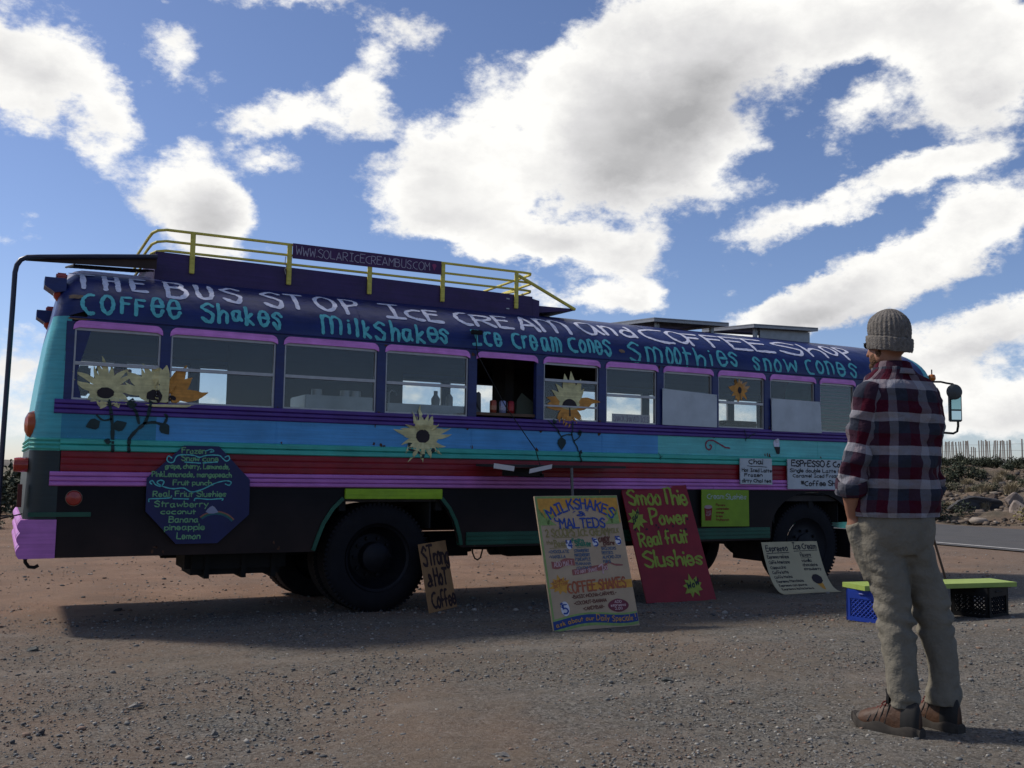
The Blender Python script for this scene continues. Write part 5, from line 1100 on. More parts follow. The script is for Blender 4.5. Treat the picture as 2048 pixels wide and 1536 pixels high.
part('lettering', C['olive'], lambda mb: (write(mb, '2 SCOOPS ICE CREAM', .055, .725, .62, .058, s1, .011, .002, dr, gap=1.9), ribbon(mb, [(.12, .715), (.33, .716)], .005, s1, .002, dr), write(mb, 'MILK', .635, .74, .72, .038, s1, .007, .002, dr, gap=1.9), write(mb, 'the', .05, .665, .10, .03, s1, .005, .002, dr), write(mb, 'Basic', .115, .645, .22, .05, s1, .008, .002, dr), ribbon(mb, [(.07, .632), (.22, .637)], .0035, s1, .002, dr)))
part('lettering', C['dkgreen'], lambda mb: (write(mb, 'Fruity', .275, .675, .37, .03, s1, .009, .002, dr), write(mb, 'Shakes', .30, .645, .44, .04, s1, .010, .002, dr), ribbon(mb, [(.31, .632), (.44, .636)], .004, s1, .002, dr)))
part('lettering', C['brown'], lambda mb: (write(mb, 'CANDY', .52, .672, .62, .036, s1, .011, .002, dr), write(mb, 'Bars', .56, .645, .66, .034, s1, .010, .002, dr), ribbon(mb, [(.53, .632), (.58, .632)], .004, s1, .002, dr)))
def f(mb):
    for a, z in ((.245, .655), (.485, .668), (.70, .675)): blob(mb, ell(a, z, .028, .036, 16), s1, .0022)
    blob(mb, ell(.125, .165, .038, .055, 18), s1, .0022)
part('price_patch', C['white'], f)
part('price_lettering', C['blue'], lambda mb: (write(mb, '$', .218, .668, .232, .026, s1, .005, .004, dr), write(mb, '4', .236, .632, .268, .055, s1, .011, .004, dr), write(mb, '$', .458, .678, .472, .026, s1, .005, .004, dr), write(mb, '5', .476, .642, .506, .055, s1, .011, .004, dr), write(mb, '$', .672, .685, .686, .026, s1, .005, .004, dr), write(mb, '5', .692, .650, .72, .055, s1, .011, .004, dr), write(mb, '$', .088, .178, .108, .032, s1, .006, .004, dr), write(mb, '5', .112, .13, .15, .068, s1, .013, .004, dr)))
def f(mb):
    for k, tx in enumerate(('CHOCOLATE', 'VANILLA')): write(mb, '-'+tx, .055, .595-.04*k, .07+.018*len(tx), .022, s1, .005, .002, dr, gap=1.6)
    for k, tx in enumerate(('STRAWBERRY', 'MARIONBERRY', 'PINEAPPLE', 'BANANA', 'COCONUT')): write(mb, tx, .28, .595-.034*k, .415, .022, s1, .005, .002, dr, gap=1.6)
    for k, tx in enumerate(('SNICKERS', 'REESES', 'ALMOND JOY', 'M&MS')): write(mb, tx, .53, .605-.034*k, .53+.017*len(tx), .022, s1, .005, .002, dr, gap=1.6)
part('lettering', C['slate'], f)
def f(mb):
    def ban(pts, hgt):
        vs = []
        for a, b in pts: vs += [s1(a, b, .0016), s1(a, b+hgt, .0016)]
        mb.add(vs, [(2*i, 2*i+2, 2*i+3, 2*i+1) for i in range(len(pts)-1)])
    ban(crom([(.065, .475), (.12, .47), (.19, .495), (.27, .49)]), .055); ban(crom([(.235, .415), (.34, .425), (.45, .44), (.56, .445)]), .045)
    ribbon(mb, crom([(.54, .49), (.58, .505), (.63, .485), (.70, .48)]), .014, s1, .0016, dr)
part('banner_painting', C['banner'], f)
part('lettering', C['palepink'], lambda mb: (write(mb, 'ADD MALT', .085, .485, .25, .036, s1, .006, .003, dr, slope=.08), write(mb, 'TO ANY SHAKE', .255, .425, .46, .026, s1, .005, .003, dr, slope=.08), write(mb, '1', .475, .425, .51, .07, s1, .013, .003, dr), write(mb, '00', .515, .45, .555, .028, s1, .006, .003, dr)))
part('lettering', C['rust'], lambda mb: (write(mb, 'COFFEE SHAKES', .175, .282, .70, .078, s1, .013, .003, dr, slope=.045, gap=1.7, wob=.15), write(mb, 'SIMPLY', .05, .355, .17, .020, s1, .004, .003, dr, slope=.2), write(mb, 'BETTER', .055, .325, .175, .020, s1, .004, .003, dr, slope=.2)))
part('lettering', C['brown'], lambda mb: (write(mb, '-BASIC-MOCHA-CARAMEL-', .20, .238, .60, .024, s1, .0055, .002, dr, slope=.04, gap=1.6), write(mb, '-COCONUT-BANANA', .21, .19, .50, .024, s1, .0055, .002, dr, slope=.04, gap=1.6), write(mb, '-CANDYBAR-', .28, .145, .47, .024, s1, .0055, .002, dr, slope=.04, gap=1.6)))
part('badge_painting', C['maroon'], lambda mb: blob(mb, [(.60+.095*math.cos(R(a))*abs(math.cos(R(a)))**.3, .165+.052*math.sin(R(a))) for a in range(0, 360, 12)], s1, .0022))
part('lettering', C['palepink'], lambda mb: (write(mb, 'ADD', .57, .185, .63, .018, s1, .005, .004, dr), write(mb, 'espresso', .53, .158, .665, .022, s1, .005, .004, dr), write(mb, '2.00', .565, .132, .63, .018, s1, .005, .004, dr)))
def wave(mb, d0, d1, lift):
    vs = []
    for i in range(31):
        u = .004+(W-.008)*i/30; c = .055+.022*math.sin(u*7.5-.6)+.035*(u/W)**2; vs += [s1(u, max(.002, c-d0), lift), s1(u, c+d1, lift)]
    mb.add(vs, [(2*i, 2*i+2, 2*i+3, 2*i+1) for i in range(30)])
part('wave_painting', C['leaf'], lambda mb: wave(mb, .055, .045, .0008))
part('wave_painting', C['navy'], lambda mb: wave(mb, .034, .030, .0016))
cw = lambda u: (.022*math.sin(u*7.5-.6)+.035*(u/W)**2, .16*math.cos(u*7.5-.6)+.08*u)
part('lettering', C['gold'], lambda mb: (write(mb, 'ask about our', .03, .040, .36, .03, s1, .006, .003, dr, curve=cw), write(mb, 'Daily Specials !', .385, .038, .74, .042, s1, .006, .003, dr, curve=cw)))

redb = mat('board_red', (.15, .005, .010), .55, .12, 6, dirt=.1, dirtcol=(.08, .02, .02)); W, H = .795, 1.229
t, s1 = lean_sign('smoothie_sign', 5.441, 7.629, .008, -.063, .417, .002, [(.01, 0), (W, .0), (W-.02, H), (.0, H)], .015, redb, 'tall dark red sign lettered Smoothie Power Real fruit Slushies leaning on the bus')
lg = mat('lettering_lime', (.20, .25, .030), .7, .15, 25, bump=.2)
part('lettering', lg, lambda mb: (write(mb, 'SmooThie', .06, .995, .735, .165, s1, .026, .002, dr, gap=1.5), write(mb, 'Power', .26, .785, .69, .145, s1, .025, .002, dr, gap=1.5), write(mb, 'Real fruit', .08, .56, .64, .135, s1, .023, .002, dr, gap=1.6, slope=.06), write(mb, 'Slushies', .08, .35, .75, .15, s1, .025, .002, dr, gap=1.5, slope=.02)))
def f(mb):
    blob(mb, burst(.105, .83, .10, .125, 9, .6, dr, .2, .5), s1, .003); blob(mb, burst(.56, .145, .125, .115, 9, .6, dr, .2, .3), s1, .003)
part('star_painting', lime if False else lg, f)
part('lettering', ink, lambda mb: (write(mb, 'BAM', .055, .78, .135, .065, s1, .008, .005, dr, slope=1.2), write(mb, 'WoW', .50, .115, .64, .06, s1, .012, .005, dr, slope=.3)))
def f(mb):
    for a, b in ((.06, .725), (.19, .73), (.31, .77), (.42, .725), (.50, .76), (.64, .725), (.69, .83), (.33, .745)): blob(mb, ell(a, b, .012, .012, 8, 0, .3, dr), s1, .003)
part('seed_painting', brownk, f)
o = t
W, H = .443, .608
card = mat('cardboard', (.30, .165, .070), .85, .15, 10)
t, s1 = lean_sign('coffee_sign', 3.327, 7.821, .0, .579, .225, .0, [(0, -.0), (W, .01), (W-.01, H), (W*.55, H-.008), (0, H-.015)], .006, card, 'cardboard sign lettered Strong and Hot Coffee leaning by the rear wheel')
part('lettering', mat('ink_dark_maroon', (.018, .004, .005), .7), lambda mb: (write(mb, 'STrong', .03, .41, .43, .16, s1, .026, .002, dr, gap=1.3), write(mb, '&', .05, .225, .12, .10, s1, .022, .002, dr), write(mb, 'HoT', .16, .225, .36, .14, s1, .026, .002, dr, gap=1.3), write(mb, 'Coffee', .07, .04, .435, .14, s1, .024, .002, dr, gap=1.3)))
# curled paper menu against the front wheel
pm = mat('poster_cream', (.40, .35, .22), .8, .08, 5, dirt=.15, dirtcol=(.25, .2, .14))
M = Matrix.Translation((7.14, 7.62, .004)) @ Matrix.Rotation(-.02, 4, 'Z')
t = empty('espresso_menu', None, 'cream paper menu lettered Espresso and Ice Cream flavors curling against the front wheel', 'menu', M=M)
W, H = .765, .60
def s1(u, v, l=.002):
    k = v/H; y = .36*(k**.55 if k > 0 else 0)-.02 + .015*math.sin(u*5); z = .50*(k**1.35)+.012+ .02*k*(1-u/W)*0
    x = u - .0*k; dy = .36*.55*max(k, .03)**-.45/H; dz = .50*1.35*max(k, .001)**.35/H; n = Vector((0, -dz, dy)).normalized()
    return Vector((x, y, z)) + n*l
mb = MB(); nu, nv = 12, 24; vs = [s1(W*i/nu, H*(j/nv)**1.6, 0) for j in range(nv+1) for i in range(nu+1)]
vs2 = [v+Vector((0, .002, -.001)) for v in vs]; q_ = [(j*(nu+1)+i, j*(nu+1)+i+1, (j+1)*(nu+1)+i+1, (j+1)*(nu+1)+i) for j in range(nv) for i in range(nu)]
mb.add(vs, q_); mb.add(vs2, [tuple(reversed(f)) for f in q_]); obj('sheet', mb, pm, t, local=True, smooth=True)
def f(mb):
    write(mb, 'Espresso', .045, .515, .35, .055, s1, .010, .002, dr, gap=1.5); ribbon(mb, [(.045, .495), (.36, .497)], .007, s1, .002, dr)
    write(mb, 'Ice Cream', .42, .53, .735, .055, s1, .010, .002, dr, gap=1.5); ribbon(mb, [(.43, .508), (.74, .515)], .006, s1, .002, dr); write(mb, 'flavors', .50, .455, .64, .038, s1, .006, .002, dr, gap=1.5); ribbon(mb, [(.50, .44), (.64, .442)], .004, s1, .002, dr)
    for k, (tx, w) in enumerate((('Espresso red eye', .30), ('Caffe Americano', .29), ('Cappuccino', .21), ('Caffe latte', .22), ('Caffe Mocha', .25), ('Espresso Macchiato', .37), ('Espresso con panna', .38), ('Espresso latte breve', .43))):
        write(mb, tx, .04+.004*k, .445-.054*k+.0, .04+.004*k+w, .032, s1, .0062, .002, dr, gap=1.5)
    for k, (tx, w) in enumerate((('vanilla', .13), ('chocolate', .19), ('strawberry', .22))): write(mb, tx, .50, .40-.045*k, .50+w, .030, s1, .0062, .002, dr, gap=1.5)
part('lettering', ink, f)
part('cone_painting', mat('ink_gold', (.33, .20, .04), .7), lambda mb: blob(mb, [(.585, .155), (.665, .15), (.645, .06), (.628, .045), (.61, .07)], s1, .0018, 0, 3))
part('scoop_painting', brownk, lambda mb: blob(mb, ell(.615, .20, .068, .062, 18, 0, .08, dr), s1, .0026, 0, 3))

# ------------------------------------------------------------ crates and bench
def crate(nm, cx_, cy_, yaw, m, label, z=None):
    z0 = float(gz(cx_, cy_)) if z is None else z
    M = Matrix.Translation((cx_, cy_, z0)) @ Matrix.Rotation(yaw, 4, 'Z'); t = empty(nm, None, label, 'crate', M=M)
    w, h = .165, .250
    for side in range(4):
        Ms = Matrix.Rotation(side*PI/2, 4, 'Z'); mb = MB()
        mb.box(-w, w, -w, -w+.012, 0, .035, M=Ms); mb.box(-w, w, -w, -w+.012, h-.07, h, M=Ms); mb.box(-w, -w+.035, -w, -w+.014, .035, h-.07, M=Ms); mb.box(w-.035, w, -w, -w+.014, .035, h-.07, M=Ms)
        x0, x1, a, b = -w+.035, w-.035, .035, h-.07; k = -.3
        while k < .3:
            for sg in (1, -1):
                p = [(k+sg*(v-a)*1.0, v) for v in np.linspace(a, b, 9)]; p = [q for q in p if x0 <= q[0] <= x1]
                if len(p) > 1: mb.tube([Ms @ Vector((u, -w+.006, v)) for u, v in (p[0], p[-1])], .0060, 4, cap=False)
            k += .036
        mb.tube([Ms @ Vector((-.05, -w-.002, h-.03)), Ms @ Vector((.05, -w-.002, h-.03))], .007, 6)
        obj('crate_side', mb, m, t, local=True)
    mb = MB()
    for k in range(8): mb.box(-w+.01, w-.01, -w+.02+k*.04, -w+.032+k*.04, .004, .012)
    for k in range(8): mb.box(-w+.02+k*.04, -w+.032+k*.04, -w+.01, w-.01, .004, .0115)
    obj('crate_base', mb, m, t, local=True); return t
crate('milk_crate', 6.42, 5.80, .25, mat('crate_blue', (.010, .040, .30), .45, .12, 10), 'blue plastic milk crate under the left end of the green bench')
crate('milk_crate', 7.45, 5.61, .18, mat('crate_black', (.005, .005, .006), .5, .2, 10, spec=.2), 'black plastic milk crate under the right end of the green bench')
blm = mat('bench_lime', (.26, .35, .075), .6, .1, 12, dirt=.1, dirtcol=(.2, .22, .1))
A, B_ = Vector((6.24, 5.86, .326)), Vector((7.70, 5.56, .334)); ax = (B_-A).normalized(); pn = Vector((-ax.y, ax.x, 0)); mb = MB()
c8 = [A-pn*.15, B_-pn*.15, B_+pn*.15, A+pn*.15]; mb.add([p-Vector((0, 0, .019)) for p in c8]+[p+Vector((0, 0, .019)) for p in c8], [(0, 3, 2, 1), (4, 5, 6, 7), (0, 1, 5, 4), (1, 2, 6, 5), (2, 3, 7, 6), (3, 0, 4, 7)])
o = obj('bench_board', mb, blm); tag(o, 'lime green painted plank laid as a bench across two milk crates', 'bench')
o = obj('prop_stick', MB().tube([(10.41, 8.3, -.02), (10.25, 8.3, .38), (10.03, 8.3, .95)], .014, 8), mat('stick_wood', (.16, .10, .06), .8)); tag(o, 'thin wooden stick propped on the ground by the front of the bus', 'stick')

# ------------------------------------------------------------ the man looking at the bus
# local frame: x = to the right as seen from the photo, y = away, z up; built at life size, 2.4% down to fit
PAZ = R(50.27); PS = .974
PM = Matrix.Translation((3.85*PS, 3.20*PS, CAM_Z*(1-PS))) @ Matrix.Rotation(-PAZ, 4, 'Z') @ Matrix.Scale(PS, 4)
man = empty('person', None, 'man in knit beanie, plaid shirt and khaki trousers standing with hands in pockets', 'person', M=PM)
FW_ = Vector((-.769, .639, 0)); LF_ = Vector((-.639, -.769, 0))      # where he faces (the bus) and his left
def ring(c, w, d, n=48, fw=FW_, lf=LF_, p=2.3, tilt=(0, 0)):
    o = []
    for j in range(n):
        a = 2*PI*j/n; ca, sa = math.cos(a), math.sin(a); ca = math.copysign(abs(ca)**(2/p), ca); sa = math.copysign(abs(sa)**(2/p), sa)
        q = Vector(c) + lf*(w*ca) + fw*(d*sa); q.z += tilt[0]*w*ca + tilt[1]*d*sa; o.append(q)
    return o
def tuberings(pts, rad, n=24):
    mb = MB(); mb.tube(pts, rad, n); return mb
def loft_smooth(keys, k=6):
    """keys: list of tuples (equal length), Catmull-Rom between them"""
    return crom([tuple(q) for q in keys], k)
skin = mat('skin', (.28, .135, .085), .55, .08, 20, spec=.3)
# body: one continuous surface
B = MB()
def ellipsoid(mb, c, r, rot=None, n=20, m=12):
    vs = []; 
    for i in range(m+1):
        t = PI*i/m
        for j in range(n):
            a = 2*PI*j/n; v = Vector((r[0]*math.sin(t)*math.cos(a), r[1]*math.sin(t)*math.sin(a), r[2]*math.cos(t)))
            if rot is not None: v = rot @ v
            vs.append(Vector(c)+v)
    mb.add(vs, [(i*n+j, (i+1)*n+j, (i+1)*n+(j+1) % n, i*n+(j+1) % n) for i in range(m) for j in range(n)])
HC = Vector((-.130, .0, 1.855)); HF = Vector((-.79, .61, 0)).normalized(); HL = Vector((-HF.y, HF.x, 0)); HL = Vector((0, 0, 1)).cross(HF)
HR = Matrix((HF, HL, Vector((0, 0, 1)))).transposed()        # head frame: x forward, y his left
hp = lambda x, y, z: HC + HR @ Vector((x, y, z))
ellipsoid(B, hp(-.012, 0, .03), (.098, .076, .105), HR); ellipsoid(B, hp(.030, 0, -.045), (.066, .058, .075), HR)
ellipsoid(B, hp(.072, 0, -.095), (.026, .028, .022), HR)                                   # chin
for k in range(5): ellipsoid(B, hp(.090+.006*k, 0, .012-.013*k), (.012, .009+.0015*k, .012), HR, 10, 6)   # nose
ellipsoid(B, hp(.086, 0, .030), (.014, .045, .012), HR, 12, 8)                             # brow
for s in (1, -1):
    ellipsoid(B, hp(.062, s*.032, -.022), (.022, .018, .018), HR, 10, 8); ellipsoid(B, hp(-.005, s*.078, -.012), (.016, .008, .026), HR, 10, 8)
    ellipsoid(B, hp(.010, s*.052, -.060), (.030, .016, .030), HR, 10, 8)
ellipsoid(B, hp(.086, 0, -.066), (.012, .024, .007), HR, 10, 6); ellipsoid(B, hp(.083, 0, -.078), (.012, .020, .007), HR, 10, 6)   # lips
B.tube([(-.095, .01, 1.62), (-.105, .005, 1.70), (-.122, .002, 1.77), (-.135, 0, 1.83)], [.072, .060, .057, .060], 20)   # neck
T = [(1.66, -.085, 0, .10, .07), (1.60, -.080, 0, .185, .095), (1.50, -.080, 0, .180, .105), (1.35, -.085, 0, .160, .095), (1.20, -.09, 0, .155, .095), (1.05, -.10, 0, .165, .10), (.93, -.10, 0, .155, .10)]
B.loft([ring((t[1], t[2], t[0]), t[3], t[4], 24) for t in reversed(T)])
def off(c, l, f, z): v = Vector(c) + LF_*l + FW_*f; v.z = z; return v
S0 = Vector((-.085, 0, 0))
SHL, SHR = off(S0, .195, 0, 1.60), off(S0, -.195, 0, 1.60)
ELL, ELR = Vector((-.294, -.165, 1.175)), Vector((.045, .215, 1.175))
WRL, WRR = Vector((-.296, -.105, 1.03)), Vector((-.035, .235, 1.02))
for sh, el, wr_ in ((SHL, ELL, WRL), (SHR, ELR, WRR)):
    B.tube([sh, sh.lerp(el, .5), el, el.lerp(wr_, .35), el.lerp(wr_, .8), wr_], [.055, .048, .041, .043, .032, .027], 16)
    d = (wr_-el).normalized(); fwd = (Vector((.055, .02, -.15)) if wr_ is WRL else Vector((-.03, -.03, -.15))).normalized(); out = (LF_ if wr_ is WRL else -LF_)
    palm = wr_ + fwd*.045; B.tube([wr_, wr_+fwd*.03, palm+fwd*.02, palm+fwd*.045], [.027, .036, .038, .030], 14)
    for k in range(4):       # fingers, slightly curled inside the pocket
        b = palm + fwd*.035 + FW_*(.027-.018*k); l = (.072, .080, .075, .060)[k]; cu = -out
        B.tube([b, b+fwd*l*.45+cu*.004, b+fwd*l*.75+cu*.014, b+fwd*l*.98+cu*.028], [.0095, .009, .0085, .007], 8)
    b = wr_ + fwd*.022 + FW_*.028; B.tube([b, b+FW_*.022+fwd*.028, b+FW_*.030+fwd*.055, b+FW_*.026+fwd*.074], [.013, .011, .010, .008], 8)    # thumb
# legs inside the trousers
LHIP, LKN, LAN = Vector((-.165, -.06, .90)), Vector((-.115, -.07, .55)), Vector((-.075, -.13, .13))
RHIP, RKN, RAN = Vector((-.045, .08, .90)), Vector((.055, .07, .55)), Vector((.075, .03, .13))
for a, b, c in ((LHIP, LKN, LAN), (RHIP, RKN, RAN)):
    B.tube([a, a.lerp(b, .5), b, b.lerp(c, .35), c, c-Vector((0, 0, .05))], [.080, .068, .052, .050, .036, .034], 16)
body = obj('body', B, skin, man, local=True, smooth='all')
rm = body.modifiers.new('remesh', 'REMESH'); rm.mode = 'VOXEL'; rm.voxel_size = .0065; rm.use_smooth_shade = True
sm_ = body.modifiers.new('smooth', 'SMOOTH'); sm_.factor = .5; sm_.iterations = 3
# shirt: plaid by cloth coordinates
def plaid():
    m = bpy.data.materials.new('flannel_plaid'); m.use_nodes = True; nt = m.node_tree; N = nt.nodes.new; L = nt.links.new; b = nt.nodes['Principled BSDF']
    b.inputs['Roughness'].default_value = .95; b.inputs['Specular IOR Level'].default_value = .1
    uv = N('ShaderNodeUVMap'); uv.uv_map = 'UVMap'; sep = N('ShaderNodeSeparateXYZ')
    nz = N('ShaderNodeTexNoise'); nz.inputs['Scale'].default_value = 9; L(uv.outputs[0], nz.inputs['Vector'])
    sc = N('ShaderNodeVectorMath'); sc.operation = 'MULTIPLY_ADD'; L(nz.outputs['Color'], sc.inputs[0]); sc.inputs[1].default_value = (.012, .010, 0); L(uv.outputs[0], sc.inputs[2]); L(sc.outputs[0], sep.inputs[0])
    def band(src, per, phase, wh=.30):
        a = N('ShaderNodeMath'); a.operation = 'MULTIPLY_ADD'; a.inputs[1].default_value = 1/per; a.inputs[2].default_value = phase; L(src, a.inputs[0])
        f = N('ShaderNodeMath'); f.operation = 'FRACT'; L(a.outputs[0], f.inputs[0])
        cr = N('ShaderNodeValToRGB'); cr.color_ramp.interpolation = 'CONSTANT'; e = cr.color_ramp.elements
        e[0].position = 0; e[0].color = (wh, wh*.98, wh*1.08, 1); e[1].position = .27; e[1].color = (.050, .005, .014, 1)
        x = e.new(.64); x.color = (.026, .030, .045, 1); L(f.outputs[0], cr.inputs[0]); return cr.outputs[0]
    H_ = band(sep.outputs[1], .154, .10); V_ = band(sep.outputs[0], .150, .35, .20)
    mx = N('ShaderNodeMix'); mx.data_type = 'RGBA'; mx.inputs[0].default_value = .44; L(H_, mx.inputs[6]); L(V_, mx.inputs[7])
    w = N('ShaderNodeTexNoise'); w.inputs['Scale'].default_value = 400; L(uv.outputs[0], w.inputs['Vector'])
    ml = N('ShaderNodeMapRange'); L(w.outputs['Fac'], ml.inputs[0]); ml.inputs[1].default_value = .3; ml.inputs[2].default_value = .7; ml.inputs[3].default_value = .8; ml.inputs[4].default_value = 1.2
    v = N('ShaderNodeVectorMath'); v.operation = 'SCALE'; L(mx.outputs[2], v.inputs[0]); L(ml.outputs[0], v.inputs['Scale']); L(v.outputs[0], b.inputs['Base Color'])
    n2 = N('ShaderNodeTexNoise'); n2.inputs['Scale'].default_value = 16; n2.inputs['Detail'].default_value = 5; L(uv.outputs[0], n2.inputs['Vector'])
    bp = N('ShaderNodeBump'); bp.inputs['Strength'].default_value = .8; bp.inputs['Distance'].default_value = .03; L(n2.outputs['Fac'], bp.inputs['Height']); L(bp.outputs[0], b.inputs['Normal'])
    return m
pl = plaid()
def cloth(keys, fold, seed, n=64, v0=0, uo=0.0, p=2.3, kk=6, fw=FW_, lf=LF_, path=None):
    """lofted garment with folds pushed into the surface; uv in metres"""
    rows = loft_smooth(keys, kk); mb = MB(); mb.uv = []; prev = None; vlen = v0
    rings = []
    for r in rows:
        z, cx_, cy_, w, d = r[:5]; rings.append((Vector((cx_, cy_, z)), w, d))
    wref = max(r[1]+r[2] for r in rings)
    for i, (c, w, d) in enumerate(rings):
        if prev is not None: vlen += (c-prev).length
        prev = c; pts = ring(c, w, d, n, fw, lf, p)
        for j, q in enumerate(pts):
            dirn = (q-c); dirn.z = 0; dirn.normalize()
            f = noise.fractal(Vector((q.x*5+seed, q.y*5, q.z*9)), 1.0, 2.0, 3)*fold + noise.noise(Vector((q.x*16+seed, q.y*16, q.z*22)))*fold*.35
            mb.v.append(tuple(q+dirn*f)); mb.uv.append((uo+j/n*PI*wref, vlen))
    # seam column so the plaid does not run backwards at the join
    out = MB(); out.uv = []
    for i in range(len(rings)):
        for j in range(n+1):
            out.v.append(mb.v[i*n+j % n]); u, v = mb.uv[i*n+j % n]; out.uv.append((uo+j/n*PI*wref, v))
    for i in range(len(rings)-1):
        for j in range(n): a = i*(n+1)+j; out.f.append((a, a+1, a+n+2, a+n+1)); out.mi.append(0)
    return out
def merge(a, b):
    o = len(a.v); a.v += b.v; a.uv += b.uv; a.f += [tuple(i+o for i in f) for f in b.f]; a.mi += b.mi; return a
torso = [(1.035, -.105, -.0, .222, .142), (1.06, -.105, 0, .226, .146), (1.12, -.103, 0, .222, .146), (1.20, -.100, 0, .216, .142), (1.30, -.096, 0, .216, .142), (1.40, -.092, 0, .222, .144), (1.50, -.088, 0, .230, .142), (1.58, -.086, 0, .232, .132), (1.64, -.088, 0, .215, .115), (1.685, -.092, 0, .165, .095), (1.715, -.098, 0, .115, .082), (1.74, -.105, 0, .085, .074)]
shirt = cloth(torso, .026, 3.0, 96, p=2.25, kk=9)
def sleeve(sh, el, wr_, seed, cuff, uo):
    """tube garment round an arm"""
    P_ = [sh + (Vector((0, 0, .045)) + (LF_ if sh is SHL else -LF_)*-.05), sh+Vector((0, 0, .0)), sh.lerp(el, .22), sh.lerp(el, .45), sh.lerp(el, .68), sh.lerp(el, .88), el, el+(wr_-el)*.10+Vector((0, 0, -.0))]
    rad = [.050, .074, .071, .066, .063, .062, .063, .064]
    K = crom([tuple(p)+(r,) for p, r in zip(P_, rad)], 7); mb = MB(); mb.uv = []; n = 36; pts = [Vector(k[:3]) for k in K]; v = 1.64; out = []
    for i, k in enumerate(K):
        t = (pts[min(i+1, len(K)-1)]-pts[max(i-1, 0)]).normalized(); u = FW_ - t*FW_.dot(t); u.normalize(); w = t.cross(u)
        if i: v -= (pts[i]-pts[i-1]).length
        for j in range(n+1):
            a = 2*PI*(j % n)/n; dirn = u*math.cos(a)+w*math.sin(a); q = pts[i]+dirn*k[3]
            f = noise.fractal(Vector((q.x*8+seed, q.y*8, q.z*12)), 1.0, 2.0, 3)*.020 + .009*math.sin(q.z*55+3*math.cos(a)+seed)*max(0, 1-abs(i/len(K)-.75)*3)
            mb.v.append(tuple(q+dirn*f)); mb.uv.append((uo+j/n*.42, v-.70))
    for i in range(len(K)-1):
        for j in range(n): a = i*(n+1)+j; mb.f.append((a, a+1, a+n+2, a+n+1)); mb.mi.append(0)
    # rolled cuff
    e = pts[-1]; t = (wr_-el).normalized(); u = FW_-t*FW_.dot(t); u.normalize(); w = t.cross(u); base = len(mb.v); prof = [(-.050, .060), (-.050, .070), (-.03, .0735), (-.005, .0735), (.012, .071), (.018, .064), (.014, .052), (-.01, .046)]
    for h, r in prof:
        for j in range(n+1):
            a = 2*PI*(j % n)/n; rr_ = r+.0035*noise.noise(Vector((math.cos(a)*2+seed, math.sin(a)*2, h*40))); mb.v.append(tuple(e+t*h+(u*math.cos(a)+w*math.sin(a))*rr_)); mb.uv.append((uo+.05+j/n*.42, .55-h*1.0+r*2))
    for i in range(len(prof)-1):
        for j in range(n): a = base+i*(n+1)+j; mb.f.append((a, a+1, a+n+2, a+n+1)); mb.mi.append(0)
    return mb
merge(shirt, sleeve(SHL, ELL, WRL, 1.0, True, .05)); merge(shirt, sleeve(SHR, ELR, WRR, 7.0, True, .12))
so = obj('shirt', shirt, pl, man, local=True, smooth='all'); 
sol = so.modifiers.new('thick', 'SOLIDIFY'); sol.thickness = .003; sol.offset = -1
# collar, folded over
mb = MB(); mb.uv = []; n = 40; prof = [(.0, .066, -.030), (.0, .068, .016), (.004, .073, .030), (.010, .082, .024), (.018, .096, -.012), (.020, .108, -.034)]
for h, r, z in prof:
    for j in range(n+1):
        a = 2*PI*(j % n)/n; drop = -.018*max(0, math.sin(a)); c = Vector((-.112, .002, 1.742)); q = c+LF_*(r*1.02*math.cos(a))+FW_*(r*math.sin(a)); q.z += z+drop; mb.v.append(tuple(q)); mb.uv.append((.02+j/n*.4, .86+z*1.2+r))
for i in range(len(prof)-1):
    for j in range(n): a = i*(n+1)+j; mb.f.append((a, a+1, a+n+2, a+n+1)); mb.mi.append(0)
co = obj('collar', mb, pl, so, local=True, smooth='all'); sol = co.modifiers.new('thick', 'SOLIDIFY'); sol.thickness = .003
# trousers
kh = mat('khaki_cloth', (.160, .146, .116), .9, .12, 9, bump=.8, bscale=20, spec=.15, bdist=.022)
def leg(keys, seed, fold):
    rows = crom(keys, 8); mb = MB(); n = 44; K = []
    for (z, x, y, w, d) in rows: K.append((Vector((x, y, z)), w, d))
    for i, (c, w, d) in enumerate(K):
        for j, q in enumerate(ring(c, w, d, n, Vector((0, 1, 0)), Vector((1, 0, 0)), 2.15)):
            dirn = (q-c).normalized(); a = 2*PI*j/n
            knee = math.exp(-((c.z-.56)/.11)**2); hem = math.exp(-((c.z-.24)/.07)**2); top = math.exp(-((c.z-.84)/.08)**2)
            f = noise.fractal(Vector((q.x*7+seed, q.y*7, q.z*6)), 1.0, 2.0, 3)*fold*.8
            f += (knee*.016+hem*.016+top*.012)*math.sin(c.z*88 + 2.2*math.sin(a+seed) + 5*noise.noise(Vector((q.x*5+seed, q.y*5, q.z*5))))*max(0, .45+.6*noise.noise(Vector((q.x*7, q.y*7+seed, q.z*4)))*2)
            mb.v.append(tuple(q+dirn*f))
    m_ = len(K); mb.f = [(i*n+j, i*n+(j+1) % n, (i+1)*n+(j+1) % n, (i+1)*n+j) for i in range(m_-1) for j in range(n)]+[tuple(range(n-1, -1, -1)), tuple((m_-1)*n+j for j in range(n))]
    mb.mi = [0]*len(mb.f); return mb
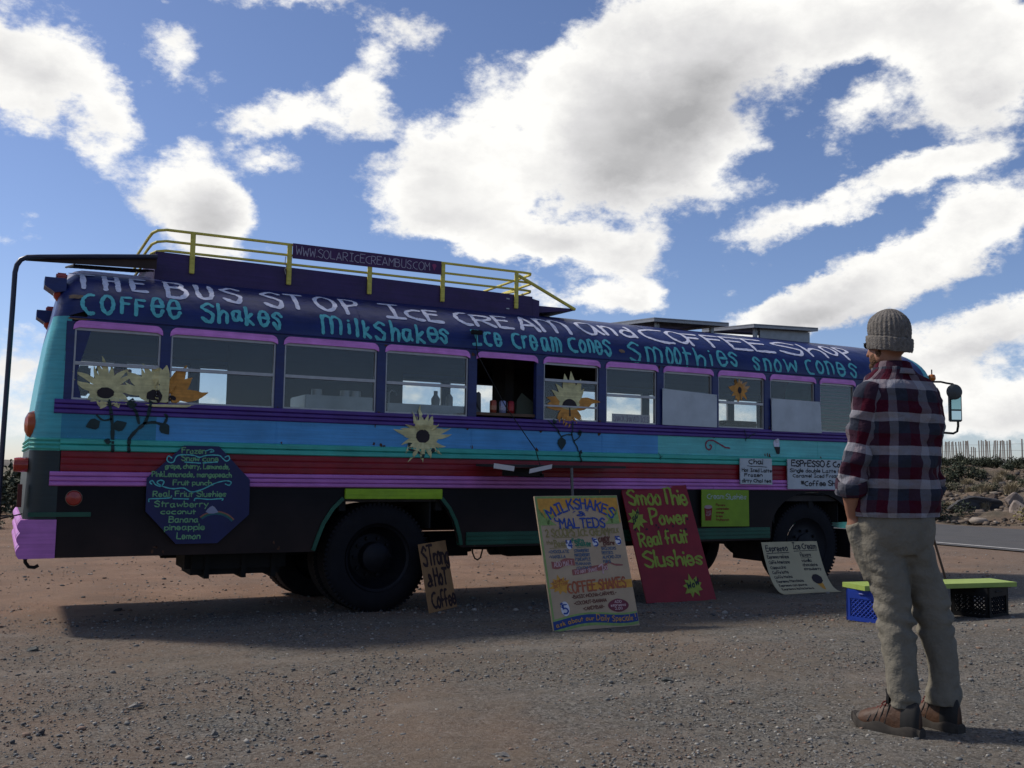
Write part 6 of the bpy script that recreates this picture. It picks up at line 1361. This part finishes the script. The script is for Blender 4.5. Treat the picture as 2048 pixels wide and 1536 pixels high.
# per key: z, x, y, half width (x), half depth (y)
LL = leg([(.185, -.078, -.135, .060, .070), (.225, -.082, -.132, .064, .076), (.30, -.092, -.125, .068, .082), (.39, -.100, -.11, .074, .088), (.47, -.108, -.095, .080, .090), (.56, -.120, -.080, .083, .090), (.65, -.133, -.07, .085, .094), (.74, -.146, -.062, .090, .102), (.85, -.170, -.055, .104, .118), (.93, -.178, -.045, .118, .130), (.98, -.178, -.04, .120, .130)], 2.0, .012)
RL = leg([(.185, .076, .02, .082, .082), (.225, .079, .025, .078, .084), (.30, .084, .035, .066, .084), (.39, .080, .045, .068, .088), (.47, .066, .055, .076, .090), (.56, .048, .062, .082, .090), (.65, .026, .066, .086, .094), (.74, .0, .066, .090, .102), (.85, -.042, .06, .102, .118), (.93, -.055, .05, .112, .130), (.98, -.055, .045, .112, .130)], 9.0, .012)
TR_ = MB(); 
for q in (LL, RL): TR_.add(q.v, q.f)
pel = crom([(.86, -.115, .0, .150, .125), (.92, -.113, .0, .196, .140), (.98, -.112, .0, .205, .142), (1.04, -.110, 0, .200, .138), (1.09, -.108, 0, .192, .132)], 6)
TR_.loft([ring((r[1], r[2], r[0]), r[3], r[4], 44) for r in pel])
TR_.tube([WRL+Vector((.010, .005, -.025)), WRL+Vector((.030, .012, -.085)), WRL+Vector((.065, .025, -.175)), WRL+Vector((.10, .04, -.28))], [.048, .056, .062, .06], 16)     # pocket bulge over the hand
to = obj('trousers', TR_, kh, man, local=True, smooth='all')
rm = to.modifiers.new('remesh', 'REMESH'); rm.mode = 'VOXEL'; rm.voxel_size = .0075; rm.use_smooth_shade = True
s_ = to.modifiers.new('smooth', 'SMOOTH'); s_.factor = .5; s_.iterations = 4
tx = bpy.data.textures.new('cloth_creases', 'CLOUDS'); tx.noise_scale = .085; tx.noise_depth = 2
dm = to.modifiers.new('creases', 'DISPLACE'); dm.texture = tx; dm.strength = .009; dm.mid_level = .5; dm.texture_coords = 'LOCAL'
# shoes
leather = mat('shoe_leather', (.060, .026, .011), .6, .25, 25, bump=.3, dirt=.35, dirtcol=(.08, .05, .03)); sole = mat('shoe_sole', (.038, .032, .026), .9, .2, 30, dirt=.3, dirtcol=(.07, .06, .05)); dk = mat('shoe_dark', (.012, .011, .010), .7, .2, 20); lace = mat('shoe_lace', (.16, .015, .012), .7); grey = mat('shoe_toecap', (.055, .045, .036), .7, .2, 20)
def shoe(heel, toe, zg):
    heel, toe = Vector(heel), Vector(toe); ax = (toe-heel).normalized(); L0 = .315; sd_ = Vector((-ax.y, ax.x, 0))
    P = lambda l, s, z: tuple(heel + ax*l + sd_*s + Vector((0, 0, zg+z)))
    # outline half-width along the length
    def hw(l): return float(np.interp(l, [0, .015, .05, .12, .18, .24, .285, .305, .315], [.018, .032, .040, .041, .050, .054, .044, .028, .010]))
    def up(l): return 1.30*float(np.interp(l, [0, .01, .05, .10, .135, .17, .21, .26, .295, .315], [.095, .118, .122, .122, .112, .094, .078, .066, .050, .034]))
    n = 24; R1 = []; ls = list(np.linspace(0.0, L0, 34)); b = MB()
    for l in ls:
        w = hw(l); h = up(l); row = []
        for j in range(n):
            a = 2*PI*j/n; ca, sa = math.cos(a), math.sin(a); zz = .034+(h-.034)*max(0, sa)**.8 if sa > 0 else .034+.012*sa
            ww = w*(1-.30*max(0, sa)**2*(1 if l < .2 else .5)); row.append(P(l, ww*math.copysign(abs(ca)**.8, ca), zz))
        R1.append(row)
    b.loft(R1)
    for i, f in enumerate(b.f[:-2]):
        l = ls[i//n]; 
        if l > .275: b.mi[i] = 1
        elif l < .075: b.mi[i] = 2
        elif 0 < (i % n) < 12 and (abs((i % n)-6) < 3) and l < .13: b.mi[i] = 2
    s = obj('shoe', b, [leather, grey, dk], man, local=True, smooth='all')
    b = MB(); R1 = []
    for k, l in enumerate(np.linspace(-.008, L0+.008, 44)):
        w = hw(min(max(l, .004), L0-.003))+.006; rise = .022*max(0, (l-.25)/.07)**1.5; lug = .006 if k % 3 == 1 else 0; th = .044+.008*math.sin(l*45)
        R1.append([P(l, -w, rise+lug), P(l, w, rise+lug), P(l, w+.002, rise*.6+th*.7), P(l, w-.004, rise*.6+th), P(l, -w+.004, rise*.6+th), P(l, -w-.002, rise*.6+th*.7)])
    b.loft(R1); obj('sole', b, sole, s, local=True, smooth=True)
    b = MB()
    for k in range(5):
        l = .145+.022*k; h = up(l)-.002; b.tube([P(l-.004, -.026, h-.016), P(l, -.012, h-.002), P(l+.006, .012, h-.002), P(l+.010, .026, h-.016)], .0028, 6)
    b.tube([P(.14, .01, .146), P(.155, .034, .140), P(.17, .024, .126), P(.15, .0, .146)], .0026, 6); obj('lace', b, lace, s, local=True)
    b = MB()
    for sg in (1, -1):
        for k in range(4):
            l = .13+.026*k; b.tube([P(l, sg*.024, up(l)-.014), P(l+.004, sg*(hw(l)-.008), up(l)*.70), P(l+.018, sg*(hw(l)+.001), .045)], .0030, 6)
    obj('overlay', b, dk, s, local=True)
    b = MB(); b.loft([[P(.150, -.024, .135), P(.150, .024, .135), P(.138, .022, .130), P(.138, -.022, .130)], [P(.145, -.026, .170), P(.145, .026, .170), P(.134, .024, .170), P(.134, -.024, .170)], [P(.155, -.018, .195), P(.155, .018, .195), P(.147, .016, .195), P(.147, -.016, .195)]]); obj('tongue', b, dk, s, local=True, smooth=True)
shoe((-.018, -.205, 0), (-.31, -.062, 0), .066)
shoe((.145, -.045, 0), (-.10, .135, 0), .068)
# beanie
kn = mat('knit_wool', (.15, .138, .125), .95, .30, 60, bump=.7, bscale=160, spec=.1)
mb = MB(); n = 168; rows = [(-.012, .102, .0), (-.006, .108, .0), (.02, .112, 0), (.045, .112, 0), (.052, .106, 0), (.054, .101, 0), (.062, .102, 0), (.09, .104, 0), (.12, .099, 0), (.145, .086, 0), (.165, .064, 0), (.178, .040, 0), (.185, .015, 0), (.186, .002, 0)]
rows = crom([(a, b, 0.) for a, b, _ in rows], 5); vs = []
for h, r, _ in rows:
    for j in range(n):
        a = 2*PI*j/n; rb_ = math.cos(a*28); k = 1+.020*rb_*(1 if h > .05 else .6)+.008*math.sin(h*420+rb_) ; fx, fy = r*k*.99, r*k*.90
        tl_ = .016*math.cos(a)*(1 if h < .06 else 1-min(1, (h-.06)/.12)) ; vs.append(tuple(hp(fx*math.cos(a)-.012, fy*math.sin(a), h*1.03-.018+tl_+ (.004*noise.noise(Vector((math.cos(a)*3, math.sin(a)*3, h*20)))))))
mb.add(vs, [(i*n+j, i*n+(j+1) % n, (i+1)*n+(j+1) % n, (i+1)*n+j) for i in range(len(rows)-1) for j in range(n)])
bo = obj('beanie', mb, kn, man, local=True, smooth='all')
sol = bo.modifiers.new('thick', 'SOLIDIFY'); sol.thickness = .005; sol.offset = -1
# beard and glasses
hair = mat('beard_hair', (.10, .050, .025), .95, .3, 60, bump=.8, bscale=200)
mb = MB(); ellipsoid(mb, hp(.060, 0, -.098), (.038, .042, .032), HR, 18, 12)
for s in (1, -1): ellipsoid(mb, hp(.030, s*.046, -.070), (.038, .020, .034), HR, 14, 10); ellipsoid(mb, hp(.004, s*.062, -.040), (.016, .010, .028), HR, 12, 8)
bd = obj('beard', mb, hair, man, local=True, smooth='all'); r_ = bd.modifiers.new('remesh', 'REMESH'); r_.mode = 'VOXEL'; r_.voxel_size = .004
tx2 = bpy.data.textures.new('hair_clumps', 'CLOUDS'); tx2.noise_scale = .008; d_ = bd.modifiers.new('rough', 'DISPLACE'); d_.texture = tx2; d_.strength = .006
gm = mat('glasses_black', (.008, .008, .01), .25, spec=.6); mb = MB()
for s in (1, -1):
    mb.tube([hp(.092, s*.052, .008), hp(.085, s*.066, .010), hp(.04, s*.078, .008), hp(-.01, s*.082, .0)], .0025, 6)
    e = [hp(.096-.12*abs(y)**2*4, s*.031+y, .004+z) for y, z in [(.022*math.cos(R(a)), .016*math.sin(R(a))) for a in range(0, 360, 24)]]; mb.add(e+[p+HR @ Vector((.002, 0, 0)) for p in e], [tuple(range(15)), tuple(range(29, 14, -1))]+[(i, (i+1) % 15, 15+(i+1) % 15, 15+i) for i in range(15)])
mb.tube([hp(.099, -.008, .012), hp(.102, 0, .014), hp(.099, .008, .012)], .002, 6)
obj('glasses', mb, gm, man, local=True)
mb = MB()
for s in (1, -1): ellipsoid(mb, hp(.083, s*.032, .004), (.011, .012, .011), HR, 10, 8)
obj('eyes', mb, mat('eye_white', (.5, .48, .46), .3), man, local=True, smooth='all')

# ------------------------------------------------------------ beyond the road: rocks, scrub, snow fence
def leafmesh(nm, seed, n, spread, up, leaf, m, stems=7, blade=False):
    """one bush: stems and many small leaf faces through an uneven crown"""
    rg = np.random.default_rng(seed); mb = MB(); lob = [(rg.normal(0, .35, 3)*np.array([1, 1, .35])+np.array([0, 0, .55]), rg.uniform(.28, .5)) for _ in range(7)]
    for k in range(n):
        if blade:
            a = rg.uniform(0, 2*PI); t = rg.uniform(.1, .75); L_ = rg.uniform(.5, 1.0); d = Vector((math.cos(a)*t, math.sin(a)*t, 1)).normalized(); b = Vector((rg.normal(0, .18), rg.normal(0, .18), 0)); w = Vector((-math.sin(a), math.cos(a), 0))*.02
            p2 = b+d*L_*.6; p3 = b+d*L_+Vector((math.cos(a), math.sin(a), -.25))*.15*L_; mb.add([tuple(q) for q in (b-w, b+w, p2+w*.7, p2-w*.7, p3)], [(0, 1, 2, 3), (3, 2, 4)], int(rg.random() < .35)); continue
        c, r = lob[rg.integers(len(lob))]; v = rg.normal(0, 1, 3); v /= np.linalg.norm(v); p = c+v*r*rg.uniform(.55, 1.05); p[2] = max(p[2], .03)
        q = Matrix.Rotation(rg.uniform(0, 6.28), 3, 'Z') @ Matrix.Rotation(rg.uniform(-1.3, 1.3), 3, 'X'); s = leaf*rg.uniform(.6, 1.4)
        mb.add([tuple(Vector(p)+q @ Vector(a)) for a in ((-s*.4, 0, 0), (0, -s*.15, .0), (s*.4, 0, 0), (0, s, s*.2))], [(0, 1, 2, 3)], int(rg.random() < .3))
    mb.v = [(x*spread, y*spread, z*up) for x, y, z in mb.v]
    st = MB()
    for k in range(stems):
        a = 2*PI*k/stems+rg.uniform(-.3, .3); t = rg.uniform(.2, .6)*spread; st.tube([(0, 0, -.03), (math.cos(a)*t*.5, math.sin(a)*t*.5, up*.3), (math.cos(a)*t, math.sin(a)*t, up*rg.uniform(.5, .85))], [.018, .012, .005], 5)
    return mb, st
sage1 = mat('sage_leaf', (.070, .080, .048), .9, .3, 8); sage2 = mat('sage_leaf_pale', (.135, .130, .085), .9, .3, 8)
dkb1 = mat('brush_leaf', (.030, .040, .022), .9, .3, 8); dkb2 = mat('brush_leaf_pale', (.065, .07, .04), .9, .3, 8)
yg1 = mat('rabbitbrush', (.19, .165, .045), .9, .3, 8); yg2 = mat('rabbitbrush_pale', (.26, .22, .10), .9, .3, 8)
dg1 = mat('dry_grass', (.24, .20, .125), .9, .3, 8); dg2 = mat('dry_grass_pale', (.33, .28, .19), .9, .3, 8); twig = mat('twig', (.09, .07, .05), .9)
PROTO = {}
def bush(kind, x, y, size, label, group, z=None, rz=0, flat=1.0, cat='bush'):
    key = kind
    zz = float(gz(x, y)) if z is None else z
    M = Matrix.Translation((x, y, zz-.03)) @ Matrix.Rotation(rz, 4, 'Z') @ Matrix.Diagonal((size, size, size*flat, 1))
    if key not in PROTO:
        ms = {'brush': (dkb1, dkb2), 'sage': (sage1, sage2), 'yellow': (yg1, yg2), 'grass': (dg1, dg2), 'brush_b': (dkb1, sage1), 'sage_b': (sage2, dkb2)}[kind]
        lm_, st = leafmesh(kind, len(PROTO)+3, 1500 if kind != 'grass' else 420, 1.0, 1.0, .10, ms, blade=(kind == 'grass'))
        nm = {'grass': 'grass_tuft'}.get(kind, 'bush'); t = empty(nm, None, label, cat, group=group, M=M)
        obj('foliage', lm_, list(ms), t, local=True)
        if kind != 'grass': obj('stems', st, twig, t, local=True)
        PROTO[key] = t; return t
    return copy_thing(PROTO[key], M, label, group)
rb_ = random.Random(21)
# low dark brush along the crest, in front of the fence
k = 0
for y in np.arange(22.0, 46, .55):
    for row in (0, 1):
        x = 41.5+row*1.7+rb_.uniform(-.8, .8); s = rb_.uniform(.5, .8)*(1.1 if row == 0 else 1)
        bush(('brush', 'brush_b')[k % 2], x, y+rb_.uniform(-.3, .3), s*.85, 'dark green brush on the crest of the bank below the snow fence', 'dark brush along the crest', rz=rb_.uniform(0, 6), flat=rb_.uniform(.7, 1.05)); k += 1
named = [('brush', 34.0, 26.5, .95, 'tall dark bush high on the rocky bank'), ('sage', 30.5, 22.6, .55, 'grey-green bush half way up the rocky bank, near its middle'), ('yellow', 24.2, 16.6, .55, 'yellow-green rabbitbrush at the foot of the bank by the road'), ('brush', 23.3, 18.9, .70, 'dark bush at the foot of the bank beside the man'), ('sage', 33.5, 23.0, .6, 'sage bush high on the bank at the right'), ('yellow', 26.0, 16.6, .35, 'small yellowish tuft of brush above the road at the far right')]
for kd, x, y, s, lab in named: bush(kd, x, y, s, lab, None, rz=rb_.uniform(0, 6), flat=.85)
for i in range(150):
    x = rb_.uniform(30, 41.5); y = 16+rb_.random()*26; kd = rb_.choice(['sage', 'sage_b', 'grass', 'grass', 'sage', 'brush_b'])
    bush(kd, x, y, rb_.uniform(.25, .6), 'low dry scrub on the upper half of the bank', 'scrub on the upper bank', rz=rb_.uniform(0, 6), flat=.75) if kd != 'grass' else bush(kd, x, y, rb_.uniform(.3, .55), 'pale dry grass tuft on the upper half of the bank', 'grass tufts on the bank', rz=rb_.uniform(0, 6), cat='grass')
for i in range(26):
    x = rb_.uniform(23.5, 31); y = 10+rb_.random()*24
    bush('grass', x, y, rb_.uniform(.2, .4), 'small dry grass tuft among the rocks of the lower bank', 'grass tufts among the rocks', rz=rb_.uniform(0, 6), cat='grass')
# boulders
def boulder(nm, seed, mtl):
    bm = bmesh.new(); bmesh.ops.create_icosphere(bm, subdivisions=3, radius=1); rg = random.Random(seed)
    pl_ = [(Vector((rg.uniform(-1, 1), rg.uniform(-1, 1), rg.uniform(-.6, 1))).normalized(), rg.uniform(.32, .72)) for _ in range(13)]
    for v in bm.verts:
        p = v.co
        for n_, d_ in pl_:
            k = p.dot(n_)
            if k > d_: p = p-n_*(k-d_)
        v.co = p*(1+.16*noise.fractal(p*2.2+Vector((seed, 0, 0)), 1, 2, 4))
    me = bpy.data.meshes.new(nm); bm.to_mesh(me); bm.free(); me.materials.append(mtl); return me
def rockmat(nm, c, c2):
    return mat(nm, c, .9, .35, 2.5, bump=.8, bscale=9, dirt=.7, dirtcol=c2)
bms = [boulder('boulder', 1, rockmat('rock_brown', (.095, .070, .055), (.045, .040, .038))), boulder('boulder', 2, rockmat('rock_dark', (.040, .038, .038), (.07, .056, .048))), boulder('boulder', 5, rockmat('rock_pale', (.24, .195, .165), (.11, .085, .07)))]
def rock(nm, me, x, y, sx, sy, sz, rz, label, group=None, sink=.3, tilt=0, cat='rock'):
    o = bpy.data.objects.new(nm, me); COL.objects.link(o); z = float(gz(x, y))
    o.matrix_world = Matrix.Translation((x, y, z+sz*(1-sink)*.5)) @ Matrix.Rotation(rz, 4, 'Z') @ Matrix.Rotation(tilt, 4, 'X') @ Matrix.Diagonal((sx, sy, sz, 1)); tag(o, label, cat, group); return o
rock('boulder', bms[1], 26.6, 20.0, 1.7, 1.1, .40, .5, 'large flat dark boulder lying across the middle of the bank', None, tilt=.15)
rock('boulder', bms[0], 25.2, 20.9, 1.0, .8, .42, 1.5, 'rounded brown boulder beside the man on the bank')
rock('boulder', bms[1], 26.0, 16.8, 1.3, .9, .42, 2.4, 'big dark angular boulder at the right foot of the bank', None, tilt=.2)
rock('boulder', bms[2], 24.9, 17.4, .50, .45, .40, .4, 'pale broken boulder below the dark slab')
rock('boulder', bms[2], 28.6, 20.2, .40, .5, .35, 1.4, 'pale pointed rock above the large flat boulder')
rock('boulder', bms[0], 28.8, 18.2, 1.0, .8, .45, 2.0, 'reddish brown boulder at the right edge of the bank')
for i in range(46):
    x = 23.2+rb_.random()**1.4*12; y = 10+rb_.random()*26; s = rb_.uniform(.15, .40)
    rock('boulder', bms[(0, 1, 0, 1, 0, 2)[i % 6]], x, y, s*rb_.uniform(.9, 1.9), s, s*rb_.uniform(.45, .9), rb_.uniform(0, 6), 'angular boulder among the rubble of the bank', 'boulders on the bank', tilt=rb_.uniform(-.3, .3))
# stones on the gravel
stm = boulder('stone', 8, rockmat('pebble_grey', (.09, .095, .09), (.05, .05, .05))); stm2 = boulder('stone', 9, rockmat('pebble_pale', (.21, .20, .185), (.14, .13, .115))); stm3 = boulder('stone', 10, rockmat('pebble_dark', (.05, .045, .045), (.09, .06, .05)))
for lab, x, y, s, me, q in (('grey stone lying in the shade at the far left', .265, 7.148, .062, stm, (1, .7, .45)), ('dark reddish stone on the sunlit dirt behind the bus shadow', .987, 9.278, .055, stm3, (1, .8, .6)), ('pale upright stone in the gravel below the coffee sign', .863, 4.297, .024, stm2, (.8, .8, 1.1)),
    ('grey flattish stone in front of the milkshake sign', 3.276, 4.393, .050, stm, (1, .7, .5)), ('small dark stone at the lower edge left of centre', 1.141, 3.872, .028, stm3, (1, .8, .5)), ('pale flat stone at the bottom edge in the middle', 1.824, 3.521, .055, stm2, (1, .5, .35)),
    ('thin pale stone to the left of the brown shoes', 3.445, 3.449, .052, stm2, (1, .5, .22)), ('pale stone near the bottom left corner', .172, 4.252, .020, stm2, (1, .8, .8)), ('dark stone in the left foreground', .216, 4.617, .030, stm3, (1, .8, .5)), ('bluish grey stone in front of the coffee sign', 1.737, 5.462, .034, stm, (.9, .8, .6)), ('flat pinkish stone in the left foreground', .635, 5.017, .050, stm2, (1, .6, .35))):
    rock('stone', me, x, y, s*q[0], s*q[1], s*q[2], hash(lab[:4]) % 3 if False else len(lab)*.7, lab, sink=.3, cat='stone')
# snow fence on the crest: every slat its own
fx = 44.6
fence = empty('snow_fence', (fx, 32, float(gz(fx, 32))), 'weathered wooden snow fence of thin upright slats along the crest of the bank', 'fence')
sw = mat('weathered_slat', (.17, .15, .135), .9, .25, 12); slm = None; fr = random.Random(3)
bm = MB().box(-.008, .008, -.028, .028, 0, 1.15); 
y = 24.0; first = None
while y < 44:
    gap = (30.9 < y < 31.55)
    if not gap and fr.random() > .03:
        z = float(gz(fx, y))+.25
        if first is None: first = obj('slat', bm, sw, fence, local=True); o = first
        else:
            o = bpy.data.objects.new('slat', first.data); COL.objects.link(o); o.parent = fence
        hgt = fr.uniform(.97, 1.03)*(.72 if 33.4 < y < 33.9 else 1)
        Mx = Matrix.Translation((0, y-32, z-float(gz(fx, 32)))) @ Matrix.Rotation(fr.gauss(0, .045)+(.12 if 32.2 < y < 32.7 else 0), 4, 'X') @ Matrix.Diagonal((1, 1, hgt, 1))
        o.matrix_basis = Mx
    y += .118*fr.uniform(.88, 1.12)
for k, h in enumerate((.35, .75, 1.1)):
    obj('wire', MB().tube([(fx, yy, float(gz(fx, yy))+.2+h*.9+.02*math.sin(yy*2+k)) for yy in np.arange(24, 44.1, .8)], .006, 4), sw, fence)
for yy in (24.5, 28.2, 31.0, 33.0, 36.4, 40): obj('fence_post', MB().box(fx+.02, fx+.06, yy-.025, yy+.025, float(gz(fx, yy))-.1, float(gz(fx, yy))+1.45), sw, fence)
# scrub at the far left behind the bus
for kd, x, y, s, lab, fl_ in (('brush', -.45, 30, 1.45, 'dark green bush at the left edge beyond the pipe frame', .9), ('brush_b', .45, 31.5, 1.35, 'dark bush behind the tail lamp at the far left', 1.1), ('sage', .9, 25.5, .85, 'grey-green sage in front of the dark bushes at the far left', .55), ('brush', 1.35, 33, 1.5, 'dark bush hidden partly by the rear of the bus', 1.0), ('sage_b', -.2, 24.0, .70, 'low pale sage at the left edge of the dirt', .5)):
    bush(kd, x, y, s, lab, None, rz=rb_.uniform(0, 6), flat=fl_)
for i in range(40):
    a = R(rb_.uniform(-6, 14)); d = rb_.uniform(36, 90); bush(('brush', 'sage', 'brush_b', 'sage_b')[i % 4], math.sin(a)*d, math.cos(a)*d, rb_.uniform(.6, 1.1), 'distant desert shrub on the plain behind the bus', 'shrubs on the plain', rz=rb_.uniform(0, 6), flat=.8)
# low hills on the horizon
mb = MB(); vs = []; n = 120
for i in range(n+1):
    a = R(-70+200*i/n); h = 3+5*abs(noise.fractal(Vector((i*.11, 3, 0)), 1, 2, 4)); d = 850
    for dd, hh in ((-60, -1), (0, h*.6), (60, h), (160, -1)): vs.append((math.sin(a)*(d+dd), math.cos(a)*(d+dd), hh))
mb.add(vs, [(4*i+j, 4*i+4+j, 4*i+5+j, 4*i+1+j) for i in range(n) for j in range(3)]); o = obj('hills', mb, mat('hill_scrub', (.10, .085, .065), .95, .3, .02), smooth='all'); o['kind'] = 'structure'
